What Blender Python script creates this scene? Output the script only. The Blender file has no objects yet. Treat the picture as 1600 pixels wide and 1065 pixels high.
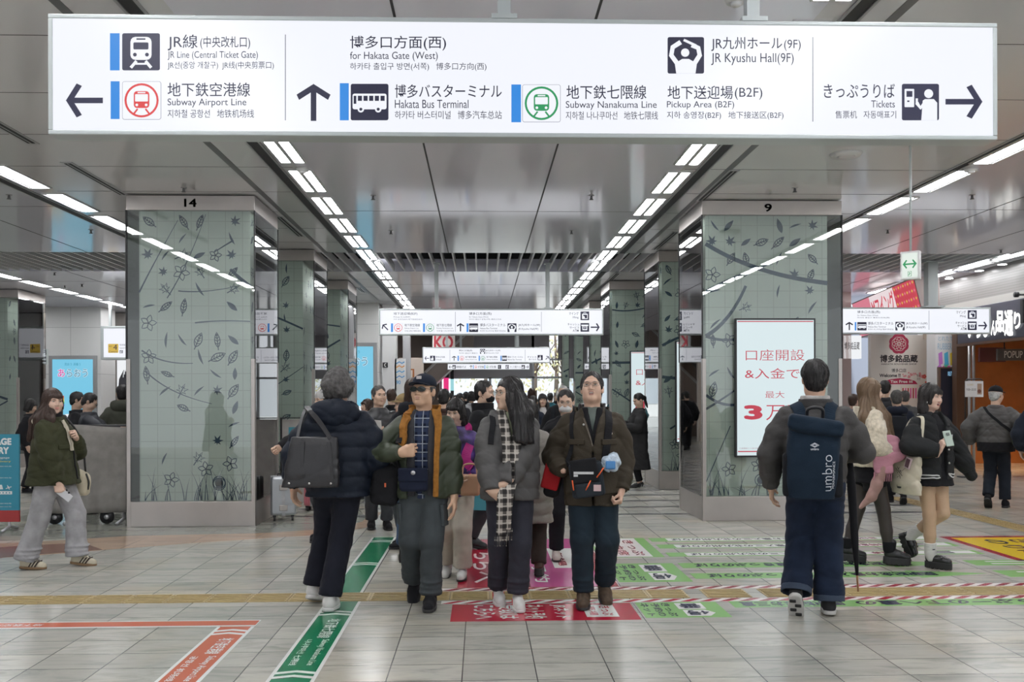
import bpy, bmesh, math, random
import numpy as np
from mathutils import Vector, Matrix
import openvdb
sc = bpy.context.scene
COL = sc.collection
PI = math.pi
R = math.radians
# ------------------------------------------------------------------ camera, world, exposure
FPX = 1470.0                      # focal length in pixels of the 1600 wide frame
CZ = 1.55                         # eye height
YAW = math.atan(48 / FPX)
ROLL = 0.003
cam_d = bpy.data.cameras.new('camera')
cam = bpy.data.objects.new('camera', cam_d)
COL.objects.link(cam)
cam_d.sensor_width = 36.0
cam_d.lens = 36.0 * FPX / 1600
cam_d.shift_y = 87.5 / 1600
cam_d.clip_start, cam_d.clip_end = 0.05, 300
cam.location = (0, 0, CZ)
cam.rotation_euler = (PI / 2, ROLL, -YAW)
sc.camera = cam
world = bpy.data.worlds.new('daylight')
sc.world = world
world.use_nodes = True
wb = world.node_tree.nodes['Background']
wb.inputs[0].default_value = (0.90, 0.945, 1.0, 1)
wb.inputs[1].default_value = 1.3
LAMP = 31.0                       # radiance of the ceiling light diffusers
sun_d = bpy.data.lights.new('sun', 'SUN')
sun_d.energy, sun_d.angle = 4.0, R(3)
sun = bpy.data.objects.new('sun', sun_d)
COL.objects.link(sun)
sun.rotation_euler = (R(42), 0, R(-8))     # daylight on the street beyond the far windows
sc.view_settings.view_transform = 'Standard'
sc.view_settings.look = 'None'
sc.view_settings.gamma = 1.0
sc.view_settings.use_curve_mapping = False
sc.view_settings.exposure = 0.0
sc.cycles.max_bounces = 8
sc.cycles.diffuse_bounces = 3
sc.cycles.glossy_bounces = 3
sc.cycles.transparent_max_bounces = 16
sc.cycles.sample_clamp_indirect = 4.0
sc.cycles.caustics_reflective = False
sc.cycles.caustics_refractive = False
# ------------------------------------------------------------------ photo pixel -> place
_ry = Matrix.Rotation(ROLL, 3, 'Y')
_rz = Matrix.Rotation(-YAW, 3, 'Z')
def ray(px, py):
    v = Vector((0, 1, 0)) + _ry @ Vector(((px - 800) / FPX, 0, (620 - py) / FPX))
    return _rz @ v
def G(px, py, z=0.0):             # on a level plane
    v = ray(px, py); t = (z - CZ) / v.z
    return Vector((v.x * t, v.y * t, z))
def PY(px, py, Y):                # on the plane y = Y
    v = ray(px, py); t = Y / v.y
    return Vector((v.x * t, Y, CZ + v.z * t))
def PX(px, py, X):
    v = ray(px, py); t = X / v.x
    return Vector((X, v.y * t, CZ + v.z * t))
# ------------------------------------------------------------------ materials
MATS = {}
def nmat(name):
    m = bpy.data.materials.new(name); m.use_nodes = True
    return m, m.node_tree, m.node_tree.nodes['Principled BSDF']
def mat(name, c, rough=.5, metal=0., bump=0., bscale=200., var=0., vscale=4., spec=.5, coat=0., sheen=0.):
    if name in MATS: return MATS[name]
    m, nt, p = nmat(name)
    p.inputs['Base Color'].default_value = (*c, 1)
    p.inputs['Roughness'].default_value = rough
    p.inputs['Metallic'].default_value = metal
    p.inputs['Specular IOR Level'].default_value = spec
    p.inputs['Coat Weight'].default_value = coat
    p.inputs['Sheen Weight'].default_value = sheen
    N, L = nt.nodes, nt.links
    if bump or var:
        tc = N.new('ShaderNodeTexCoord')
    if var:
        n = N.new('ShaderNodeTexNoise'); n.inputs['Scale'].default_value = vscale
        n.inputs['Detail'].default_value = 4
        L.new(tc.outputs['Object'], n.inputs['Vector'])
        r = N.new('ShaderNodeMapRange')
        r.inputs[1].default_value, r.inputs[2].default_value = .3, .7
        r.inputs[3].default_value, r.inputs[4].default_value = 1 - var, 1 + var
        L.new(n.outputs[0], r.inputs[0])
        x = N.new('ShaderNodeMix'); x.data_type = 'RGBA'; x.blend_type = 'MULTIPLY'
        x.inputs[0].default_value = 1; x.inputs[6].default_value = (*c, 1)
        L.new(r.outputs[0], x.inputs[7]); L.new(x.outputs[2], p.inputs['Base Color'])
    if bump:
        n = N.new('ShaderNodeTexNoise'); n.inputs['Scale'].default_value = bscale
        n.inputs['Detail'].default_value = 3
        L.new(tc.outputs['Object'], n.inputs['Vector'])
        b = N.new('ShaderNodeBump'); b.inputs['Strength'].default_value = bump
        b.inputs['Distance'].default_value = .004
        L.new(n.outputs[0], b.inputs['Height']); L.new(b.outputs[0], p.inputs['Normal'])
    MATS[name] = m
    return m
def fabric(name, c, bump=.35, scale=260, var=.12, rough=.88, sheen=.03):
    return mat(name, c, rough, bump=bump, bscale=scale, var=var, vscale=9, spec=.15, sheen=sheen)
def emit(name, c, s=1.0):
    if name in MATS: return MATS[name]
    m, nt, p = nmat(name)
    p.inputs['Base Color'].default_value = (.02, .02, .02, 1)
    p.inputs['Roughness'].default_value = .25
    p.inputs['Emission Color'].default_value = (*c, 1)
    p.inputs['Emission Strength'].default_value = s
    MATS[name] = m
    return m
def glass(name, tint, refl=1.0):
    if name in MATS: return MATS[name]
    m = bpy.data.materials.new(name); m.use_nodes = True
    nt = m.node_tree; N, L = nt.nodes, nt.links
    N.clear()
    o = N.new('ShaderNodeOutputMaterial'); x = N.new('ShaderNodeMixShader')
    t = N.new('ShaderNodeBsdfTransparent'); t.inputs[0].default_value = (*tint, 1)
    g = N.new('ShaderNodeBsdfGlossy'); g.inputs['Roughness'].default_value = .015
    f = N.new('ShaderNodeFresnel'); f.inputs[0].default_value = 1.5
    mm = N.new('ShaderNodeMath'); mm.operation = 'MULTIPLY'; mm.inputs[1].default_value = refl
    mm.use_clamp = True
    L.new(f.outputs[0], mm.inputs[0]); L.new(mm.outputs[0], x.inputs[0])
    L.new(t.outputs[0], x.inputs[1]); L.new(g.outputs[0], x.inputs[2]); L.new(x.outputs[0], o.inputs[0])
    MATS[name] = m
    return m
def tile_mat(name, c1, c2, mortar, w, h, ms, off, rough, axis='XY', vein=.0, bumpy=0., spec=.5, offset=0.):
    """stone or glass tiles in a grid fixed to the place"""
    m, nt, p = nmat(name); N, L = nt.nodes, nt.links
    geo = N.new('ShaderNodeNewGeometry'); sep = N.new('ShaderNodeSeparateXYZ'); cmb = N.new('ShaderNodeCombineXYZ')
    L.new(geo.outputs['Position'], sep.inputs[0])
    for i, a in enumerate(axis):
        s = N.new('ShaderNodeMath'); s.operation = 'ADD'; s.inputs[1].default_value = off[i]
        L.new(sep.outputs[a], s.inputs[0]); L.new(s.outputs[0], cmb.inputs[i])
    b = N.new('ShaderNodeTexBrick'); b.offset = offset; b.squash = 1
    b.inputs['Scale'].default_value = 1; b.inputs['Brick Width'].default_value = w; b.inputs['Row Height'].default_value = h
    b.inputs['Mortar Size'].default_value = ms; b.inputs['Mortar Smooth'].default_value = .1
    b.inputs['Bias'].default_value = 0
    b.inputs['Color1'].default_value = (*c1, 1); b.inputs['Color2'].default_value = (*c2, 1); b.inputs['Mortar'].default_value = (*mortar, 1)
    L.new(cmb.outputs[0], b.inputs['Vector'])
    col = b.outputs['Color']
    if vein:
        mp = N.new('ShaderNodeMapping'); mp.inputs['Scale'].default_value = (1.2, 4.5, 1)
        L.new(cmb.outputs[0], mp.inputs[0])
        n = N.new('ShaderNodeTexNoise'); n.inputs['Scale'].default_value = 1.6; n.inputs['Detail'].default_value = 8
        n.inputs['Roughness'].default_value = .65; n.inputs['Distortion'].default_value = 1.2
        L.new(mp.outputs[0], n.inputs['Vector'])
        r = N.new('ShaderNodeValToRGB'); r.color_ramp.elements[0].position = .3; r.color_ramp.elements[1].position = .72
        r.color_ramp.elements[0].color = (.62, .64, .62, 1); r.color_ramp.elements[1].color = (1.12, 1.08, 1.0, 1)
        e = r.color_ramp.elements.new(.5); e.color = (.98, .96, .92, 1)
        L.new(n.outputs[0], r.inputs[0])
        x = N.new('ShaderNodeMix'); x.data_type = 'RGBA'; x.blend_type = 'MULTIPLY'; x.inputs[0].default_value = vein
        L.new(col, x.inputs[6]); L.new(r.outputs[0], x.inputs[7]); col = x.outputs[2]
        # scattered warm stone
        n2 = N.new('ShaderNodeTexNoise'); n2.inputs['Scale'].default_value = .9; n2.inputs['Detail'].default_value = 5
        L.new(cmb.outputs[0], n2.inputs['Vector'])
        r2 = N.new('ShaderNodeMapRange'); r2.inputs[1].default_value, r2.inputs[2].default_value = .5, .68
        r2.inputs[3].default_value, r2.inputs[4].default_value = 0, .55
        L.new(n2.outputs[0], r2.inputs[0])
        x2 = N.new('ShaderNodeMix'); x2.data_type = 'RGBA'; x2.blend_type = 'MULTIPLY'
        x2.inputs[7].default_value = (1.0, .88, .72, 1)
        L.new(r2.outputs[0], x2.inputs[0]); L.new(col, x2.inputs[6]); col = x2.outputs[2]
    L.new(col, p.inputs['Base Color'])
    p.inputs['Roughness'].default_value = rough; p.inputs['Specular IOR Level'].default_value = spec
    if bumpy:
        bm_ = N.new('ShaderNodeBump'); bm_.inputs['Strength'].default_value = bumpy; bm_.inputs['Distance'].default_value = .002; bm_.invert = True
        L.new(b.outputs['Fac'], bm_.inputs['Height']); L.new(bm_.outputs[0], p.inputs['Normal'])
    MATS[name] = m
    return m
WHITE = emit('sign_white', (.91, .93, 1.0), .97)
NAVY = mat('sign_navy', (.018, .018, .055), .4)
SBLUE = emit('sign_blue', (.02, .28, .85), .85)
SRED = emit('sign_red', (.88, .06, .06), .8)
SGREEN = emit('sign_green', (.02, .42, .14), .7)
SGREY = emit('sign_grey', (.5, .5, .6), .6)
STEEL = mat('brushed_steel', (.44, .405, .38), .33, .75, bump=.08, bscale=60, var=.05)
FRAME = mat('sign_frame', (.50, .54, .54), .4, .2)
BLACK = mat('black_plastic', (.015, .015, .017), .45)
DARK = mat('dark_gap', (.02, .02, .022), .6)
GREYM = mat('grey_metal', (.42, .42, .43), .35, .5)
WPAINT = mat('white_paint', (.72, .72, .72), .45)
# ------------------------------------------------------------------ objects
def tag(o, label=None, cat=None, group=None, kind=None):
    if label: o['label'] = label
    if cat: o['category'] = cat
    if group: o['group'] = group
    if kind: o['kind'] = kind
    return o
def thing(name, label, cat, loc=(0, 0, 0), rz=0., group=None):
    o = bpy.data.objects.new(name, None); COL.objects.link(o)
    o.location = loc; o.rotation_euler = (0, 0, rz); o.empty_display_size = .1
    return tag(o, label, cat, group)
def link(name, me, parent=None, world_coords=True):
    o = bpy.data.objects.new(name, me); COL.objects.link(o)
    if parent is not None:
        o.parent = parent
        if world_coords:
            o.matrix_parent_inverse = PINV(parent)
    return o
def PINV(p):
    if p.parent is not None: return Matrix.Identity(4)
    return (Matrix.Translation(p.location) @ p.rotation_euler.to_matrix().to_4x4()).inverted()
class MB:
    """collects shapes in world coordinates and links them as one mesh"""
    def __init__(s): s.v = []; s.f = []; s.m = []; s.mats = []; s.sm = []
    def mi(s, m):
        if m not in s.mats: s.mats.append(m)
        return s.mats.index(m)
    def poly(s, pts, m, smooth=False):
        b = len(s.v); s.v += [tuple(p) for p in pts]
        s.f.append(list(range(b, b + len(pts)))); s.m.append(s.mi(m)); s.sm.append(smooth)
    def faces(s, V, Fs, m, smooth=False):
        b = len(s.v); s.v += [tuple(p) for p in V]; k = s.mi(m)
        for f in Fs: s.f.append([i + b for i in f]); s.m.append(k); s.sm.append(smooth)
    def hexa(s, a, b, m):   # two quads (lower, upper) in matching order
        s.faces(list(a) + list(b), [(3, 2, 1, 0), (4, 5, 6, 7), (0, 1, 5, 4), (1, 2, 6, 5), (2, 3, 7, 6), (3, 0, 4, 7)], m)
    def box(s, lo, hi, m, mx=None):
        x0, y0, z0 = lo; x1, y1, z1 = hi
        a = [Vector(p) for p in ((x0, y0, z0), (x1, y0, z0), (x1, y1, z0), (x0, y1, z0))]
        b = [Vector((p.x, p.y, z1)) for p in a]
        if mx is not None: a = [mx @ p for p in a]; b = [mx @ p for p in b]
        s.hexa(a, b, m)
    def tube(s, pts, r, m, n=10, closed=False):
        pts = [Vector(p) for p in pts]; rr = r if isinstance(r, (list, tuple)) else [r] * len(pts)
        V = []; up = Vector((0, 0, 1))
        prev = None
        for i, p in enumerate(pts):
            if closed: d = pts[(i + 1) % len(pts)] - pts[i - 1]
            else: d = pts[min(i + 1, len(pts) - 1)] - pts[max(i - 1, 0)]
            d.normalize()
            if prev is None:
                a = d.orthogonal().normalized()
            else:
                a = (prev - d * prev.dot(d))
                a = a.normalized() if a.length > 1e-6 else d.orthogonal().normalized()
            prev = a; c = d.cross(a)
            for k in range(n):
                t = 2 * PI * k / n
                V.append(p + (a * math.cos(t) + c * math.sin(t)) * rr[i])
        Fs = []; L = len(pts)
        for i in range(L if closed else L - 1):
            for k in range(n):
                j = (i + 1) % L; q = (k + 1) % n
                Fs.append((i * n + k, i * n + q, j * n + q, j * n + k))
        if not closed:
            Fs.append(tuple(range(n - 1, -1, -1))); Fs.append(tuple(range((L - 1) * n, L * n)))
        s.faces(V, Fs, m, True)
    def cyl(s, a, b, r, m, n=20): s.tube([a, b], r, m, n)
    def band(s, pts, nrm, w, th, m):
        """flat strap along pts; nrm = outward normal per point (or one)"""
        pts = [Vector(p) for p in pts]; V = []
        for i, p in enumerate(pts):
            d = (pts[min(i + 1, len(pts) - 1)] - pts[max(i - 1, 0)]).normalized()
            nn = Vector(nrm[i] if isinstance(nrm, list) else nrm).normalized()
            sd = d.cross(nn).normalized(); nn = sd.cross(d).normalized()
            ww = w[i] if isinstance(w, list) else w
            V += [p - sd * ww / 2 - nn * th / 2, p + sd * ww / 2 - nn * th / 2, p + sd * ww / 2 + nn * th / 2, p - sd * ww / 2 + nn * th / 2]
        Fs = [(3, 2, 1, 0)]
        for i in range(len(pts) - 1):
            for k in range(4):
                q = (k + 1) % 4; Fs.append((i * 4 + k, i * 4 + q, i * 4 + 4 + q, i * 4 + 4 + k))
        e = (len(pts) - 1) * 4; Fs.append((e, e + 1, e + 2, e + 3))
        s.faces(V, Fs, m, False)
    def build(s, name, parent=None, smooth=False, bev=0., world_coords=True):
        me = bpy.data.meshes.new(name)
        me.from_pydata(s.v, [], s.f)
        for m in s.mats: me.materials.append(m)
        me.polygons.foreach_set('material_index', s.m)
        me.polygons.foreach_set('use_smooth', [bool(q or smooth) for q in s.sm])
        me.update()
        o = link(name, me, parent, world_coords)
        if bev:
            b = o.modifiers.new('bevel', 'BEVEL'); b.width = bev; b.segments = 2; b.limit_method = 'ANGLE'; b.angle_limit = R(40)
        return o
def structure(o): o['kind'] = 'structure'; return o
def text_verts(body, bold=0.0, res=4):
    c = bpy.data.curves.new('lettering', 'FONT'); c.body = body; c.resolution_u = res; c.offset = bold; c.size = 1
    o = bpy.data.objects.new('lettering', c); COL.objects.link(o)
    bpy.context.view_layer.update()
    dg = bpy.context.evaluated_depsgraph_get()
    me = bpy.data.meshes.new_from_object(o.evaluated_get(dg))
    n = len(me.vertices); a = np.empty(n * 3); me.vertices.foreach_get('co', a); a = a.reshape(-1, 3)
    F_ = [tuple(p.vertices) for p in me.polygons]
    bpy.data.objects.remove(o); bpy.data.curves.remove(c); bpy.data.meshes.remove(me)
    return a, F_
class Draw:
    """flat prints on a surface: fn(u, v, lift) gives the place of a print coordinate"""
    def __init__(s, fn): s.fn = fn; s.mb = MB()
    def fill(s, pts, m, lay=1): s.mb.poly([s.fn(u, v, lay) for u, v in pts], m)
    def rect(s, x0, y0, x1, y1, m, lay=1): s.fill([(x0, y0), (x1, y0), (x1, y1), (x0, y1)], m, lay)
    def rrect(s, x0, y0, x1, y1, r, m, lay=1):
        P = []
        for cx, cy, a0 in ((x1 - r, y1 - r, 0), (x0 + r, y1 - r, 90), (x0 + r, y0 + r, 180), (x1 - r, y0 + r, 270)):
            for k in range(4): a = R(a0 + 30 * k); P.append((cx + r * math.cos(a), cy + r * math.sin(a)))
        s.fill(P, m, lay)
    def disc(s, cx, cy, r, m, lay=1, ry=None, n=28):
        ry = ry or r
        s.fill([(cx + r * math.cos(2 * PI * k / n), cy + ry * math.sin(2 * PI * k / n)) for k in range(n)], m, lay)
    def stroke(s, pts, w, m, lay=1, closed=False):
        n = len(pts); pts = [Vector(p) for p in pts]; Lp, Rp = [], []
        for i in range(n):
            if closed: d = pts[(i + 1) % n] - pts[i - 1]
            else: d = pts[min(i + 1, n - 1)] - pts[max(i - 1, 0)]
            if d.length < 1e-9: d = Vector((1, 0))
            d.normalize(); q = Vector((-d.y, d.x)); ww = (w[i] if isinstance(w, list) else w) / 2
            Lp.append(pts[i] + q * ww); Rp.append(pts[i] - q * ww)
        for i in range(n if closed else n - 1):
            j = (i + 1) % n
            s.fill([Lp[i], Rp[i], Rp[j], Lp[j]], m, lay)
    def ring(s, cx, cy, r, w, m, lay=1, n=32):
        s.stroke([(cx + r * math.cos(2 * PI * k / n), cy + r * math.sin(2 * PI * k / n)) for k in range(n)], w, m, lay, True)
    def text(s, body, x0, y0, x1, y1, m, lay=2, bold=0., ital=0.):
        """lettering stretched into the box; y runs as the print's v axis from y1 (feet) to y0 (tops)"""
        thick = bold >= .02               # heavy lettering: the thin letters set several times, slightly apart
        a, F_ = text_verts(body, 0 if thick else bold)
        if not len(a): return
        mn, mx = a.min(0), a.max(0)
        if thick: mn = mn - bold; mx = mx + bold
        sz = np.maximum(mx - mn, 1e-6)
        for q, (du, dv) in enumerate(((0, 0), (1, 0), (-1, 0), (0, 1), (0, -1), (.7, .7), (-.7, -.7), (.7, -.7), (-.7, .7)) if thick else ((0, 0),)):
            V = []
            for p in a:
                u, v = (p[0] + du * bold - mn[0]) / sz[0], (p[1] + dv * bold - mn[1]) / sz[1]
                V.append(s.fn(x0 + (x1 - x0) * u + ital * v * (y1 - y0), y1 + (y0 - y1) * v, lay + .02 * q))
            s.mb.faces(V, F_, m)
    def build(s, name, parent=None): return s.mb.build(name, parent)
def on_plane(Y, lift=.0008):                 # a print facing the camera side (-Y)
    return lambda u, v, l: PY(u, v, Y) + Vector((0, -lift * l, 0))
def lettering(fn, parent, body, x0, y0, x1, y1, m=NAVY, bold=0., ital=0., name='lettering'):
    d = Draw(fn); d.text(body, x0, y0, x1, y1, m, 2, bold, ital)
    return d.build(name, parent)
# ================================================================== the hall
CEIL = 4.0
random.seed(4)
FLOOR = tile_mat('stone_floor', (.44, .435, .405), (.345, .345, .325), (.07, .07, .07), .415, .315, .0035, (.111 + .415 * 40, -5.155 + .315 * 60), .24, vein=.9, bumpy=.3)
CEILM = mat('ceiling_panel', (.80, .80, .82), .11, .0, spec=.75)
SEAM = mat('seam', (.03, .03, .035), .6)
def slab(name, lo, hi, m):
    b = MB(); b.box(lo, hi, m); return structure(b.build(name))
slab('floor', (-20, -7, -.2), (14, 48, 0), FLOOR)
CEILG = mat('ceiling_lacquer', (.90, .90, 1.0), .10)
CEILG.node_tree.nodes['Principled BSDF'].inputs['IOR'].default_value = 1.6
for y0, y1 in ((-7, 16.0), (18.4, 37.5)):
    for k, (x0, x1) in enumerate(((-20, -5.2), (-5.2, -1.95), (-1.95, 2.17), (2.17, 5.27), (5.27, 9.9))):
        slab('ceiling', (x0, y0, CEIL), (x1, y1, CEIL + .25), CEILM if k in (1, 3) else CEILG)
slab('ceiling_recess', (-20, 16.0, CEIL + .6), (9.9, 18.4, CEIL + .8), mat('recess_black', (.02, .02, .022), .9))
slab('trim_1', (-20, 15.95, CEIL + .25), (9.9, 16.0, CEIL + .6), DARK)
slab('trim_2', (-20, 18.4, CEIL + .25), (9.9, 18.45, CEIL + .6), DARK)
b = MB(); SLAT = mat('slat', (.78, .78, .79), .4)
x = -13.9
while x < 9.8:
    b.box((x, 16.0, CEIL + .005), (x + .028, 18.4, CEIL + .14), SLAT); x += .2
tag(b.build('ceiling_louver'), 'row of grey ceiling slats spanning the hall between ceiling panels', 'louver', kind='structure')
# seams, light slots and grooves in the ceiling
b = MB()
for X in (-.55, .75):
    for y0, y1 in ((-6, 16), (18.4, 37)): b.box((X - .009, y0, CEIL - .002), (X + .009, y1, CEIL + .01), SEAM)
for Y in (1.6, 5.2, 8.8, 12.42, 20.5, 23, 26, 29): b.box((-1.9, Y - .005, CEIL - .0015), (2.1, Y + .005, CEIL + .01), SEAM)
for Y in [y * 1.21 + .4 for y in range(-3, 13)] + [19.6, 21, 22.4, 24, 26]:
    b.box((-5.0, Y - .004, CEIL - .0015), (-2.0, Y + .004, CEIL + .01), SEAM)
    b.box((2.2, Y - .004, CEIL - .0015), (5.2, Y + .004, CEIL + .01), SEAM)
for Y in (5, 8.6, 12.2, 20, 23): b.box((-14, Y - .005, CEIL - .0015), (-5.3, Y + .005, CEIL + .01), SEAM); b.box((5.4, Y - .005, CEIL - .0015), (9.2, Y + .005, CEIL + .01), SEAM)
for X in (-6.6, -8.0, 6.7, 8.05):
    for y0, y1 in ((-6, 16), (18.4, 37)): b.box((X - .008, y0, CEIL - .002), (X + .008, y1, CEIL + .01), SEAM)
structure(b.build('trim_3'))
GROOVE = mat('ceiling_groove', (.16, .16, .165), .4, .3)
b = MB()
for X, w in ((-2.18, .1), (2.4, .1), (-5.36, .1), (5.12, .08)):
    for y0, y1 in ((-6, 16), (18.4, 37)):
        b.box((X - w / 2, y0, CEIL - .004), (X + w / 2, y1, CEIL + .01), DARK)
        b.box((X - w / 2 - .02, y0, CEIL - .012), (X - w / 2, y1, CEIL + .01), GREYM)
        b.box((X + w / 2, y0, CEIL - .012), (X + w / 2 + .02, y1, CEIL + .01), GREYM)
structure(b.build('trim_4'))
b = MB()
for X in (-2.62, 2.68):
    for y0, y1 in ((-6, 16), (18.4, 37)):
        b.box((X - .035, y0, CEIL - .003), (X + .035, y1, CEIL + .01), GROOVE)
structure(b.build('trim_5'))
for i, (X, y0, y1) in enumerate([(-4.3, 9.9, 11.5), (-2.73, 12.8, 14.4), (2.75, 10.1, 11.7), (-2.73, 17.0, 17.1), (2.9, 13.9, 15.6), (-2.73, 21.1, 22.0), (2.72, 18.6, 19.7), (-4.3, 8.1, 9.2), (-9.0, 12, 14.5), (9.0, 20, 21.5)]):
    if y1 - y0 < .3: continue
    b = MB()
    b.box((X - .06, y0, CEIL - .006), (X + .06, y1, CEIL + .01), GREYM)
    b.box((X - .035, y0 + .04, CEIL - .008), (X + .035, y1 - .04, CEIL + .01), DARK)
    b.box((X - .006, y0 + .04, CEIL - .011), (X + .006, y1 - .04, CEIL + .01), GREYM)
    structure(b.build('trim_%d' % (6 + i)))
# ---- ceiling lights
LIGHTM = emit('lamp_diffuser', (.98, .985, 1.0), LAMP)
HOUS = mat('lamp_housing', (.6, .6, .6), .35, .3)
ORD = ['first', 'second', 'third', 'fourth', 'fifth', 'sixth', 'seventh', 'eighth', 'ninth', 'tenth', 'eleventh', 'twelfth', 'thirteenth', 'fourteenth', 'fifteenth', 'sixteenth', 'seventeenth', 'eighteenth', 'nineteenth', 'twentieth', 'twenty-first', 'twenty-second', 'twenty-third', 'twenty-fourth', 'twenty-fifth', 'twenty-sixth']
def light_row(X, first, pitch, ln, n, twin, row, k0):
    for k in range(n):
        y0 = first + pitch * k
        if y0 > 36: break
        t = thing('ceiling_light', '%s %s light from the near end, row %s' % (ORD[k], 'twin-bar' if twin else 'single-bar', row), 'ceiling light', (X, y0 + ln / 2, CEIL), 0, 'ceiling lights in the row ' + row)
        w = .13
        h = MB(); h.box((X - w, y0 - .02, CEIL - .012), (X + w, y0, CEIL), HOUS); h.box((X - w, y0 + ln, CEIL - .012), (X + w, y0 + ln + .02, CEIL), HOUS)
        for q in (-1, 1): h.box((X + q * w - .012, y0, CEIL - .012), (X + q * w + .012, y0 + ln, CEIL), HOUS)
        if twin: h.box((X - .022, y0, CEIL - .012), (X + .022, y0 + ln, CEIL), HOUS)
        h.build('housing', t)
        for q in ((-1, 1) if twin else (0,)):
            d = MB()
            if twin: d.box((X + min(q * .026, q * .112), y0, CEIL - .008), (X + max(q * .026, q * .112), y0 + ln, CEIL - .001), LIGHTM)
            else: d.box((X - .075, y0, CEIL - .008), (X + .075, y0 + ln, CEIL - .001), LIGHTM)
            d.build('diffuser', t)
light_row(-1.95, -1.3 + .54, 1.37, 1.02, 24, True, 'just left of the aisle', 0)
light_row(2.17, -1.3 + .54, 1.37, 1.02, 24, True, 'just right of the aisle', 0)
light_row(-5.12, -.9, 1.37, 1.05, 23, False, 'left of the left columns', 0)
light_row(5.27, -.9, 1.37, 1.05, 22, False, 'right of the right columns', 0)
light_row(-9.5, 6.2, 1.37, 1.05, 18, False, 'far out on the left', 0)
light_row(-12.6, 19.5, 1.37, 1.05, 6, False, 'at the far left beyond the louver', 0)
light_row(9.3, 6.0, 1.37, 1.05, 12, False, 'along the shopfronts', 0)
for k, (px, py) in enumerate([(1483, 434), (1530, 422), (1566, 412)]):
    p = G(px, py, CEIL)
    t = thing('downlight', '%s round recessed downlight from the left above the shop fascia' % ORD[k], 'ceiling light', p, 0, 'downlights above the shop fascia')
    h = MB(); h.tube([(p.x, p.y, CEIL - .012), (p.x, p.y, CEIL - .001)], .095, HOUS, 24); h.build('rim', t)
    h = MB(); h.tube([(p.x, p.y, CEIL - .016), (p.x, p.y, CEIL - .003)], .075, LIGHTM, 24); h.build('diffuser', t)
# ---- small ceiling fittings
where = ['near the left column', 'over the left row of lights', 'left of the centre seam', 'nearer the slats in the centre', 'right of the centre seam', 'close to the slats right of centre', 'above the right column', 'right of the exit sign rod', 'far right above the shopfronts', 'over the far left hall', 'at the far left edge', 'over the right aisle by the slats', 'before the left louver', 'beyond the slats at left']
for k, (px, py) in enumerate([(287, 297), (14, 308), (583, 309), (611, 363), (924, 309), (893, 363), (1242, 297), (1519, 308), (1564, 393), (142, 362), (101, 448), (1387, 362), (85, 428), (128, 446)]):
    p = G(px, py, CEIL - .03)
    t = thing('sprinkler', 'small dark ceiling sprinkler head ' + where[k], 'sprinkler', (p.x, p.y, CEIL), 0, 'sprinkler heads in the ceiling')
    h = MB(); h.tube([(p.x, p.y, CEIL - .006), (p.x, p.y, CEIL)], .035, GREYM, 14); h.build('plate', t)
    h = MB(); h.tube([(p.x, p.y, CEIL - .05), (p.x, p.y, CEIL - .006)], [.018, .012], GROOVE, 10); h.tube([(p.x, p.y, CEIL - .055), (p.x, p.y, CEIL - .05)], .026, GROOVE, 12); h.build('nozzle', t)
for k, (px, py, r, w_) in enumerate([(1322, 243, .16, 'wide flat round ceiling speaker left of the exit sign rod'), (473, 266, .07, 'white round smoke detector beside the left twin lights'), (1517, 266, .075, 'white round smoke detector beside the right single lights'), (600, 431, .09, 'pale round ceiling disc beyond the slats on the left'), (1150, 2, .07, 'white round smoke detector above the big hanging sign')]):
    p = G(px, py, CEIL - .02)
    t = thing('smoke_detector' if k else 'ceiling_speaker', w_, 'smoke detector' if k else 'speaker', (p.x, p.y, CEIL))
    h = MB(); h.tube([(p.x, p.y, CEIL - .03), (p.x, p.y, CEIL)], [r * .85, r], WPAINT, 26); h.build('base', t)
    h = MB(); h.tube([(p.x, p.y, CEIL - (.05 if k else .034)), (p.x, p.y, CEIL - .03)], [r * .4, r * .55], WPAINT, 20); h.build('sensor' if k else 'grille', t)
# ================================================================== floor: inlays, tactile strip, stickers
BANDG = tile_mat('band_green_marble', (.30, .31, .28), (.22, .235, .21), (.08, .08, .08), .62, .45, .004, (0, 0), .2, vein=.9)
BANDO = tile_mat('band_orange_stone', (.42, .31, .235), (.38, .275, .20), (.2, .15, .12), .62, .32, .003, (0, 0), .2, vein=.6)
BANDB = mat('band_brown_stone', (.17, .085, .06), .2, var=.1)
def inlay(name, pxs, z, m):
    b = MB(); pts = [G(*p) for p in pxs]
    b.hexa([Vector((p.x, p.y, -.05)) for p in pts], [Vector((p.x, p.y, z)) for p in pts], m)
    return structure(b.build(name))
def inlay_n(name, pxs, z, m):
    b = MB(); pts = [G(*p) for p in pxs]
    b.poly([Vector((p.x, p.y, z)) for p in pts], m)
    n = len(pts)
    for i in range(n):
        p, q = pts[i], pts[(i + 1) % n]
        b.poly([(p.x, p.y, z), (p.x, p.y, -.02), (q.x, q.y, -.02), (q.x, q.y, z)], m)
    return structure(b.build(name))
inlay_n('trim_21', [(-260, 862), (0, 845), (60, 843), (205, 839), (400, 833), (520, 827), (580, 815), (560, 795), (440, 800), (-260, 808)], .0012, BANDG)
inlay_n('trim_22', [(-260, 890), (0, 870), (60, 867), (160, 859), (300, 848), (420, 840), (520, 834), (580, 822), (596, 800), (580, 800), (566, 815), (520, 826), (400, 833), (205, 837), (60, 846), (0, 849), (-260, 866)], .0024, BANDO)
inlay_n('trim_23', [(-100, 876), (0, 871), (88, 864), (160, 859), (130, 848), (60, 851), (0, 855), (-100, 860)], .0036, BANDB)
STRIPE = mat('stripe_black_stone', (.025, .025, .03), .3)
b = MB(); y = 12.3
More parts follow.
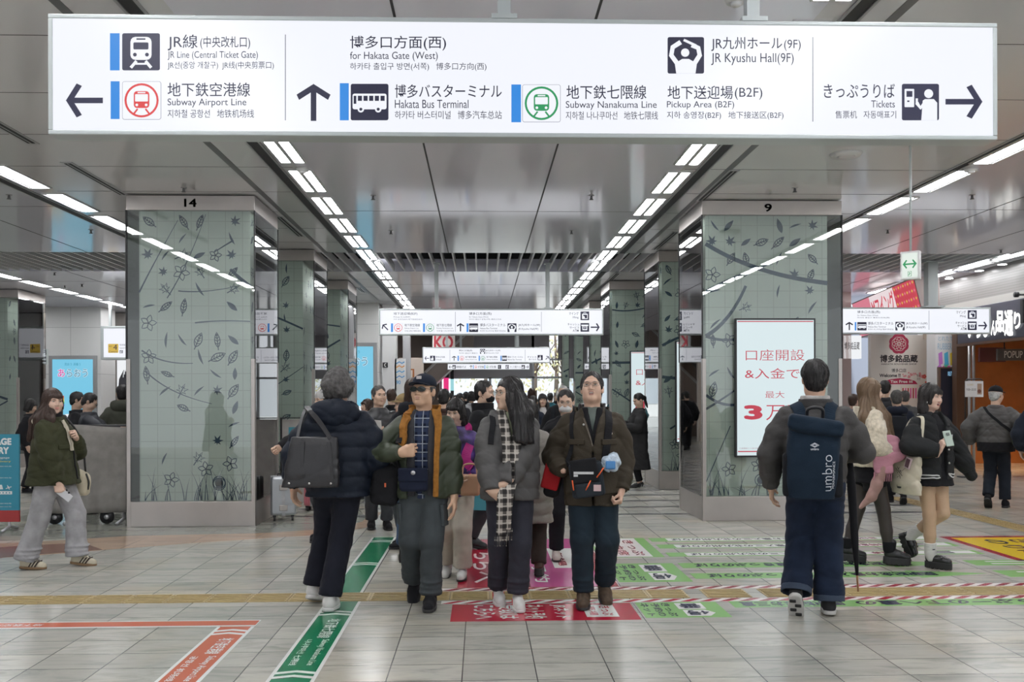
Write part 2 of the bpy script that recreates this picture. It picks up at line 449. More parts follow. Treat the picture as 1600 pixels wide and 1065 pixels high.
while y < 30:
    for xa, xb in ((-2.55, 6.1),):
        b.box((xa, y, -.01), (xb, y + .11, .0014), STRIPE)
    y += .8
structure(b.build('trim_24'))
TACT = mat('tactile_ochre', (.36, .27, .125), .45, var=.12, vscale=20)
def tactile(name, x0, x1, yc, label, along='x'):
    n = max(1, round((x1 - x0) / .31)); w = (x1 - x0) / n
    t = MB(); rr = MB()
    for i in range(n):
        a = x0 + i * w
        def bx(m_, lo, hi):
            if along == 'x': m_.box(lo, hi, TACT)
            else: m_.box((lo[1], lo[0], lo[2]), (hi[1], hi[0], hi[2]), TACT)
        bx(t, (a + .003, yc - .145, 0), (a + w - .003, yc + .145, .004))
        for q in range(5): bx(rr, (a + .02, yc - .118 + q * .059 - .013, .004), (a + w - .02, yc - .118 + q * .059 + .013, .009))
    o = tag(t.build(name), label, 'tactile paving'); rr.build('raised_bar', o)
    return o
ty = G(752, 930.5).y
xl = G(-60, 941).x
gapa, gapb = G(1070, 925).x, G(1096, 925).x
gapc, gapd = G(1166, 925).x, G(1188, 925).x
tactile('tactile_paving', xl, gapa, ty, 'ochre ridged tactile paving strip crossing the floor from the left edge')
tactile('tactile_paving', gapb, gapc, ty, 'short ochre tactile paving piece between two gaps, left of the rucksack man')
tactile('tactile_paving', gapd, G(1700, 922).x, ty, 'ochre tactile paving strip crossing the floor behind the rucksack man')
tactile('tactile_paving', 8.6, 14.2, 6.3, 'narrow ochre tactile strip leading away along the shopfronts', 'y')
# stickers
def sticker_mat(n, c): return mat('sticker_' + n, c, .18, spec=.5)
KGREEN, KWHITE, KORANGE, KRED = sticker_mat('green', (.012, .19, .085)), sticker_mat('white', (.72, .72, .70)), sticker_mat('orange', (.50, .115, .06)), sticker_mat('red', (.40, .012, .035))
KLIME, KNAVY, KYEL, KREFLECT = sticker_mat('lime', (.23, .45, .15)), sticker_mat('navy', (.02, .025, .06)), sticker_mat('yellow', (.72, .52, .03)), sticker_mat('magenta', (.48, .10, .26))  # the last colour is purple reflected light, painted in as a sticker tone
def flat_fn(z=.0012):
    return lambda u, v, l: Vector((u, v, z + .0006 * l))
class FloorDraw(Draw):
    def __init__(s, z=.0012): super().__init__(flat_fn(z))
    def slab(s, x0, y0, x1, y1, m): s.mb.box((x0, y0, 0), (x1, y1, .0012), m)
    def text_dir(s, body, x0, y0, x1, y1, m, read, lay=3, bold=0.):
        """lettering in a floor rectangle; read: 'down' letters run towards the camera with tops to +x, 'left' upside down"""
        a, F_ = text_verts(body, 0); mn, mx = a.min(0) - bold, a.max(0) + bold; sz = np.maximum(mx - mn, 1e-6)
        for k, (du, dv) in enumerate(((0, 0), (1, 0), (-1, 0), (0, 1), (0, -1)) if bold else ((0, 0),)):
            V = []
            for p in a:
                u, v = (p[0] + du * bold - mn[0]) / sz[0], (p[1] + dv * bold - mn[1]) / sz[1]
                if read == 'down': q = (x0 + (x1 - x0) * v, y1 - (y1 - y0) * u)
                else: q = (x1 - (x1 - x0) * u, y1 - (y1 - y0) * v)
                V.append(s.fn(q[0], q[1], lay + .03 * k))
            s.mb.faces(V, F_, m)
def guide_strip(name, X, w, y0, y1, m, label, chev, texts):
    root = None
    d = FloorDraw(); d.slab(X - w / 2, y0, X + w / 2, y1, KWHITE)
    root = tag(d.build(name), label, 'floor sticker')
    d = FloorDraw(); d.rect(X - w / 2 + .022, y0, X + w / 2 - .022, y1, m, 1); d.build('coloured_band', root)
    for c in chev:
        for q in (0, .085):
            d = FloorDraw()
            yy = c + q; h = .035
            d.fill([(X - w / 2 + .022, yy), (X, yy + h), (X, yy + h + .042), (X - w / 2 + .022, yy + .042)], KWHITE, 2)
            d.fill([(X, yy + h), (X + w / 2 - .022, yy), (X + w / 2 - .022, yy + .042), (X, yy + h + .042)], KWHITE, 2)
            d.build('chevron', root)
    for body, xa, xb, ya, yb in texts:
        d = FloorDraw(); d.text_dir(body, X + xa, ya, X + xb, yb, KWHITE, 'down', 2, .012); d.build('lettering', root)
    return root
guide_strip('guide_sticker', -1.05, .265, 4.3, ty - .16, KGREEN, 'green guide strip sticker running under the tactile paving towards the camera', [5.22, 6.72], [('地下鉄七隈線', -.02, .07, 6.1, 6.62), ('Subway Nanakuma Line', .02, .075, 5.48, 6.06), ('나나쿠마선 七隈线', -.075, -.03, 5.48, 6.06)])
guide_strip('guide_sticker', -1.08, .265, ty + .16, 10.45, KGREEN, 'green guide strip sticker with chevrons beyond the tactile paving', [8.72, 10.1], [])
guide_strip('guide_sticker', -1.665, .25, 4.3, 6.43, KORANGE, 'orange red guide strip sticker with chevrons at the bottom left', [6.2], [('地下鉄空港線', -.02, .075, 5.75, 6.12), ('Subway Airport Line', .015, .075, 5.2, 5.7), ('공항선 机场线', -.075, -.03, 5.2, 5.7)])
d = FloorDraw(); d.slab(G(-80, 971).x, 6.45, -1.54, 6.62, KWHITE)
o = tag(d.build('guide_sticker'), 'thin orange red line sticker running left across the floor', 'floor sticker')
d = FloorDraw(); d.rect(G(-80, 971).x, 6.468, -1.545, 6.602, KORANGE, 1); d.build('coloured_band', o)
d = FloorDraw(); d.text_dir('地下鉄空港線 Subway Airport Line', -4.0, 6.5, -3.0, 6.575, KWHITE, 'left', 2); d.build('lettering', o)
def striped_tape(x0, x1, y0, y1, label):
    d = FloorDraw(); d.slab(x0, y0, x1, y1, KWHITE)
    o = tag(d.build('hazard_tape'), label, 'floor tape'); d = FloorDraw(); x = x0
    while x < x1 - .2:
        d.fill([(x, y0), (x + .075, y0), (x + .2, y1), (x + .125, y1)], KRED, 1); x += .15
    d.build('red_stripe', o)
striped_tape(G(690, 920).x, 5.3, ty + .19, ty + .29, 'red and white striped floor tape along the far edge of the tactile paving')
striped_tape(G(690, 938).x, 5.3, ty - .28, ty - .18, 'red and white striped floor tape along the near edge of the tactile paving')
def sticker(name, x0, y0, x1, y1, m, label, build):
    d = FloorDraw(); d.slab(x0, y0, x1, y1, m)
    o = tag(d.build(name), label, 'floor sticker'); build(o); return o
def T(o, body, x0, y0, x1, y1, m, read='down', lay=2, bold=.02):
    d = FloorDraw(); d.text_dir(body, x0, y0, x1, y1, m, read, lay, bold); d.build('lettering', o)
def P(o, name, *fills):
    d = FloorDraw()
    for pts, m, lay in fills: d.fill(pts, m, lay)
    return d.build(name, o)
def rc(x0, y0, x1, y1): return [(x0, y0), (x1, y0), (x1, y1), (x0, y1)]
def red1(o):
    for body, xa, xb in (('こちらへ', -.06, .10), ('受取は', .12, .27), ('ネット予約', .30, .46), ('JRネット', .50, .63)): T(o, body, xa, 6.57, xb, 7.0, KWHITE)
    P(o, 'white_box', (rc(.74, 6.6, .97, 6.98), KWHITE, 1)); T(o, '売場', .77, 6.64, .83, 6.94, KRED, lay=3); T(o, 'きっぷ', .86, 6.64, .94, 6.94, KRED, lay=3)
sticker('floor_sticker', -.22, 6.51, 1.11, 7.04, KRED, 'red floor sticker with white lettering in front of the tactile paving', red1)
def red2(o):
    for body, xa, xb in (('こちらへ', -.08, .12), ('受取は', .15, .34)): T(o, body, xa, 7.85, xb, 9.95, KWHITE)
    P(o, 'painted_reflection', (rc(.40, 7.66, 1.0, 10.25), KREFLECT, 1)); T(o, 'ネット予約', .45, 7.85, .58, 9.95, KWHITE, lay=3)  # flat field paints the purple light reflection onto the red sticker
    P(o, 'white_box', (rc(.66, 8.5, .98, 9.6), KWHITE, 2)); T(o, '売場', .71, 8.6, .79, 9.5, KRED, lay=3)
sticker('floor_sticker', -.2, 7.66, 1.12, 10.25, KRED, 'long red floor sticker with painted purple reflection and white lettering behind the tactile paving', red2)
def arrow4(o, x0, y0, x1, y1):
    w, h = x1 - x0, y1 - y0
    X = lambda u: x0 + w * u
    Y = lambda v: y0 + h * v
    P(o, 'white_plate', ([(X(.47), Y(.52)), (X(.80), Y(.52)), (X(.80), Y(.92)), (X(.47), Y(.92))], KWHITE, 1), ([(X(.50), Y(.08)), (X(.77), Y(.08)), (X(.86), Y(.27)), (X(.77), Y(.46)), (X(.50), Y(.46))], KWHITE, 1))
    T(o, '番', X(.50), Y(.56), X(.77), Y(.88), KNAVY, 'left', 3, .04); T(o, '4号', X(.52), Y(.13), X(.79), Y(.42), KNAVY, 'left', 3, .04)
    for k, bdy in enumerate(('ネット', '予約の', 'きっぷ')): T(o, bdy, X(.04 + .13 * k), Y(.08), X(.14 + .13 * k), Y(.92), KNAVY, 'down', 2)
sticker('floor_sticker', 1.15, 6.56, 1.76, 7.05, KLIME, 'lime floor sticker with an arrow plate in front of the tactile paving', lambda o: arrow4(o, 1.15, 6.56, 1.76, 7.05))
sticker('floor_sticker', 1.15, 7.83, 1.77, 8.7, KLIME, 'lime floor sticker with an arrow plate behind the tactile paving', lambda o: arrow4(o, 1.15, 7.83, 1.77, 8.7))
def wr(o):
    P(o, 'white_field', (rc(1.17, 9.06, 1.66, 10.24), KWHITE, 1))
    for k, bdy in enumerate(('売場', '自由席', 'きっぷ')): T(o, bdy, 1.2 + .15 * k, 9.15, 1.31 + .15 * k, 10.1, KRED)
sticker('floor_sticker', 1.14, 9.04, 1.77, 10.26, KLIME, 'white floor sticker with red lettering and lime edge, beside the long red one', wr)
def row_white(o, y0, y1, xe):
    P(o, 'white_field', (rc(2.0, y0 + .03, xe - .06, y1 - .03), KWHITE, 1))
    T(o, '園駅記念お乗入三の北九州のりば', 2.05, y0 + .06, 3.7, y1 - .06, KNAVY, 'left'); T(o, '当日特急券', 3.85, y0 + .06, 4.3, y1 - .06, KRED, 'left')
    P(o, 'dark_bar', (rc(4.42, y0 + .05, 4.66, y0 + .1), KNAVY, 2), (rc(4.42, y1 - .1, 4.66, y1 - .05), KNAVY, 2))
for k, (y0, y1, w_) in enumerate([(10.0, 10.25, 'farthest'), (9.55, 9.8, 'middle'), (9.06, 9.29, 'nearest')]):
    sticker('floor_sticker', 1.82, y0, 4.93, y1, KLIME, 'long white floor strip with lime edges, the %s of three' % w_, lambda o: row_white(o, y0, y1, 4.93))
def row_lime(y0, y1, label, xt):
    d = FloorDraw(); m = (y0 + y1) / 2; pts = [(1.82, y0), (3.75, y0), (3.75, y0 - .05), (xt, m), (3.75, y1 + .05), (3.75, y1), (1.82, y1)]
    d.mb.poly([(u, v, .0012) for u, v in pts], KLIME)
    for i in range(7):
        p, q = pts[i], pts[(i + 1) % 7]; d.mb.poly([(*p, .0012), (*p, 0), (*q, 0), (*q, .0012)], KLIME)
    o = tag(d.build('floor_sticker'), label, 'floor sticker')
    T(o, '園駅記念お乗入三の重きっぷのりば', 1.95, y0 + .04, 3.95, y1 - .04, KNAVY, 'left', 3, .03)
    return o
row_lime(8.45, 8.7, 'long lime arrow floor sticker pointing right, the farther of the two', 4.42)
row_lime(7.95, 8.19, 'long lime arrow floor sticker pointing right, next to the striped tape', 4.40)
def row_front(o): 
    T(o, '園駅記念お三重', 1.93, 6.88, 2.7, 7.03, KNAVY, 'left', 2, .03); T(o, '乗りばきっぷーの下へ重の', 2.8, 6.88, 4.9, 7.03, KNAVY, 'left', 2, .03)
sticker('floor_sticker', 1.86, 6.85, 5.3, 7.06, KLIME, 'long lime floor strip in front of the tactile paving by the rucksack man', row_front)
for y0, y1, w_ in ((8.45, 8.72, 'farther'), (7.9, 8.2, 'nearer')):
    sticker('floor_sticker', 4.52, y0, 5.3, y1, KLIME, 'small lime floor sticker right of the arrow tips, the %s one' % w_, lambda o: P(o, 'white_bar', (rc(4.7, y0 + .06, 5.1, y0 + .1), KWHITE, 1), (rc(4.7, y1 - .1, 5.1, y1 - .06), KWHITE, 1)))
def yel(o):
    P(o, 'yellow_field', (rc(5.11, 8.72, 6.2, 10.1), KYEL, 1))
    for k, bdy in enumerate(('のりば', 'きっぷ', '売場')): T(o, bdy, 5.35 + .28 * k, 8.95, 5.58 + .28 * k, 9.95, KNAVY, 'down', 2, .03)
sticker('floor_sticker', 5.03, 8.64, 6.28, 10.2, KRED, 'yellow floor sticker with crimson border at the right edge', yel)
# ================================================================== columns
COREM = tile_mat('pale_green_tile', (.755, .84, .755), (.73, .815, .73), (.54, .61, .54),   .205, .205, .004, (40 * .205 + .02, 40 * .205), .3, 'XZ')
COREY = tile_mat('pale_green_tile_side', (.755, .84, .755), (.73, .815, .73), (.54, .61, .54),   .205, .205, .004, (40 * .205, 40 * .205), .3, 'YZ')
PRINT = mat('botanical_blue', (.024, .068, .125), .4)
CGLASS = glass('casing_glass', (.965, .985, .975), 1.7)
def rot2(pts, a, s, cx, cy):
    c, n = math.cos(a), math.sin(a)
    return [(cx + (x * c - y * n) * s, cy + (x * n + y * c) * s) for x, y in pts]
def ovate(n=9, w=.5, tip=1.4):
    L = []
    for k in range(n + 1):
        t = k / n; L.append((w * math.sin(PI * t) ** .9 * (1 - .35 * t), -1 + 2 * t))
    return L + [(-x, y) for x, y in L[-2:0:-1]]
def botanical(d, cx, cy, s, kind, rng):
    a = rng.uniform(-1.2, 1.2); w = .0125
    q = lambda pts: rot2(pts, a, s, cx, cy)
    if kind == 0: d.fill(q(ovate(9, .42)), PRINT)
    elif kind == 1 or kind == 2:
        d.stroke(q(ovate(9, .55 if kind == 1 else .42)), w, PRINT, 1, True); d.stroke(q([(0, -1.35), (0, .8)]), w, PRINT)
        for k in range(4):
            y = -.6 + .36 * k
            for g in (-1, 1): d.stroke(q([(0, y), (g * .32 * (1 - .15 * k), y + .28)]), w * .7, PRINT)
    elif kind == 3 or kind == 4:
        P_ = []
        for k in range(14):
            t = 2 * PI * k / 14; r = (1 if k % 2 == 0 else .42) * (.75 + .25 * math.cos(t)); P_.append((r * math.sin(t), r * math.cos(t)))
        if kind == 3: d.stroke(q(P_), w, PRINT, 1, True); d.stroke(q([(0, -1.1), (0, .6)]), w, PRINT)
        else:
            b0 = q(P_)
            for k in range(14): d.fill([(cx, cy), b0[k], b0[(k + 1) % 14]], PRINT)
    elif kind == 5:
        for k in range(5):
            t = 2 * PI * k / 5; pl = [(x * .6, y * .5 + .55) for x, y in ovate(7, .6)]
            d.stroke(rot2(pl, a + t, s, cx, cy), w * .8, PRINT, 1, True)
        d.disc(cx, cy, s * .16, PRINT, n=10)
    elif kind == 6:
        P_ = [(0, -1)] + [(.95 * math.sin(t), .1 + .8 * math.cos(t) * (1 - .12 * abs(math.cos(4 * t)))) for t in [(-1.5 + .3 * k) for k in range(11)]]
        d.stroke(q(P_), w, PRINT, 1, True)
    elif kind == 7:
        P_ = [(.16 * math.sin(PI * k / 8) + .5 * (k / 8) ** 2 - .2, -1 + k / 4) for k in range(9)] + [(-.16 * math.sin(PI * k / 8) + .5 * (k / 8) ** 2 - .2, -1 + k / 4) for k in range(7, 0, -1)]
        d.fill(q(P_), PRINT)
def bezier(p0, p1, p2, n=14):
    return [((1 - t) ** 2 * p0[0] + 2 * t * (1 - t) * p1[0] + t * t * p2[0], (1 - t) ** 2 * p0[1] + 2 * t * (1 - t) * p1[1] + t * t * p2[1]) for t in [k / n for k in range(n + 1)]]
def column(label, X0, X1, Y0, dep, c0, c1, number=None, seed=1, branches=(), dens=.5, screen=None, bold=1., dark=False, inner=1):
    """stainless plinth and header, tiled core with printed plants, glass casing"""
    rng = random.Random(seed)
    t = thing('column', label, 'column', ((X0 + X1) / 2, Y0 + dep / 2, 0)); t['kind'] = 'structure'
    Y1 = Y0 + dep; zb, zt = .305, 3.81
    b = MB(); b.box((X0, Y0, 0), (X1, Y1, zb), STEEL); b.build('plinth', t, bev=.006)
    b = MB(); b.box((X0, Y0, zt), (X1, Y1, CEIL - .012), STEEL); b.build('header', t, bev=.004)
    b = MB(); ci = .07
    fy = Y0 + ci
    b.poly([(c0, fy, zb), (c1, fy, zb), (c1, fy, zt), (c0, fy, zt)], COREM)
    b.poly([(c1, Y1 - ci, zb), (c0, Y1 - ci, zb), (c0, Y1 - ci, zt), (c1, Y1 - ci, zt)], COREM)
    b.poly([(c1, fy, zb), (c1, Y1 - ci, zb), (c1, Y1 - ci, zt), (c1, fy, zt)], COREY)
    b.poly([(c0, Y1 - ci, zb), (c0, fy, zb), (c0, fy, zt), (c0, Y1 - ci, zt)], COREY)
    b.build('tile_core', t)
    th = .012
    b = MB()
    b.box((X0, Y0, zb), (X1, Y0 + th, zt), CGLASS); b.box((X0, Y1 - th, zb), (X1, Y1, zt), CGLASS)
    b.box((X0, Y0 + th, zb), (X0 + th, Y1 - th, zt), CGLASS); b.box((X1 - th, Y0 + th, zb), (X1, Y1 - th, zt), CGLASS)
    b.build('glass_casing', t)
    b = MB()
    for x in (X0, X1):
        for y in (Y0, Y1):
            sx = 1 if x == X0 else -1; sy = 1 if y == Y0 else -1
            b.box((min(x, x - sx * .008), min(y, y - sy * .008), 2.02), (max(x - sx * .008, x + sx * .008), max(y - sy * .008, y + sy * .008), zt), DARK)
    b.build('corner_seal', t)
    b = MB(); g = .004
    for x in (X0, X1):
        for y in (Y0, Y1):
            sx = 1 if x == X0 else -1; sy = 1 if y == Y0 else -1
            b.box((min(x - sx * g, x + sx * .045), min(y - sy * g, y), 0), (max(x - sx * g, x + sx * .045), max(y - sy * g, y), 2.02), STEEL)
            b.box((min(x - sx * g, x), min(y - sy * g, y + sy * .045), 0), (max(x - sx * g, x), max(y - sy * g, y + sy * .045), 2.02), STEEL)
    b.build('corner_guard', t)
    if number:
        p = ((X0 + X1) / 2); d = Draw(lambda u, v, l: Vector((u, Y0 - .0012, v)))
        h = .1; w = .095 * len(number); d.text(number, p - w, 3.90 + h / 2, p + w - .095, 3.90 - h / 2, BLACK, 1, .03) if len(number) == 1 else d.text(number, p - .075, 3.90 + h / 2, p + .075, 3.90 - h / 2, BLACK, 1, .03)
        d.build('number', t)
    W = c1 - c0; H = zt - zb
    d = Draw(lambda u, v, l: Vector((c0 + u * W, fy - .0008 * l, zb + v * H)))
    # the print works in metres: scale u, v
    d.fn = lambda u, v, l: Vector((c0 + u, fy - .0012 * l, zb + v))
    for i in range(int(W / .205)):
        for j in range(2, int(H / .205)):
            fr = j / (H / .205)
            if rng.random() < dens * (.25 if fr < .35 else 1):
                botanical(d, (i + .5) * .205 + rng.uniform(-.02, .02), (j + .5) * .205, .086 * rng.uniform(.85, 1.15), rng.choice([0, 0, 1, 1, 2, 3, 4, 4, 5, 7, 7]), rng)
    for (p0, p1, p2, w0, w1) in branches:
        pts = bezier((p0[0] * W, p0[1] * H), (p1[0] * W, p1[1] * H), (p2[0] * W, p2[1] * H))
        d.stroke(pts, [w0 + (w1 - w0) * k / 14 for k in range(15)], PRINT, 2)
    for k in range(int(42 * W / 1.34)):
        x = rng.uniform(.03, W - .05); h = rng.uniform(.1, .42); s = rng.uniform(-.18, .22)
        s = max(-x + .01, min(W - x - .01, s))
        d.stroke(bezier((x, .005), (x + s * .2, h * .6), (x + s, h), 8), [.012 * (1 - i / 8.5) for i in range(9)], PRINT, 1)
    for k in range(5):
        x = rng.uniform(.15, W - .15); z = rng.uniform(.18, .48)
        if k % 2: d.disc(x, z, .05, PRINT, 1, n=18); d.ring(x, z, .075, .012, PRINT, 1, 14)
        else: botanical(d, x, z, .09, 5, rng)
    d.build('botanical_print', t)
    # prints on the aisle side
    cx = c1 if inner > 0 else c0; sg = 1 if inner > 0 else -1
    d = Draw(None); D_ = dep - .14
    d.fn = lambda u, v, l: Vector((cx + sg * .0012 * l, (fy + u) , zb + v))
    for i in range(int(D_ / .205)):
        for j in range(3, int(H / .205)):
            if rng.random() < dens * .5: botanical(d, (i + .5) * .205, (j + .5) * .205, .075, rng.choice([0, 1, 2, 3, 5]), rng)
    d.build('botanical_print', t)
    return t
column('glass-cased tiled column numbered 14 on the left of the aisle', -4.26, -2.73, 11.45, 1.3, -4.13, -2.80, '14', 3,
       [((.0, .72), (.1, .8), (.35, .97), .02, .006), ((.25, .70), (.45, .82), (.6, .99), .014, .006), ((.35, .725), (.6, .715), (.92, .745), .016, .005), ((.5, .615), (.7, .625), (1., .62), .018, .012), ((.02, .52), (.2, .47), (.48, .475), .02, .008), ((.05, .45), (.25, .37), (.65, .335), .018, .006), ((.82, .80), (.9, .77), (1., .74), .03, .05), ((.68, .86), (.78, .885), (.85, .9), .01, .022)], .62)
column('glass-cased tiled column numbered 9 with the bank advertisement screen', 2.75, 4.51, 11.62, 1.36, 2.81, 4.35, '9', 8,
       [((0, .90), (.4, .79), (1., .76), .05, .055), ((0, .73), (.3, .80), (.55, .83), .035, .02), ((.0, .57), (.2, .62), (.33, .75), .05, .035), ((0, .57), (.12, .55), (.25, .56), .035, .03), ((0, .36), (.15, .31), (.3, .33), .035, .03), ((0, .31), (.12, .34), (.28, .39), .03, .02), ((.0, .05), (.15, .2), (.2, .25), .012, .01)], .5, inner=-1)
column('second glass-cased column on the left, behind column 14', -4.28, -2.75, 15.62, 1.3, -4.15, -2.95, None, 12, [((.0, .82), (.5, .76), (1., .68), .035, .03), ((.1, .3), (.5, .38), (1., .5), .02, .01), ((0, .55), (.3, .57), (.6, .6), .03, .015)], .6)
column('third glass-cased column on the left, beside the white wall block', -4.28, -2.77, 19.75, 1.3, -4.15, -2.95, None, 15, [((.1, .5), (.6, .62), (1., .7), .05, .035), ((0, .85), (.5, .8), (1., .78), .02, .03)], .6)
BR = [[((0, .60), (.4, .68), (1., .72), .045, .03), ((.0, .45), (.3, .43), (1., .46), .05, .04), ((.1, .2), (.5, .3), (1., .27), .03, .02)],
      [((0, .88), (.4, .85), (1., .95), .03, .02), ((0, .56), (.3, .56), (1., .57), .05, .05), ((.0, .40), (.3, .33), (.7, .22), .03, .03)]]
for k, (X0, Y0, lab) in enumerate([(2.97, 15.65, 'second glass-cased column on the right, behind column 9'), (2.70, 19.75, 'third glass-cased column on the right behind the black-coated woman'), (2.75, 23.9, 'fourth glass-cased column on the right behind the brown jacket man'), (2.75, 28.0, 'fifth glass-cased column on the right far down the aisle'), (2.75, 32.1, 'farthest glass-cased column on the right of the aisle')]):
    column(lab, X0, X0 + 1.5, Y0, 1.36, X0 + .07, X0 + 1.37, None, 20 + k, BR[k % 2], .45, inner=-1)
column('glass-cased tiled column at the far left edge', -12.2, -10.35, 21.4, 1.3, -12.0, -10.62, None, 31, [((.2, .5), (.6, .4), (1., .35), .06, .05), ((.3, .2), (.6, .25), (1., .34), .03, .03)], .5)
# advertisement screens on the right columns
SCR = emit('screen_pale', (.74, .87, .90), .88)
SCRED = emit('screen_red', (.80, .05, .10), .62)
SCGREY = emit('screen_grey_lettering', (.62, .35, .42), .6)
def ad_screen(label, Y, x0, x1, z0, z1):
    t = thing('advertising_screen', label, 'screen', ((x0 + x1) / 2, Y, z0))
    b = MB(); b.box((x0, Y, z0), (x1, Y + .055, z1), BLACK); b.build('bezel', t, bev=.004)
    m = .022
    b = MB(); b.box((x0 + m, Y - .002, z0 + m), (x1 - m, Y + .01, z1 - m), SCR); b.build('display', t)
    w, h = x1 - x0, z1 - z0
    fn = lambda u, v, l: Vector((x0 + u * w, Y - .002 - .0009 * l, z1 - v * h))
    def tx(s, a, b_, c, d_, m_=SCRED, bold=-.006, it=-.0): lettering(fn, t, s, a, b_, c, d_, m_, bold, it)
    tx('口座開設', .13, .225, .86, .305); tx('&入金で', .12, .36, .80, .435, bold=0)
    tx('最大', .37, .525, .61, .575); tx('3', .11, .625, .34, .73, SCRED, .05, -.1); tx('万円', .38, .625, .86, .735)
    d = Draw(fn); d.rect(.03, .02, .97, .027, SCRED, 1); d.rect(.03, .955, .97, .963, SCRED, 1); d.build('red_rule', t)
    lettering(fn, t, '口座開設と入金の条件はウェブで確認できます', .05, .93, .6, .942, SCGREY)
a, b_ = PY(1149, 714, 11.56), PY(1274, 497, 11.56)
ad_screen('large pale advertising screen with red lettering on column 9', 11.555, a.x, b_.x, a.z, b_.z)
a, b_ = PY(1056, 692, 15.58), PY(1056, 532, 15.58)
ad_screen('pale advertising screen on the second right column, mostly hidden by column 9', 15.585, a.x, a.x + .98, a.z, b_.z)
a, b_ = PY(985, 672, 19.68), PY(985, 548, 19.68)
ad_screen('pale advertising screen behind the woman in the black coat', 19.685, a.x, a.x + .98, a.z, b_.z)
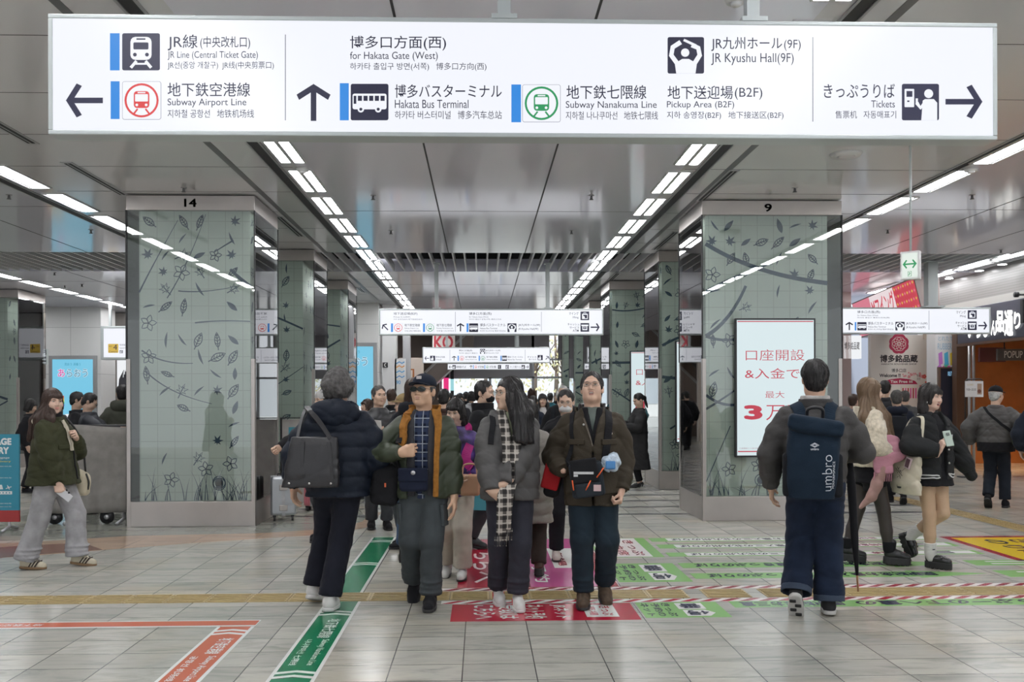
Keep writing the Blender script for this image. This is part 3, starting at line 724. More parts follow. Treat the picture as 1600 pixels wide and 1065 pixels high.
# ================================================================== hanging signs
def arrow(D, cx, cy, s, ang, m=NAVY, w=None, lay=2):
    """arrow of length s pointing along ang (0 = right, 90 = up) in print coordinates (v down)"""
    w = w or s * .15; c, n = math.cos(R(ang)), math.sin(R(ang))
    f = lambda x, y: (cx + x * c - y * n, cy - (x * n + y * c))
    h = s / 2
    D.fill([f(-h, -w / 2), f(h * .85, -w / 2), f(h * .85, w / 2), f(-h, w / 2)], m, lay)
    k = s * .42
    for g in (1, -1):
        D.fill([f(h, -w * .05 * g), f(h - w * 1.25, 0), f(h - k - w * .1, g * (k - w * .2)), f(h - k + w * .85, g * (k + w * .25))], m, lay + .01 * g)
def pict(D, kind, x0, y0, x1, y1):
    w, h = x1 - x0, y1 - y0
    X = lambda u: x0 + u * w
    Y = lambda v: y0 + v * h
    if kind in ('air', 'nana'):
        c = SRED if kind == 'air' else SGREEN
        D.rrect(x0, y0, x1, y1, w * .06, SGREY, 1); D.rrect(X(.012), Y(.012), X(.988), Y(.988), w * .05, WHITE, 2)
        D.ring(X(.5), Y(.5), w * .41, w * .055, c, 3)
        D.rrect(X(.30), Y(.26), X(.70), Y(.70), w * .08, c, 3); D.rrect(X(.335), Y(.34), X(.665), Y(.53), w * .02, WHITE, 4)
        D.rect(X(.40), Y(.285), X(.60), Y(.315), WHITE, 4)
        for q in (.38, .62): D.disc(X(q), Y(.62), w * .035, WHITE, 4)
        for g in (-1, 1): D.stroke([(X(.5 + g * .10), Y(.72)), (X(.5 + g * .2), Y(.85))], w * .045, c, 3)
        return
    D.rrect(x0, y0, x1, y1, w * .05, NAVY, 1)
    wh = lambda *p: D.fill([(X(a), Y(b)) for a, b in p], WHITE, 2)
    if kind == 'train':
        D.rrect(X(.22), Y(.10), X(.78), Y(.72), w * .13, WHITE, 2); D.rrect(X(.30), Y(.25), X(.70), Y(.44), w * .03, NAVY, 3)
        D.rect(X(.38), Y(.14), X(.62), Y(.18), NAVY, 3)
        for q in (.34, .66): D.disc(X(q), Y(.58), w * .05, NAVY, 3)
        for g in (-1, 1): D.stroke([(X(.5 + g * .12), Y(.75)), (X(.5 + g * .27), Y(.93))], w * .08, WHITE, 2)
        D.rect(X(.36), Y(.80), X(.64), Y(.85), WHITE, 2)
    elif kind == 'bus':
        D.rrect(X(.05), Y(.27), X(.95), Y(.70), w * .05, WHITE, 2)
        for k in range(5): D.rect(X(.19 + .15 * k), Y(.33), X(.30 + .15 * k), Y(.47), NAVY, 3)
        D.rect(X(.08), Y(.33), X(.15), Y(.55), NAVY, 3)
        for q in (.27, .73): D.disc(X(q), Y(.70), w * .085, WHITE, 3); D.disc(X(q), Y(.70), w * .04, NAVY, 4)
    elif kind == 'hall':
        D.disc(X(.48), Y(.43), w * .115, WHITE, 3)
        D.stroke([(X(.30), Y(.99)), (X(.26), Y(.72)), (X(.10), Y(.50)), (X(.14), Y(.28)), (X(.36), Y(.14))], w * .13, WHITE, 2)
        D.stroke([(X(.70), Y(.99)), (X(.74), Y(.72)), (X(.88), Y(.50)), (X(.84), Y(.30)), (X(.66), Y(.22))], w * .13, WHITE, 2)
        wh((.24, .70), (.40, .60), (.58, .60), (.76, .70), (.74, 1.), (.26, 1.)); D.stroke([(X(.44), Y(.08)), (X(.78), Y(.24))], w * .07, WHITE, 3)
    elif kind == 'ticket':
        D.rrect(X(.07), Y(.14), X(.33), Y(.64), w * .02, WHITE, 2); D.rect(X(.12), Y(.20), X(.28), Y(.36), NAVY, 3); D.rect(X(.14), Y(.46), X(.20), Y(.50), NAVY, 3)
        D.disc(X(.72), Y(.27), w * .12, WHITE, 2); wh((.56, .46), (.62, .42), (.86, .42), (.95, .52), (.95, 1.), (.52, 1.))
        D.stroke([(X(.62), Y(.52)), (X(.50), Y(.66)), (X(.40), Y(.52))], w * .10, WHITE, 2); D.stroke([(X(.40), Y(.40)), (X(.40), Y(.56))], w * .06, WHITE, 2)
    elif kind == 'bag':
        D.stroke([(X(.36), Y(.28)), (X(.36), Y(.15)), (X(.64), Y(.15)), (X(.64), Y(.28))], w * .06, WHITE, 2)
        D.rect(X(.18), Y(.26), X(.84), Y(.86), WHITE, 2); D.rect(X(.32), Y(.38), X(.76), Y(.78), NAVY, 3); D.disc(X(.34), Y(.68), w * .16, WHITE, 4)
    elif kind == 'atm':
        D.rect(X(.10), Y(.18), X(.90), Y(.34), WHITE, 2); D.rect(X(.22), Y(.34), X(.78), Y(.82), WHITE, 2); D.rect(X(.32), Y(.36), X(.68), Y(.70), NAVY, 3)
        D.stroke([(X(.40), Y(.40)), (X(.5), Y(.52)), (X(.60), Y(.40))], w * .05, WHITE, 4); D.rect(X(.475), Y(.5), X(.525), Y(.66), WHITE, 4)
    elif kind == 'locker':
        D.disc(X(.5), Y(.22), w * .1, WHITE, 2); wh((.34, .38), (.66, .38), (.66, .9), (.34, .9)); D.rect(X(.12), Y(.5), X(.30), Y(.9), WHITE, 2)
    elif kind == 'phone':
        D.stroke([(X(.62), Y(.22)), (X(.40), Y(.30)), (X(.40), Y(.70)), (X(.62), Y(.78))], w * .12, WHITE, 2)
def hanging_sign(label, Y, x0, y0, x1, y1, th, border, rods, rod_r, items, texts, bold=.004, lift=.0008, top=CEIL):
    a, b_ = PY(x0, y1, Y), PY(x1, y0, Y)
    # level edges: take mean heights
    zl = (PY(x0, y1, Y).z + PY(x1, y1, Y).z) / 2; zh = (PY(x0, y0, Y).z + PY(x1, y0, Y).z) / 2
    t = thing('hanging_sign', label, 'sign', ((a.x + b_.x) / 2, Y + th / 2, zl))
    f = MB(); bd = border
    f.box((a.x, Y, zl), (b_.x, Y + th, zl + bd), FRAME); f.box((a.x, Y, zh - bd), (b_.x, Y + th, zh), FRAME)
    f.box((a.x, Y, zl + bd), (a.x + bd, Y + th, zh - bd), FRAME); f.box((b_.x - bd, Y, zl + bd), (b_.x, Y + th, zh - bd), FRAME)
    f.build('frame', t, bev=min(.006, bd * .2))
    f = MB(); f.box((a.x + bd, Y + .004, zl + bd), (b_.x - bd, Y + th - .004, zh - bd), WHITE); f.build('lit_panel', t)
    for rx in rods:
        f = MB(); p = PY(rx, y0, Y); f.box((p.x - rod_r, Y + th / 2 - rod_r, zh), (p.x + rod_r, Y + th / 2 + rod_r, top - .01), FRAME)
        f.box((p.x - rod_r * 2, Y + th / 2 - rod_r * 2, zh), (p.x + rod_r * 2, Y + th / 2 + rod_r * 2, zh + .02), FRAME)
        f.box((p.x - rod_r * 1.8, Y + th / 2 - rod_r * 1.8, top - .02), (p.x + rod_r * 1.8, Y + th / 2 + rod_r * 1.8, top), FRAME)
        f.build('rod', t)
    fn = on_plane(Y + .004, lift)
    for it in items:
        D = Draw(fn)
        if it[0] == 'arrow': arrow(D, it[1], it[2], it[3], it[4]); D.build('arrow', t)
        elif it[0] == 'bar': D.rect(*it[1:], SBLUE, 1); D.build('blue_bar', t)
        elif it[0] == 'div': D.rect(it[1] - it[4] / 2, it[2], it[1] + it[4] / 2, it[3], SGREY, 1); D.build('divider', t)
        else: pict(D, *it); D.build('pictogram', t)
    for s in texts: lettering(fn, t, s[0], *s[1:5], NAVY, s[5] if len(s) > 5 else bold)
    return t
hanging_sign('huge white lit wayfinding sign hanging across the top of the view', 4.08, 75, 28.5, 1558.5, 214, .11, .019, (788, 1180), .028,
  [('arrow', 132, 157, 58, 180), ('bar', 172, 52, 187, 110), ('train', 191, 52, 250, 110), ('bar', 173, 127, 187, 186), ('air', 191, 127, 252, 187), ('div', 446, 54, 188, 1.6),
   ('arrow', 490, 160, 58, 90), ('bar', 531, 130, 545, 188), ('bus', 548, 131, 607, 188), ('bar', 799, 132, 814, 191), ('nana', 816, 132, 876, 191), ('hall', 1043, 58, 1100, 115), ('div', 1270, 58, 190, 1.6),
   ('ticket', 1409, 131, 1467, 188), ('arrow', 1506, 159, 58, 0)],
  [('JR線', 262, 54, 309, 79), ('(中央改札口)', 313, 57, 391, 77), ('JR Line (Central Ticket Gate)', 262, 80, 403, 94, .0), ('JR선(중앙 개찰구)  JR线(中央剪票口)', 262, 96, 428, 109, .0),
   ('地下鉄空港線', 262, 129, 391, 151), ('Subway Airport Line', 262, 154, 385, 168, .0), ('지하철 공항선   地铁机场线', 262, 171, 397, 184, .0),
   ('博多口方面(西)', 547, 56, 697, 79), ('for Hakata Gate (West)', 547, 81, 684, 96, .0), ('하카타 출입구 방면(서쪽)   博多口方向(西)', 547, 98, 760, 111, .0),
   ('博多バスターミナル', 617, 132, 784, 153), ('Hakata Bus Terminal', 617, 156, 732, 169, .0), ('하카타 버스터미널   博多汽车总站', 617, 173, 784, 186, .0),
   ('地下鉄七隈線', 885, 133, 1010, 155), ('Subway Nanakuma Line', 884, 158, 1026, 172, .0), ('지하철 나나쿠마선   地铁七隈线', 884, 174, 1028, 187, .0),
   ('JR九州ホール', 1111, 58, 1222, 80), ('(9F)', 1225, 62, 1251, 80, .0), ('JR Kyushu Hall(9F)', 1111, 83, 1240, 102, .0),
   ('地下送迎場', 1043, 134, 1145, 155), ('(B2F)', 1148, 137, 1191, 156, .0), ('Pickup Area (B2F)', 1042, 158, 1147, 171, .0), ('지하 송영장(B2F)   地下接送区(B2F)', 1042, 174, 1224, 187, .0),
   ('きっぷうりば', 1287, 131, 1398, 153), ('Tickets', 1361, 157, 1398, 168, .0), ('售票机   자동매표기', 1305, 173, 1400, 185, .0)])
hanging_sign('white lit wayfinding sign hanging over the middle of the aisle, nearest of the three there', 17.15, 592, 482, 943, 523.5, .12, .028, (682, 856), .035,
  [('arrow', 602, 511, 12, 135), ('bar', 611, 505, 614, 518.5), ('air', 615, 505, 629.5, 518.5), ('bar', 661, 505, 664, 518.5), ('nana', 665, 505, 679, 518.5), ('div', 711.5, 487, 518, .7),
   ('arrow', 719.5, 511, 13, 90), ('bar', 729, 505, 732, 518.5), ('bus', 733, 505, 747, 518.5), ('hall', 793, 505, 807, 518.5), ('div', 846, 487, 518, .7), ('bag', 907, 486.5, 920.5, 500), ('atm', 907, 504.5, 920.5, 518), ('arrow', 930, 511, 14, 0)],
  [('地下送迎場(B2F)', 615, 487.5, 652, 492.5), ('Pickup Area(B2F)', 615, 494, 641, 496.5, 0), ('지하 송영장(B2F) 地下接送区(B2F)', 615, 497.5, 660, 500, 0), ('地下鉄空港線', 632, 505.5, 656, 510), ('Subway Airport Line', 632, 511.5, 654, 514, 0), ('지하철 공항선 地铁机场线', 632, 515.5, 657, 518, 0),
   ('地下鉄七隈線', 682, 505.5, 706, 510), ('Subway Nanakuma Line', 682, 511.5, 708, 514, 0), ('지하철 나나쿠마선', 682, 515.5, 709, 518, 0), ('博多口方面(西)', 733, 487.5, 768, 492.5), ('for Hakata Gate (West)', 733, 494, 763, 496.5, 0), ('하카타 출입구 방면(서쪽) 博多口方向', 733, 497.5, 783, 500, 0),
   ('博多バスターミナル', 750, 505, 790, 510), ('Hakata Bus Terminal', 750, 511.5, 777, 514, 0), ('하카타 버스터미널 博多汽车总站', 750, 515.5, 790, 518, 0), ('JR九州ホール(9F)', 810, 505.5, 844, 510), ('JR Kyushu Hall(9F)', 810, 512, 841, 516, 0),
   ('マイング', 889, 487, 904, 492), ('Ming', 895, 494, 904, 498, 0), ('キャッシュ', 887, 504.5, 905, 508.5), ('サービス', 890, 509.5, 905, 513.5), ('ATM', 895, 514.5, 904, 518)])
hanging_sign('white lit wayfinding sign over the aisle, second of the three there', 29.5, 660, 542, 860, 567, .12, .03, (698, 809), .04,
  [('arrow', 667, 559.5, 7, 180), ('locker', 672, 555.5, 680, 563.5), ('div', 703, 546, 564, .5), ('arrow', 709.5, 559.5, 7.5, 90), ('bar', 715, 555.5, 716.8, 563.5), ('air', 717.5, 555.5, 725.5, 563.5), ('hall', 750, 545, 758, 552.5), ('bar', 748, 555.5, 749.8, 563.5), ('nana', 750.5, 555.5, 758.5, 563.5), ('bar', 782, 555.5, 783.8, 563.5), ('bus', 784.5, 555.5, 792, 563.5), ('div', 820.5, 546, 564, .5), ('locker', 840, 554.5, 848, 562.5), ('arrow', 855, 559, 7, 45)],
  [('博多口方面(西)', 717, 546, 738, 549), ('하카타 출입구 博多口', 717, 550.5, 746, 552.5, 0), ('JR九州ホール(9F)', 759, 546, 782, 549), ('JR Kyushu Hall', 759, 550.5, 779, 552.5, 0), ('筑紫口方面', 681, 556, 695, 559), ('Chikushi', 681, 560.5, 690, 562.5, 0), ('地下鉄空港線', 727, 556, 744, 559), ('Subway Airport Line', 727, 560.5, 745, 562.5, 0), ('地下鉄七隈線', 760, 556, 777, 559), ('Subway Nanakuma', 760, 560.5, 778, 562.5, 0), ('博多バスターミナル', 793, 556, 817, 559), ('Hakata Bus Terminal', 793, 560.5, 815, 562.5, 0), ('デイトス', 824, 556, 838, 559), ('食べもの', 826, 560, 838, 562.5, 0)])
hanging_sign('slim white wayfinding sign over the aisle, farthest of the three there', 34.0, 699, 567.5, 828, 577.5, .1, .02, (720, 806), .04,
  [('arrow', 704, 573, 5, 180), ('locker', 707, 570, 712, 576), ('arrow', 736, 573, 5, 90), ('bar', 739, 570, 740, 576), ('air', 741, 570, 746, 576), ('bar', 757, 570, 758, 576), ('nana', 759, 570, 764, 576), ('bag', 790, 570, 795, 576), ('phone', 778, 570, 783, 576), ('locker', 815, 570, 820, 576), ('arrow', 823.5, 573, 5, 0)],
  [('新幹線のりば', 713, 571, 728, 575), ('地下鉄空港線', 747, 571, 756, 575), ('地下鉄七隈線', 765, 571, 775, 575), ('マイング', 797, 571, 803, 575), ('博多デイトス', 804, 571, 814, 575)])
hanging_sign('white lit wayfinding sign on the right, in front of the souvenir shop banner', 16.9, 1240, 480, 1548, 521.5, .12, .028, (1457,), .09,
  [('arrow', 1327, 509, 13, 90), ('bar', 1335.5, 503, 1338, 516), ('bus', 1339.5, 503, 1354, 516), ('hall', 1399, 502.5, 1413.5, 516), ('div', 1451.5, 485, 515, .7), ('bag', 1512, 484.5, 1526, 498), ('atm', 1512, 502, 1526, 515.5), ('arrow', 1535.5, 508.5, 14, 0)],
  [('博多口方面(西)', 1339.5, 485, 1375, 490), ('for Hakata Gate (West)', 1339.5, 491.5, 1372, 494, 0), ('하카타 출입구 博多口方向(西)', 1339.5, 495, 1390, 497.5, 0), ('博多バスターミナル', 1356, 502.5, 1396, 507.5), ('Hakata Bus Terminal', 1356, 509, 1384, 511.5, 0), ('하카타 버스터미널 博多汽车总站', 1356, 513, 1396, 515.5, 0), ('JR九州ホール(9F)', 1415.5, 503, 1449, 507.5), ('JR Kyushu Hall(9F)', 1415.5, 509.5, 1446, 513.5, 0),
   ('マイング', 1494, 485, 1509, 490), ('Ming', 1500, 492, 1509, 496, 0), ('キャッシュ', 1493, 502, 1510, 506), ('サービス', 1496, 507, 1510, 511), ('ATM', 1501, 511.5, 1510, 515.5)])
# emergency exit box on its rod
p = PY(1423, 437, 8.6)
t = thing('exit_sign', 'small hanging exit box with a green two-way arrow', 'exit sign', p)
mx = Matrix.Translation(p) @ Matrix.Rotation(R(-38), 4, 'Z')
f = MB(); f.box((-.085, -.035, 0), (.085, .035, .262), WPAINT, mx); f.build('case', t, bev=.006)
EXW = emit('exit_face', (.86, .95, .88), .85)
f = MB(); f.box((-.068, -.038, .018), (.068, -.034, .244), EXW, mx); f.build('lit_face', t)
D = Draw(lambda u, v, l: mx @ Vector((u, -.038 - .0008 * l, v)))
D.fill([(-.05, .135), (.05, .135), (.05, .15), (-.05, .15)], SGREEN)
for g in (-1, 1): D.fill([(g * .062, .1425), (g * .03, .185), (g * .022, .175), (g * .043, .1425), (g * .022, .11), (g * .03, .1)], SGREEN)
D.stroke([(-.014, .03), (.014, .03), (.014, .075), (-.014, .075)], .005, SGREEN, 1, True); D.stroke([(-.008, .04), (.002, .055), (-.004, .068)], .007, SGREEN)
D.build('green_arrow', t)
f = MB(); f.cyl((p.x, p.y, p.z + .262), (p.x, p.y, CEIL), .011, FRAME, 12); f.build('rod', t)
# ================================================================== walls and shopfronts
PANELW = tile_mat('white_wall_panel', (.76, .76, .75), (.73, .73, .72), (.45, .45, .45), 1.1, 1.25, .006, (40 * 1.1, 40 * 1.25 + .3), .35, 'XZ', spec=.4)
BROWNW = mat('brown_panel', (.17, .125, .105), .4, var=.1, vscale=1)
PINKW = mat('mauve_panel', (.42, .34, .32), .35, var=.06, vscale=1)
CREAM = mat('cream_panel', (.62, .53, .46), .4)
def wall(name, lo, hi, m): return slab(name, lo, hi, m)
wall('wall_left', (-20.2, -7, 0), (-20, 48, CEIL), mat('plain_wall', (.5, .49, .48), .5))
p0, p1 = PY(72, 700, 25.6), PY(158, 700, 25.6)
wall('wall_pier', (p0.x, 25.6, 0), (p1.x, 26.6, CEIL), PANELW)
q0, q1 = PY(486, 700, 24.5), PY(592, 700, 24.5)
wall('wall_block', (q0.x, 24.5, 0), (q1.x, 27.2, CEIL), PANELW)
wall('trim_31', (q1.x + .06, 24.9, 0), (q1.x + .42, 25.3, CEIL), WPAINT)
wall('trim_32', (q1.x + .55, 25.4, 0), (q1.x + .75, 25.6, CEIL), mat('pier_grey', (.45, .45, .46), .3, .3))
wall('wall_back_left', (-20, 27.4, 0), (-5.0, 27.6, CEIL), BROWNW)
for k, (xa, xb, m_) in enumerate([(-13.2, -12.2, PINKW), (-11.0, -9.6, mat('grey_brown_panel', (.33, .31, .29), .35)), (-9.5, -8.2, PINKW), (-8.1, -6.6, WPAINT), (-6.5, -5.2, PINKW)]):
    wall('trim_%d' % (33 + k), (xa, 27.28, 0), (xb, 27.4, CEIL - .02 - .7 * (k in (0, 2))), m_)
# far end: glazed front, fascia, daylight outside
YE = 37.2
wall('wall_back', (-1.6, YE, 3.05), (2.7, YE + .4, CEIL), mat('far_fascia', (.30, .28, .29), .5))
b = MB(); b.box((-1.55, YE - .25, 2.35), (2.0, YE, 3.05), mat('shutter_box', (.36, .35, .37), .45)); structure(b.build('trim_41'))
b = MB()
for x in (-1.6, .35, 2.05, 3.3, 4.6, 5.9): b.box((x - .05, YE, 0), (x + .05, YE + .12, 3.05 if x < 2 else CEIL), GREYM)
b.box((-1.6, YE, 2.28), (6, YE + .1, 2.36), GREYM); b.box((2, YE, 3.0), (6, YE + .1, 3.06), GREYM)
structure(b.build('window_1'))
b = MB(); b.box((-1.6, YE + .04, .02), (6, YE + .052, 2.28), glass('window_glass', (.95, .97, .97), .6)); structure(b.build('window_2'))
slab('ground_outside', (-25, 48, -.25), (30, 80, -.02), mat('plaza', (.62, .62, .6), .7))
BARK = mat('bark', (.12, .09, .07), .8)
for k, (x, y, h, c_) in enumerate([(2.9, 52, 6.0, (.52, .48, .26)), (4.4, 56, 7, (.42, .44, .28)), (.2, 60, 6.5, (.48, .46, .30))]):
    t = thing('street_tree', ['small yellowing tree outside the far window, right of the shutter', 'green tree outside the far windows behind the farthest column', 'tree outside seen straight down the aisle'][k], 'tree', (x, y, 0))
    f = MB(); f.tube([(x, y, 0), (x + .1, y, h * .45), (x, y + .1, h * .8)], [.16, .11, .05], BARK); 
    rg = random.Random(k)
    for q in range(7): a_ = rg.uniform(0, 6.28); f.tube([(x, y, h * .45), (x + 1.5 * math.cos(a_), y + 1.5 * math.sin(a_), h * rg.uniform(.6, .95))], [.06, .02], BARK, 6)
    f.build('trunk', t)
    lm = mat('leaves_%d' % k, c_, .6); f = MB()
    for q in range(260):
        a_ = rg.uniform(0, 6.28); r_ = 2.0 * rg.random() ** .5; z_ = h * .62 + rg.uniform(-1, 1) * 1.9
        c = Vector((x + r_ * math.cos(a_), y + r_ * math.sin(a_), z_)); u_ = Vector((rg.uniform(-1, 1), rg.uniform(-1, 1), rg.uniform(-1, 1))).normalized() * .13; w_ = u_.orthogonal().normalized() * .08
        f.poly([c - u_, c + w_, c + u_, c - w_], lm)
    f.build('foliage', t)
p = PY(700, 600, 47)
OUTW = emit('outside_facade', (1, 1, 1), 1.0)
t = thing('building', 'pale building across the street beyond the far windows', 'building', (-4, 72, 0))
f = MB(); f.box((-24, 72, 0), (3, 76, 14), mat('facade_white', (.88, .88, .87), .6)); f.build('facade', t)
f = MB()
for i in range(9):
    for j in range(4): f.box((-23 + i * 2.9, 71.95, 1 + j * 3.2), (-21.2 + i * 2.9, 72.02, 3 + j * 3.2), mat('facade_window', (.55, .6, .65), .2))
f.build('window_band', t)
# escalator side at the far left of the aisle
t = thing('escalator', 'brown-sided escalator climbing to the right at the far end', 'escalator', (-1.9, 33.4, 0))
e0, e1 = PY(615, 640, 34.6), PY(740, 522, 34.6)
d_ = (e1 - e0)
f = MB()
a_ = [Vector((e0.x, 34.6, e0.z - .5)), Vector((e1.x, 34.6, e1.z - .5)), Vector((e1.x, 36.0, e1.z - .5)), Vector((e0.x, 36.0, e0.z - .5))]
f.hexa(a_, [v + Vector((0, 0, .75)) for v in a_], mat('escalator_brown', (.20, .155, .13), .35)); f.build('truss', t)
f = MB(); f.hexa([v + Vector((0, -.02, .75)) for v in a_[:2]] + [v + Vector((0, -1.5, .75)) for v in a_[2:]], [v + Vector((0, -.02, 1.35)) for v in a_[:2]] + [v + Vector((0, -1.5, 1.35)) for v in a_[2:]], glass('escalator_glass', (.8, .75, .7), 1)); f.build('balustrade', t)
f = MB(); f.band([a_[0] + Vector((0, -.02, .78)), a_[1] + Vector((0, -.02, .78))], (0, -1, 0), .09, .05, GREYM); f.band([a_[0] + Vector((0, 0, 1.36)), a_[1] + Vector((0, 0, 1.36))], (0, -1, 0), .07, .07, BLACK); f.build('handrail', t)
wall('wall_side_left', (-3.4, 36.3, 0), (-1.6, 36.6, CEIL), BROWNW)
b = MB(); p, q = PY(640, 598, 32.4), PY(662, 500, 32.4)
b.box((p.x - .35, 32.2, 0), (q.x, 32.4, 2.9), CREAM); o = structure(b.build('wall_cream'))
D = Draw(on_plane(32.2)); D.stroke([(636, 577), (646, 577), (646, 590), (640, 596)], 3.2, mat('orange_brown', (.4, .13, .03), .4), 1); D.build('painted_sign', o)
t = thing('hanging_banner', 'red and white banner with bold lettering above the escalator', 'banner', PY(700, 545, 32))
b = MB(); p, q = PY(676, 546, 32.0), PY(711, 520, 32.0); b.box((p.x, 32, p.z), (q.x, 32.03, q.z), mat('banner_white', (.75, .70, .66), .5)); b.build('cloth', t)
lettering(on_plane(32), t, 'KO', 678, 524, 708, 545, mat('banner_red', (.5, .03, .05), .5), .03)
b = MB()
for px in (678, 709): a_ = PY(px, 520, 32.01); b.cyl(a_, (a_.x, a_.y, CEIL), .01, GREYM, 6)
b.build('cord', t)
# posters -----------------------------------------------------------
PSKY = emit('poster_sky', (.22, .66, .90), .85); PPALE = emit('poster_pale', (.60, .86, .95), .85); PMAG = emit('poster_magenta', (.80, .06, .45), .8); PTEAL = emit('poster_teal', (.03, .33, .52), .75); PW = emit('poster_white', (.95, .97, 1), .9)
RAIN = [emit('rainbow_%d' % k, c, .8) for k, c in enumerate([(.9, .1, .08), (.95, .5, .05), (.95, .9, .1), (.15, .7, .2), (.25, .3, .85)])]
def poster(label, Y, x0, y0, x1, y1, full=True):
    a, b_ = PY(x0, y1, Y), PY(x1, y0, Y)
    t = thing('lightbox_poster', label, 'poster', ((a.x + b_.x) / 2, Y, a.z))
    f = MB(); f.box((a.x - .1, Y, a.z - .1), (b_.x + .1, Y + .06, b_.z + .1), GREYM); f.build('frame', t, bev=.006)
    f = MB(); f.box((a.x, Y - .004, a.z), (b_.x, Y + .01, b_.z), PSKY); f.build('lit_panel', t)
    fn = lambda u, v, l: Vector((a.x + (b_.x - a.x) * u, Y - .004 - .001 * l, b_.z + (a.z - b_.z) * v))
    lettering(fn, t, 'あ', .13, .16, .32, .31, PW, .05); lettering(fn, t, 'らおう', .35, .16, .88, .31, PW, .05)
    D = Draw(fn); D.text('あ', .14, .165, .31, .305, PMAG, 4, .01); D.build('lettering', t)
    D = Draw(fn); D.text('らおう', .36, .165, .87, .305, PTEAL, 4, .01); D.build('lettering', t)
    lettering(fn, t, '洗おう 消毒う', .3, .06, .7, .11, PTEAL)
    D = Draw(fn)
    for k in range(5):
        D.stroke([(.32 - (.5 - k * .05) * math.cos(q * .1) * .9, 1.0 - (.36 - k * .036) * math.sin(q * .1)) for q in range(16)], .035, RAIN[k], 1)
    D.build('rainbow', t)
    D = Draw(fn)
    for q in range(5): D.disc(.2 + q * .17, .99, .12, PW, 2, .05, 16)
    D.build('cloud', t)
poster('light blue lit poster with big rounded lettering on the white pier at left', 25.54, 82, 561, 145, 652)
poster('light blue lit poster with big rounded lettering on the white block in the middle', 24.44, 513, 541, 583, 640)
# exit number sign box at the left
a, b_ = PY(162, 558, 24.3), PY(228, 513, 24.3)
t = thing('wall_sign', 'white lit exit sign with a yellow 4 plate and a down arrow', 'sign', ((a.x + b_.x) / 2, 24.3, a.z))
f = MB(); f.box((a.x - .08, 24.3, a.z - .06), (b_.x + .08, 24.65, b_.z + .06), FRAME); f.build('frame', t, bev=.008)
f = MB(); f.box((a.x, 24.295, a.z), (b_.x, 24.4, b_.z), WHITE); f.build('lit_panel', t)
fn = on_plane(24.295, .001); SYEL = emit('sign_yellow', (.85, .58, .10), .75)
D = Draw(fn); D.rrect(169, 537, 185, 551, 1, SYEL, 1); D.build('yellow_plate', t)
lettering(fn, t, '4', 177, 538, 183, 546.5); lettering(fn, t, 'Central', 170.5, 547.5, 183, 550.5); lettering(fn, t, '出口', 170.5, 539.5, 175, 542)
lettering(fn, t, '中央改札口', 187, 537, 201, 540.5); lettering(fn, t, 'Central Gate', 187, 542, 200, 544.5); D = Draw(fn); pict(D, 'bag', 187, 547, 192, 551.5); D.build('pictogram', t)
D = Draw(fn); arrow(D, 219, 543, 15, -90); D.build('arrow', t)
f = MB()
for x in (a.x + .1, b_.x - .1): f.box((x - .03, 24.45, b_.z + .06), (x + .03, 24.51, CEIL), FRAME)
f.build('rod', t)
hanging_sign('small white lit wayfinding sign beside the far left column', 23.5, 20, 545, 73, 569, .1, .02, (40,), .03, [('hall', 65, 547, 72, 554), ('bar', 63, 557, 65, 565), ('bus', 66, 557, 72.5, 565), ('nana', 31, 556, 39, 565)], [('JR九州ホール', 42, 550, 60, 553.5), ('地下鉄七隈線', 41, 557, 60, 561), ('Subway Nanakuma', 41, 562, 58, 564.5)])
# portrait poster by the left column
a, b_ = PY(183, 617, 27.2), PY(216, 560, 27.2)
t = thing('lightbox_poster', 'white lit poster with a dark coat and pearl strings, behind column 14', 'poster', ((a.x + b_.x) / 2, 27.2, a.z))
f = MB(); f.box((a.x, 27.2, a.z), (b_.x, 27.27, b_.z), PW); f.build('lit_panel', t)
D = Draw(on_plane(27.2, .001)); pd = emit('poster_coat', (.05, .05, .06), .5)
D.fill([(184, 617), (186, 592), (193, 578), (202, 576), (210, 580), (214, 617)], pd, 1); D.build('coat_print', t)
D = Draw(on_plane(27.2, .001))
for r_ in (7, 11, 15): D.stroke([(200 + r_ * .5 * math.sin(q * .26), 572 + r_ * 1.3 * (1 - math.cos(q * .26)) * .9) for q in range(-6, 7)], .9, PW, 2)
D.build('pearl_print', t)
# posters beside the middle block
a, b_ = PY(617, 640, 24.9), PY(634, 560, 24.9)
t = thing('banner_stand', 'white printed banner beside the white block, left of the escalator', 'banner', ((a.x + b_.x) / 2, 24.9, 0))
f = MB(); f.box((a.x, 24.9, .25), (b_.x, 24.93, b_.z), WPAINT); f.build('panel', t)
D = Draw(on_plane(24.9, .001)); 
for k, (y, c) in enumerate([(566, (.1, .35, .65)), (572, (.8, .35, .1)), (580, (.12, .4, .7)), (588, (.1, .3, .6))]):
    D.stroke([(619, y + 2), (624, y - 1), (628, y + 1.5), (632, y - 1)], 1.8, mat('print_%d' % k, c, .5), 1)
D.build('print', t); lettering(on_plane(24.9, .001), t, '90', 619, 594, 626, 600, mat('print_0', (.1, .35, .65)), .02)
f = MB(); f.box((a.x, 24.86, 0), (a.x + .04, 25.0, .25), GREYM); f.box((b_.x - .04, 24.86, 0), (b_.x, 25.0, .25), GREYM); f.build('foot', t)
t = thing('telephone_sign', 'small black telephone plate on the white block edge', 'sign', PY(602, 574, 24.88))
a, b_ = PY(598, 574, 24.88), PY(606, 566, 24.88)
f = MB(); f.box((a.x, 24.86, a.z), (b_.x, 24.9, b_.z), BLACK); f.build('plate', t)
D = Draw(on_plane(24.86, .001)); D.stroke([(603.2, 567.5), (601, 568.5), (601, 571.5), (603.2, 572.5)], 1.1, WPAINT, 1); D.build('receiver_mark', t)
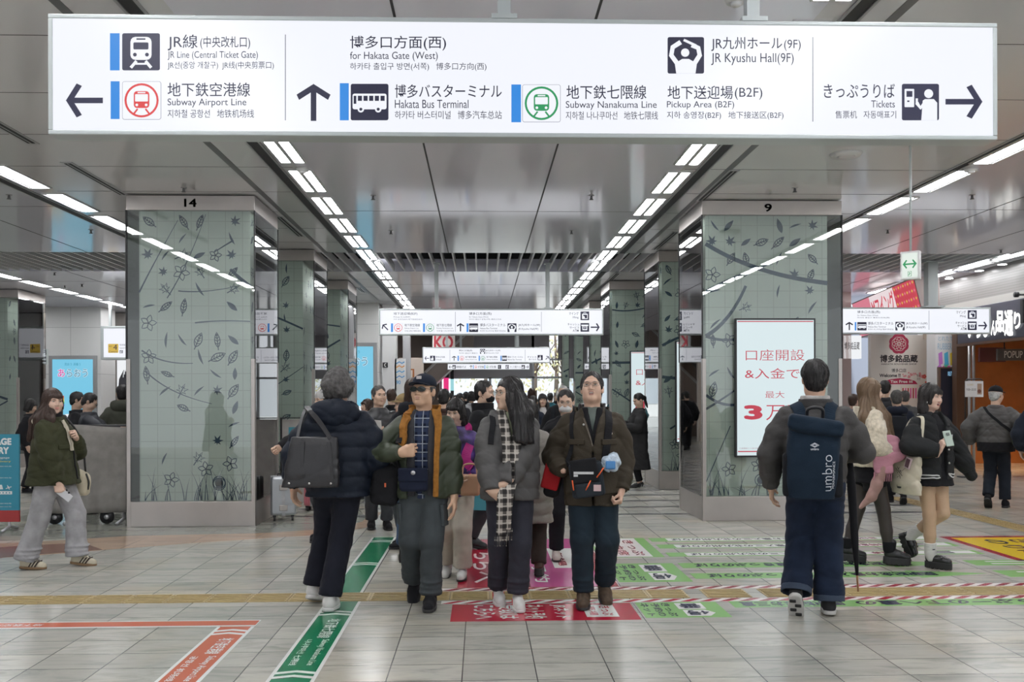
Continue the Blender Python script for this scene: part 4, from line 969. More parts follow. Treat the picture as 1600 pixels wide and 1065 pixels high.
# red digital sign far away, left of the windows
for k, (x0, y0, x1, y1, c, lab) in enumerate([(693, 590, 701, 611, (.85, .03, .22), 'small crimson lit sign at the far end of the aisle'), (704, 592, 709, 610, (.35, .7, .75), 'small pale teal lit sign at the far end, right of the crimson one'), (1040, 597, 1052, 622, (.9, .12, .25), 'red lit board seen through the glass of column 9')]):
    Y = 36.4 if k < 2 else 38
    if k == 2: continue
    a, b_ = PY(x0, y1, Y), PY(x1, y0, Y)
    t = thing('lit_sign', lab, 'sign', (a.x, Y, 0)); f = MB(); f.box((a.x, Y, a.z), (b_.x, Y + .1, b_.z), emit('far_sign_%d' % k, c, .9)); f.build('lit_panel', t)
    f = MB(); f.box((a.x, Y + .02, 0), (b_.x, Y + .12, a.z), BLACK); f.box((a.x, Y + .02, b_.z), (b_.x, Y + .12, b_.z + .4), BLACK); f.build('post', t)
# ---------------------------------------------------------------- right side: shops
RIB = tile_mat('ribbed_fascia', (.23, .225, .22), (.22, .215, .21), (.17, .165, .16), 2.4, .05, .006, (0, 0), .3, 'YZ', spec=.5)
wall('wall_right', (9.9, 3, 3.46), (10.1, 21.0, CEIL + .2), RIB)
wall('trim_51', (9.85, 3, 3.3), (10.1, 21.0, 3.46), mat('fascia_band', (.4, .39, .37), .4))
ORANGE = mat('orange_wood', (.46, .18, .06), .4, var=.12, vscale=3)
DBROWN = mat('dark_brown_frame', (.10, .055, .035), .4)
wall('wall_shop_side', (12.6, 6, 0), (12.75, 21.4, 3.3), ORANGE)
wall('wall_shop_back', (10.4, 21.2, 0), (12.6, 21.4, 3.3), ORANGE)
wall('ceiling_shop', (10.1, 6, 2.85), (12.75, 21.2, 3.0), mat('shop_ceiling', (.5, .42, .33), .6))
for k, (X, Y) in enumerate([(11.2, 18.6), (11.2, 16.2), (11.9, 20.0)]):
    t = thing('downlight', ['warm recessed downlight in the shop ceiling above the pop-up sign', 'warm recessed downlight in the shop ceiling nearer the camera', 'warm recessed downlight at the back of the shop'][k], 'ceiling light', (X, Y, 2.85))
    f = MB(); f.tube([(X, Y, 2.835), (X, Y, 2.849)], .06, emit('warm_lamp', (1, .72, .42), 14), 18); f.build('diffuser', t)
    f = MB(); f.tube([(X + .075 * math.cos(q * .3), Y + .075 * math.sin(q * .3), 2.842) for q in range(21)], .012, WPAINT, 6, True); f.build('rim', t)
    ld = bpy.data.lights.new('warm_spot', 'SPOT'); ld.energy = 260; ld.color = (1, .62, .33); ld.spot_size = R(75); ld.spot_blend = .7; ld.shadow_soft_size = .06
    lo = bpy.data.objects.new('warm_spot', ld); COL.objects.link(lo); lo.location = (X, Y, 2.82); lo.parent = t; lo.matrix_parent_inverse = PINV(t)
# sign board of the food street
t = thing('shop_sign', 'dark shop sign board with glowing white brush lettering', 'sign', (9.85, 16.5, 2.6))
YB = PX(1496, 500, 9.72).y
f = MB(); f.box((9.72, 12, 2.6), (9.84, YB, 3.3), mat('signboard_slate', (.055, .06, .085), .4)); f.build('board', t, bev=.01)
f = MB(); f.box((9.70, 12, 2.55), (9.84, YB, 2.6), DBROWN); f.build('lower_rail', t)
BRUSH = emit('brush_white', (1, 1, .96), 1.5)
D = Draw(lambda u, v, l: Vector((9.72 - .004 * l - .02, PX(u, v, 9.72).y, PX(u, v, 9.72).z)))
for ch, x0, y0, x1, y1 in (('い', 1513, 496, 1524, 528), ('っ', 1525, 508, 1535, 528), ('ぴ', 1537, 494, 1549, 527), ('ん', 1550, 500, 1559, 524), ('品', 1557.5, 485, 1571, 519), ('通', 1571, 484, 1585, 525), ('り', 1586, 487, 1597, 514)):
    D.text(ch, x0, y0, x1, y1, BRUSH, 1, .045)
D.build('glowing_lettering', t)
# small projecting black sign at the right edge
a = PY(1588, 460, 16.2)
t = thing('projecting_sign', 'small black projecting sign on an arm at the right edge', 'sign', a)
f = MB(); f.cyl(a, (9.72, a.y, a.z), .018, BLACK, 8); f.tube([a - Vector((.03, 0, 0)), a + Vector((.03, 0, 0))], .05, BLACK, 12); f.build('arm', t)
x = PY(1596, 470, 16.2).x; f = MB(); f.box((x, a.y - .04, a.z - .5), (x + .3, a.y + .04, a.z - .09), BLACK); f.box((x + .1, a.y - .01, a.z - .09), (x + .14, a.y + .01, a.z), BLACK); f.build('plate', t)
# POPUP STORE board inside
p, q = PY(1559, 563, 18.4), PY(1559, 545, 18.4)
t = thing('shop_sign', 'grey board reading POPUP STORE inside the orange shop', 'sign', (p.x, 18.4, p.z))
f = MB(); f.box((p.x, 18.4, p.z), (p.x + 1.5, 18.46, q.z), mat('popup_grey', (.09, .085, .08), .5)); f.build('board', t)
lettering(on_plane(18.4, .002), t, 'POPUP STORE', 1569, 548, 1629, 559, mat('popup_letter', (.75, .72, .66), .5), .01)
f = MB()
for x in (p.x + .15, p.x + 1.3): f.cyl((x, 18.43, q.z), (x, 18.43, 2.85), .012, BLACK, 8)
f.build('rod', t)
# door frame posts
b = MB(); p = PY(1518, 600, 19.0)
b.cyl((p.x - .045, 19.0, 0), (p.x - .045, 19.0, 2.85), .03, GREYM, 12); b.cyl((p.x + .045, 19.0, 0), (p.x + .045, 19.0, 2.85), .03, GREYM, 12)
tag(b.build('chrome_post'), 'pair of slim chrome posts at the orange shop entrance', 'post')
p = PY(1495, 600, 19.6); wall('trim_52', (p.x, 19.6, 0), (p.x + .27, 19.8, 2.85), DBROWN)
b = MB(); p = PY(1531, 600, 19.2); b.box((p.x, 19.2, 2.25), (p.x + .55, 19.26, 2.55), mat('maroon_panel', (.10, .03, .035), .4)); structure(b.build('trim_53'))
# colourful poster pillar with a dark display
p, q = PY(1462, 700, 19.9), PY(1492, 700, 19.9)
t = thing('poster_pillar', 'white pillar covered with a bright multicoloured poster', 'pillar', ((p.x + q.x) / 2, 20, 0))
f = MB(); f.box((p.x, 19.9, 0), (q.x, 20.3, 3.3), WPAINT); f.build('body', t)
fn = on_plane(19.9, .001); D = Draw(fn); rg = random.Random(5)
cols = [mat('pop_%d' % k, c, .45) for k, c in enumerate([(.75, .08, .32), (.85, .62, .05), (.08, .45, .7), (.1, .55, .3), (.55, .2, .6), (.8, .3, .1)])]
for k in range(70):
    x_, y_ = rg.uniform(1464, 1490), rg.uniform(568, 716); D.disc(x_, y_, rg.uniform(1.5, 4), rg.choice(cols), 1 + (k % 7) * .3, rg.uniform(2, 6), 7)
for k, x_ in enumerate((1466, 1475, 1484)): D.fill([(x_, 552), (x_ + 6, 549), (x_ + 7, 568), (x_ + 1, 571)], [cols[4], cols[2], cols[1]][k], 4)
D.build('colour_print', t)
lettering(fn, t, 'とれたて', 1466, 525, 1489, 532, mat('pale_blue_print', (.35, .5, .62), .5), .01); lettering(fn, t, 'RUBBERS', 1465, 536, 1490, 546, mat('pale_blue_print', (.35, .5, .62), .5), .01)
a, b_ = PY(1468, 668, 19.8), PY(1490, 573, 19.8)
t = thing('digital_display', 'tall dark display with small blue digits on the multicoloured pillar', 'screen', ((a.x + b_.x) / 2, 19.8, a.z))
f = MB(); f.box((a.x, 19.8, a.z), (b_.x, 19.9, b_.z), DBROWN); f.build('frame', t)
f = MB(); f.box((a.x + .03, 19.797, a.z + .03), (b_.x - .03, 19.81, b_.z - .03), mat('dark_screen', (.015, .018, .03), .15)); f.build('display', t)
lettering(on_plane(19.796, .001), t, '10:7', 1481, 580, 1487, 587, emit('digit_blue', (.3, .6, .9), .9), .02)
# souvenir shop banner wall
Y = 21.4
p, q = PY(1361, 700, Y), PY(1460, 700, Y)
t = thing('shop_banner', 'tall white souvenir shop banner with a crimson flower emblem', 'banner', ((p.x + q.x) / 2, Y, 0))
f = MB(); f.box((p.x, Y, 0), (q.x, Y + .15, 2.96), mat('banner_paper', (.66, .63, .58), .5)); f.build('panel', t)
fn = on_plane(Y, .0012); CRIM = mat('crimson_print', (.36, .015, .06), .5); INK = mat('ink', (.03, .025, .03), .5); PAPER = mat('banner_paper', (.66, .63, .58), .5)
D = Draw(fn); cx, cy = 1404.5, 537
for k in range(8): D.disc(cx + 8.3 * math.cos(k * PI / 4 + .4), cy + 8.3 * math.sin(k * PI / 4 + .4), 7.6, CRIM, 1 + k * .1)
D.disc(cx, cy, 10, CRIM, 2)
for k in range(8): D.ring(cx + 5.6 * math.cos(k * PI / 4 + .4), cy + 5.6 * math.sin(k * PI / 4 + .4), 5.6, .55, PAPER, 3 + k * .1, 24)
D.disc(cx, cy, 1.4, CRIM, 5); D.build('flower_emblem', t)
lettering(fn, t, '博多銘品蔵', 1375, 554, 1434, 566, INK, .035); lettering(fn, t, 'HAKATA SOUVENIR SHOP', 1377, 567.3, 1432, 569.8, INK, .01); lettering(fn, t, '博多口店', 1393, 575.5, 1416, 581.5, INK, .01)
lettering(fn, t, 'Welcome !!', 1374, 583.5, 1407, 589, INK, .04)
D = Draw(fn); D.fill([(1378, 600), (1382, 595), (1392, 592), (1406, 590.5), (1420, 592), (1430, 595), (1434, 600)], CRIM, 1); D.build('red_arch', t)
lettering(fn, t, 'Tax Free', 1391, 593.5, 1418, 598, PAPER, .04); lettering(fn, t, '免税', 1420, 594, 1426, 598, PAPER, .03); lettering(fn, t, 'OK', 1383, 595, 1388, 598, PAPER, .03)
D = Draw(fn); rg = random.Random(2); pk = mat('blossom_pink', (.62, .25, .27), .5); pr = mat('blossom_red', (.55, .09, .08), .5)
for k in range(26): D.disc(rg.uniform(1410, 1440), rg.uniform(581, 589) - 0, rg.uniform(.8, 2.), pk, 1 + k * .05, None, 8)
for x_, y_, r_ in ((1444, 588, 3.4), (1448, 598, 3.2), (1439, 603.5, 2.4), (1452, 606, 2)):
    for k in range(5): D.disc(x_ + r_ * .6 * math.cos(k * 1.257), y_ + r_ * .6 * math.sin(k * 1.257), r_ * .5, pr, 2 + k * .1, None, 10)
D.build('blossom_print', t)
for k in range(2): lettering(fn, t, '博多\nの味', 1432.5 + k * 3, 584, 1435 + k * 3, 594, INK)
f = MB(); a, b_ = PY(1409, 640, Y - .05), PY(1434, 602, Y - .05)
f.box((a.x, Y - .05, .3), (b_.x, Y, b_.z), mat('shelf_back', (.7, .62, .55), .4)); f.build('display_niche', t)
D = Draw(on_plane(Y - .05, .001))
for k in range(6): D.rect(1410 + k * 4, 606, 1412 + k * 4, 622, cols[0] if k % 2 else mat('banner_red', (.5, .03, .05)), 1); 
D.build('striped_goods', t)
# gate of the shopping mall: tilted red fascia
t = thing('mall_sign', 'tilted pink and red sign of the shopping passage, above the right hanging sign', 'sign', (8.8, 20.6, 3.1))
A = [Vector((8.4, 18.0, 3.86)), Vector((9.25, 23.2, 3.86))]; B_ = [Vector((8.62, 18.0, 3.0)), Vector((9.47, 23.2, 3.0))]
mall = lambda u, v, l: (A[0] * (1 - u) + A[1] * u) * (1 - v) + (B_[0] * (1 - u) + B_[1] * u) * v + Vector((-.003 * l, 0, 0))
f = MB(); f.hexa([B_[0], B_[1], B_[1] + Vector((.3, 0, 0)), B_[0] + Vector((.3, 0, 0))], [A[0], A[1], A[1] + Vector((.5, 0, 0)), A[0] + Vector((.5, 0, 0))], PINKW); f.build('fascia', t)
MR, MP, MW = emit('mall_red', (.72, .05, .09), .75), emit('mall_pink', (.85, .25, .33), .75), emit('mall_white', (.95, .82, .84), .8)
D = Draw(mall); D.rect(.01, .03, .30, .97, MR, 1); D.build('red_field', t)
D = Draw(mall)
for i in range(9):
    for j in range(5): D.fill([(.02 + i * .031, .1 + j * .18), (.03 + i * .031, .06 + j * .18), (.04 + i * .031, .1 + j * .18), (.03 + i * .031, .14 + j * .18)], MP if (i + j) % 2 else SYEL, 2)
D.build('pattern', t)
D = Draw(mall); D.rect(.30, .03, .68, .97, MW, 1); D.build('white_field', t)
D = Draw(mall); D.rect(.68, .03, .99, .97, MP, 1); D.build('pink_field', t)
D = Draw(lambda u, v, l: mall(1 - u, v, l)); D.text('Mマイング', .34, .08, .69, .62, MR, 3, .02); D.build('lettering', t)
# shopfront between column 9 and the banner
wall('wall_shopfront', (5.6, 22.2, 2.7), (8.75, 22.4, CEIL), mat('shopfront_white', (.6, .6, .61), .4))
wall('trim_54', (8.25, 21.9, 0), (8.72, 22.2, CEIL), PINKW)
wall('trim_55', (10.05, 21.42, 0), (10.3, 21.6, 2.96), GREYM)
b = MB(); b.box((5.6, 22.25, 0), (8.3, 22.27, 2.7), glass('shop_glass', (.75, .8, .85), 1.2)); structure(b.build('window_3'))
b = MB()
for x in (5.6, 6.5, 7.4, 8.2): b.box((x - .03, 22.22, 0), (x + .03, 22.3, 2.7), GREYM)
b.box((5.6, 22.22, 2.66), (8.3, 22.3, 2.72), GREYM); structure(b.build('window_4'))
wall('wall_shop_inner', (5.0, 25.5, 0), (12, 25.7, CEIL), mat('inner_blue_grey', (.30, .34, .42), .5))
p, q = PY(1318, 560, 21.9), PY(1346, 524, 21.9)
t = thing('shop_sign', 'white lit sign with dark lettering right of column 9', 'sign', (p.x, 21.9, p.z)); f = MB(); f.box((p.x, 21.9, p.z), (q.x, 22.1, q.z), PW); f.build('lit_panel', t)
lettering(on_plane(21.9, .001), t, '博多銘品蔵', 1319, 534, 1343, 546, INK, .01)
p = PY(1325, 600, 21.95)
t = thing('hanging_banner', 'yellow banner with red lettering seen through the glass of column 9', 'banner', (p.x, 21.95, 0)); a, b_ = PY(1306, 640, 21.95), PY(1318, 560, 21.95)
f = MB(); f.box((a.x, 21.95, 0.4), (b_.x, 21.98, b_.z), mat('banner_yellow', (.62, .42, .06), .5)); f.build('cloth', t); lettering(on_plane(21.95, .001), t, 'も\nん', 1308, 575, 1316, 610, mat('banner_red', (.5, .03, .05)), .02)
rg = random.Random(9)
for k in range(7):
    x = 5.9 + k * .34
    t = thing('display_shelf', ['narrow goods shelf in the shop window, %s from the left' % ORD[k]][0], 'shelf', (x, 24, 0), 0, 'goods shelves in the shop window')
    f = MB(); f.box((x, 23.8, 0), (x + .3, 24.2, 2.0), WPAINT); f.build('body', t)
    f = MB()
    for j in range(5): f.box((x + .02, 23.74, .3 + j * .36), (x + .28, 23.8, .52 + j * .36), rg.choice(cols)); 
    f.build('goods', t)
    if k == 4: break
# notice stand
p = PY(1508, 745, 17.6); x0, x1 = PY(1508, 600, 17.6).x, PY(1536, 600, 17.6).x; zt = PY(1520, 592, 17.6).z
t = thing('notice_stand', 'black pole notice stand holding a white sheet by the orange shop', 'notice stand', (x0, 17.6, 0))
f = MB(); f.tube([(x0, 17.6, 0), (x0, 17.6, zt - .05), (x0 + .04, 17.6, zt), (x1 - .04, 17.6, zt), (x1, 17.6, zt - .05)], .012, BLACK, 8); f.build('pole', t)
f = MB(); f.tube([(x0, 17.6, 0), (x0, 17.6, .02)], .15, BLACK, 20); f.build('base', t)
a, b_ = PY(1508, 620, 17.58), PY(1536, 595, 17.58)
f = MB(); f.box((a.x, 17.57, a.z), (b_.x, 17.585, b_.z), WPAINT); o = f.build('sheet', t)
lettering(on_plane(17.57, .001), o, 'CLOSED', 1511, 599.5, 1521, 602, mat('gold_print', (.5, .4, .15)), 0); lettering(on_plane(17.57, .001), o, '9:00~20:30', 1510, 606.5, 1525, 610, INK, 0)
D = Draw(on_plane(17.57, .001)); D.rect(1527, 599, 1534, 616, mat('photo_brown', (.42, .3, .22)), 1); D.disc(1530, 611, 3, mat('photo_dark', (.2, .08, .06)), 2); D.build('photo_print', o)
# easel and counter in the shop
p = G(1505, 795); 
t = thing('easel', 'small wooden easel by the shop entrance left of the old man', 'easel', (9.55, 17.2, 0))
f = MB()
for x, dy in ((9.35, 0), (9.7, 0), (9.52, .35)): f.tube([(x, 17.2 + dy, 0), (9.52, 17.2, 1.15)], .016, mat('light_wood', (.5, .36, .22), .5), 8)
f.box((9.38, 17.16, .45), (9.68, 17.19, .49), mat('light_wood', (.5, .36, .22))); f.build('frame', t)
t = thing('counter', 'pale shop counter at the right edge inside the orange shop', 'counter', (10.9, 17.0, 0)); f = MB(); f.box((10.35, 16.6, 0), (12.3, 17.4, 1.0), mat('counter_front', (.6, .55, .48), .4)); f.build('body', t); f = MB(); f.box((10.3, 16.55, 1.0), (12.35, 17.45, 1.05), WPAINT); f.build('worktop', t)
# ================================================================== left: barrier, sign stand, luggage
CLOTH = fabric('barrier_cloth', (.25, .235, .22), .3, 120)
bx0, bx1 = G(28, 826).x, G(191, 822).x; by = 11.75
t = thing('fabric_barrier', 'grey fabric-covered wheeled barrier behind the girl in the olive jacket', 'barrier', ((bx0 + bx1) / 2, by, 0))
zt = PY(120, 665, by).z; zb = PY(120, 800, by).z
f = MB(); n = 60; m_ = 14
V = []; Fq = []
for j in range(m_ + 1):
    for i in range(n + 1):
        u, v = i / n, j / m_
        sag = .012 * math.sin(u * 37 + v * 2) * v + .015 * math.sin(u * 9 + 1.3 * v) + .01 * math.sin(v * 11 + u * 3)
        V.append((bx0 + (bx1 - bx0) * u, by + sag - .01, zt + (zb - zt) * v + .02 * math.sin(u * 5) * (1 - v) - .015 * math.sin(PI * u) * v))
k0 = len(V)
V += [(x_, y_ + .02, z_) for x_, y_, z_ in V[:]]
for q in (0, 1):
    for j in range(m_):
        for i in range(n):
            a = j * (n + 1) + i + q * k0; fq = (a, a + n + 1, a + n + 2, a + 1); Fq.append(fq if q == 0 else fq[::-1])
for i in range(n): Fq.append((i, i + 1, i + 1 + k0, i + k0)); e = m_ * (n + 1) + i; Fq.append((e + 1, e, e + k0, e + 1 + k0))
for j in range(m_): a = j * (n + 1); Fq.append((a, a + k0, a + n + 1 + k0, a + n + 1)); a += n; Fq.append((a, a + n + 1, a + n + 1 + k0, a + k0))
f.faces(V, Fq, CLOTH, True); f.build('fabric_panel', t)
f = MB(); f.tube([(bx0, by + .05, .12), (bx0, by + .05, zt), (bx1 - .02, by + .05, zt), (bx1 - .02, by + .05, .12)], .02, BLACK, 8); f.box((bx0, by + .03, .16), (bx1, by + .07, .20), BLACK); f.build('frame', t)
for x in (bx0 + .25, bx1 - .28):
    f = MB(); f.cyl((x, by + .02, .085), (x, by + .07, .085), .085, BLACK, 20); f.cyl((x, by + .01, .085), (x, by + .08, .085), .03, GREYM, 12); f.build('wheel', t)
    f = MB(); f.tube([(x + .18, by - .12, .02), (x + .2, by + .05, .06), (x + .2, by + .05, .2)], .022, GREYM, 8); f.build('foot', t)
# luggage delivery board
by = 11.2; x1 = PY(29.5, 700, by).x; x0 = x1 - .62; zt, zb = PY(15, 678, by).z, PY(15, 815, by).z; zm = PY(15, 797, by).z
t = thing('sign_board', 'blue and red luggage delivery sign board cut by the left edge', 'sign', ((x0 + x1) / 2, by, 0))
BB, BRD = mat('board_blue', (.03, .24, .34), .4), mat('board_red', (.36, .035, .035), .4); BW = mat('board_white', (.75, .78, .78), .4)
f = MB(); f.box((x0, by, zm), (x1, by + .03, zt), BB); f.build('panel', t)
f = MB(); f.box((x0, by, zb), (x1, by + .03, zm), BRD); f.build('lower_panel', t)
fn = on_plane(by, .001)
lettering(fn, t, 'LUGGAGE', -42, 684, 18, 695, BW, .05); lettering(fn, t, 'DELIVERY', -42, 698, 14, 709, BW, .05)
lettering(fn, t, 'Leave your luggage', -42, 713, 15, 717, BW); lettering(fn, t, 'same day delivery', -42, 719, 17, 722.5, mat('pop_1', (.85, .62, .05)))
for y_ in (727, 745, 785, 790): lettering(fn, t, 'to your hotel in the city, reception open every day', -42, y_, 18, y_ + 2.4, BW)
D = Draw(fn); D.fill([(-12, 764), (5, 764), (3, 757), (-10, 757)], BW); D.rect(-14, 767, 19, 772, BW); [D.rect(-11 + k * 5, 768.5, -9 + k * 5, 770.5, BB, 2) for k in range(6)]
D.stroke([(9, 763), (18, 760)], 1.2, BW); D.fill([(12, 761.5), (15, 761), (11, 757)], BW); D.fill([(12, 761.5), (15, 761), (15, 765)], BW); D.build('pictogram', t)
f = MB()
for x in (x0 + .12, x1 - .12):
    f.box((x - .015, by + .01, .02), (x + .015, by + .025, zb), GREYM); f.tube([(x, by - .16, .015), (x, by + .02, .05), (x, by + .2, .015)], .018, GREYM, 8)
f.build('stand', t)
def suitcase(label, p, w, h, dep, m, rz, name='suitcase', clasp=True):
    t = thing(name, label, 'suitcase', p, rz)
    mx = Matrix.Translation(p) @ Matrix.Rotation(rz, 4, 'Z')
    f = MB(); f.box((-w / 2, -dep / 2, .07), (w / 2, dep / 2, h), m, mx); f.build('shell', t, bev=.03)
    f = MB(); n = 7
    for k in range(n):
        x = -w / 2 + w * (k + .7) / (n + .4); f.box((x - .008, -dep / 2 - .006, .11), (x + .008, dep / 2 + .006, h - .04), m, mx)
    f.build('rib', t)
    f = MB(); f.box((-w / 2 - .004, -.02, .07), (w / 2 + .004, .02, h + .004), GREYM, mx); f.box((-.02, -dep / 2 - .009, .07), (.02, -dep / 2, h), GREYM, mx); f.build('frame', t)
    if clasp:
        for z in (.2 * h + .05, .75 * h):
            f = MB(); f.box((-.05, -dep / 2 - .02, z - .03), (.05, -dep / 2 - .008, z + .04), STEEL, mx); f.build('clasp', t, bev=.004)
    f = MB(); f.tube([mx @ Vector(q) for q in ((-.07, 0, h), (-.07, 0, h + .025), (.07, 0, h + .025), (.07, 0, h))], .009, BLACK, 8); f.build('handle', t)
    for sx in (-1, 1):
        for sy in (-1, 1):
            f = MB(); c = Vector((sx * (w / 2 - .045), sy * (dep / 2 - .045), .03)); f.cyl(mx @ (c + Vector((-.012, 0, 0))), mx @ (c + Vector((.012, 0, 0))), .03, BLACK, 12); f.box(c + Vector((-.02, -.02, .02)), c + Vector((.02, .02, .045)), BLACK, mx); f.build('wheel', t)
    return t
p = G(443, 812); p.z = 0
suitcase('silver ribbed suitcase with metal clasps beside column 14', p, .31, .56, .24, mat('silver_shell', (.42, .44, .46), .3, .6), R(12))
p = G(466, 806) + Vector((.1, .6, 0)); suitcase('pink suitcase half hidden behind the silver suitcase', p, .24, .42, .2, mat('pink_shell', (.62, .20, .24), .35), R(-8), clasp=False)
# grey partition between the columns
b = MB(); a = PY(440, 655, 13.6); q = PY(520, 655, 13.6)
t = thing('fabric_barrier', 'pale grey partition with a teal notice, behind the man with the shoulder tote', 'barrier', ((a.x + q.x) / 2, 13.6, 0))
b.box((a.x, 13.6, .05), (q.x, 13.66, a.z), fabric('partition_cloth', (.40, .375, .355), .2, 90)); b.build('fabric_panel', t)
b = MB(); b.tube([(a.x, 13.57, 0), (a.x, 13.57, a.z + .02), (q.x, 13.57, a.z + .02), (q.x, 13.57, 0)], .016, BLACK, 8); b.build('frame', t)
b = MB(); c1, c2 = PY(451, 690, 13.58), PY(464, 667, 13.58); b.box((c1.x, 13.58, c1.z), (c2.x, 13.6, c2.z), mat('teal_notice', (.05, .25, .32), .4)); b.build('notice', t)
# ================================================================== figures: smooth implicit surfaces turned into meshes
V3 = lambda *a: np.array(a, dtype=np.float32)
class SDF:
    def __init__(s, vox): s.h = vox; s.ops = []; s.post = []
    def add(s, fn, lo, hi, k, op='u'): s.ops.append((fn, np.array(lo, float), np.array(hi, float), k, op)); return s
    def cone(s, a, b, ra, rb, k=.02, op='u', rib=None, flat=False):
        a, b = V3(*a), V3(*b); ba = b - a; L = float(np.linalg.norm(ba)) + 1e-6
        def fn(x, y, z):
            px, py, pz = x - a[0], y - a[1], z - a[2]
            tu = (px * ba[0] + py * ba[1] + pz * ba[2]) / (L * L); t = np.clip(tu, 0, 1)
            d = np.sqrt((px - t * ba[0]) ** 2 + (py - t * ba[1]) ** 2 + (pz - t * ba[2]) ** 2) - (ra + (rb - ra) * t)
            if rib: d = d - rib[1] * (np.sqrt(np.abs(np.sin(PI * (tu * L + rib[2]) / rib[0]))) - .6)
            if flat: d = np.maximum(d, (tu - 1) * L)
            return d
        r = max(ra, rb) + (.015 if rib else 0)
        return s.add(fn, np.minimum(a, b) - r, np.maximum(a, b) + r, k, op)
    def chain(s, pts, rs, k=.02, op='u', rib=None, flat=False):
        off = 0
        for i in range(len(pts) - 1):
            s.cone(pts[i], pts[i + 1], rs[i], rs[i + 1], k, op, (rib[0], rib[1], off) if rib else None, flat and i == len(pts) - 2)
            off += float(np.linalg.norm(np.array(pts[i + 1]) - np.array(pts[i])))
        return s
    def ell(s, c, r, k=.02, op='u', rot=None):
        c = V3(*c); r = V3(*r); M = None if rot is None else np.array(rot, dtype=np.float32)
        def fn(x, y, z):
            px, py, pz = x - c[0], y - c[1], z - c[2]
            if M is not None: px, py, pz = (M[0, 0] * px + M[1, 0] * py + M[2, 0] * pz, M[0, 1] * px + M[1, 1] * py + M[2, 1] * pz, M[0, 2] * px + M[1, 2] * py + M[2, 2] * pz)
            k0 = np.sqrt((px / r[0]) ** 2 + (py / r[1]) ** 2 + (pz / r[2]) ** 2)
            k1 = np.sqrt((px / r[0] ** 2) ** 2 + (py / r[1] ** 2) ** 2 + (pz / r[2] ** 2) ** 2) + 1e-6
            return k0 * (k0 - 1) / k1
        m = float(r.max()) if M is not None else r
        return s.add(fn, c - m, c + m, k, op)
    def box(s, c, hf, rd=.01, k=.01, op='u', rot=None):
        c = V3(*c); hf = V3(*hf); M = None if rot is None else np.array(rot, dtype=np.float32)
        def fn(x, y, z):
            px, py, pz = x - c[0], y - c[1], z - c[2]
            if M is not None: px, py, pz = (M[0, 0] * px + M[1, 0] * py + M[2, 0] * pz, M[0, 1] * px + M[1, 1] * py + M[2, 1] * pz, M[0, 2] * px + M[1, 2] * py + M[2, 2] * pz)
            qx, qy, qz = np.abs(px) - hf[0] + rd, np.abs(py) - hf[1] + rd, np.abs(pz) - hf[2] + rd
            return np.sqrt(np.maximum(qx, 0) ** 2 + np.maximum(qy, 0) ** 2 + np.maximum(qz, 0) ** 2) + np.minimum(np.maximum(qx, np.maximum(qy, qz)), 0) - rd
        m = float(np.linalg.norm(hf)) if M is not None else hf
        return s.add(fn, c - m, c + m, k, op)
    def loft(s, secs, k=.02, op='u', rib=None, p=2.4):
        """stack of rounded sections (z, cx, cy, half width, half depth)"""
        S_ = np.array(sorted(secs), dtype=float)
        def fn(x, y, z):
            zz = np.clip(z, S_[0, 0], S_[-1, 0]); f = lambda c: np.interp(zz, S_[:, 0], S_[:, c]).astype(np.float32)
            a, b = f(3), f(4)
            q = (np.abs((x - f(1)) / a) ** p + np.abs((y - f(2)) / b) ** p) ** (1 / p)
            d = (q - 1) * np.minimum(a, b)
            if rib: d = d - rib[1] * (np.sqrt(np.abs(np.sin(PI * (z + rib[2]) / rib[0]))) - .6)
            return np.maximum(d, np.maximum(S_[0, 0] - z, z - S_[-1, 0]))
        e = .015 if rib else 0
        return s.add(fn, ((S_[:, 1] - S_[:, 3]).min() - e, (S_[:, 2] - S_[:, 4]).min() - e, S_[0, 0]), ((S_[:, 1] + S_[:, 3]).max() + e, (S_[:, 2] + S_[:, 4]).max() + e, S_[-1, 0]), k, op)
    def plane(s, n, d, k=.004):            # keep n.p < d
        n = V3(*n)
        return s.add(lambda x, y, z: n[0] * x + n[1] * y + n[2] * z - d, (-9, -9, -9), (9, 9, 9), k, 'i')
    def folds(s, amp, fr=22., seed=0, zs=1.):
        """cloth creases: sharp valleys between soft ridges"""
        rg = np.random.RandomState(seed); K = rg.normal(size=(4, 3)) * fr * 1.15; K[:, 2] = np.sign(K[:, 2]) * (abs(K[:, 2]) * .5 + fr * 1.2) * zs; ph = rg.uniform(0, 6, 8)
        def fn(x, y, z):
            w = .030 * np.sin(11 * z + ph[4] + 7 * x) + .02 * np.sin(17 * x + 9 * y + ph[5]); m = .5 + .5 * np.sin(5 * x + 8 * z + 4 * y + ph[6])
            r = 0
            for i in range(4):
                q = np.abs(np.sin(.5 * (K[i, 0] * (x + w) + K[i, 1] * y + K[i, 2] * (z + w)) + ph[i])); r = r + np.exp(-q * 3.5) * (.4 + .6 * (m if i % 2 else 1 - m))
            return amp * (r * 1.1 - .7)
        s.post.append(fn); return s
    def eval(s, P_):
        P_ = np.asarray(P_, np.float32); x, y, z = P_[:, 0], P_[:, 1], P_[:, 2]; A = np.full(len(P_), 1., np.float32)
        for fn, l, h, k, op in s.ops:
            d = fn(x, y, z)
            if op == 'u': g = np.clip(.5 + .5 * (A - d) / k, 0, 1); A = A + (d - A) * g - k * g * (1 - g)
            else:
                if op == 's': d = -d
                g = np.clip(.5 - .5 * (A - d) / k, 0, 1); A = A + (d - A) * g + k * g * (1 - g)
        for f in s.post: A = A + f(x, y, z)
        return A
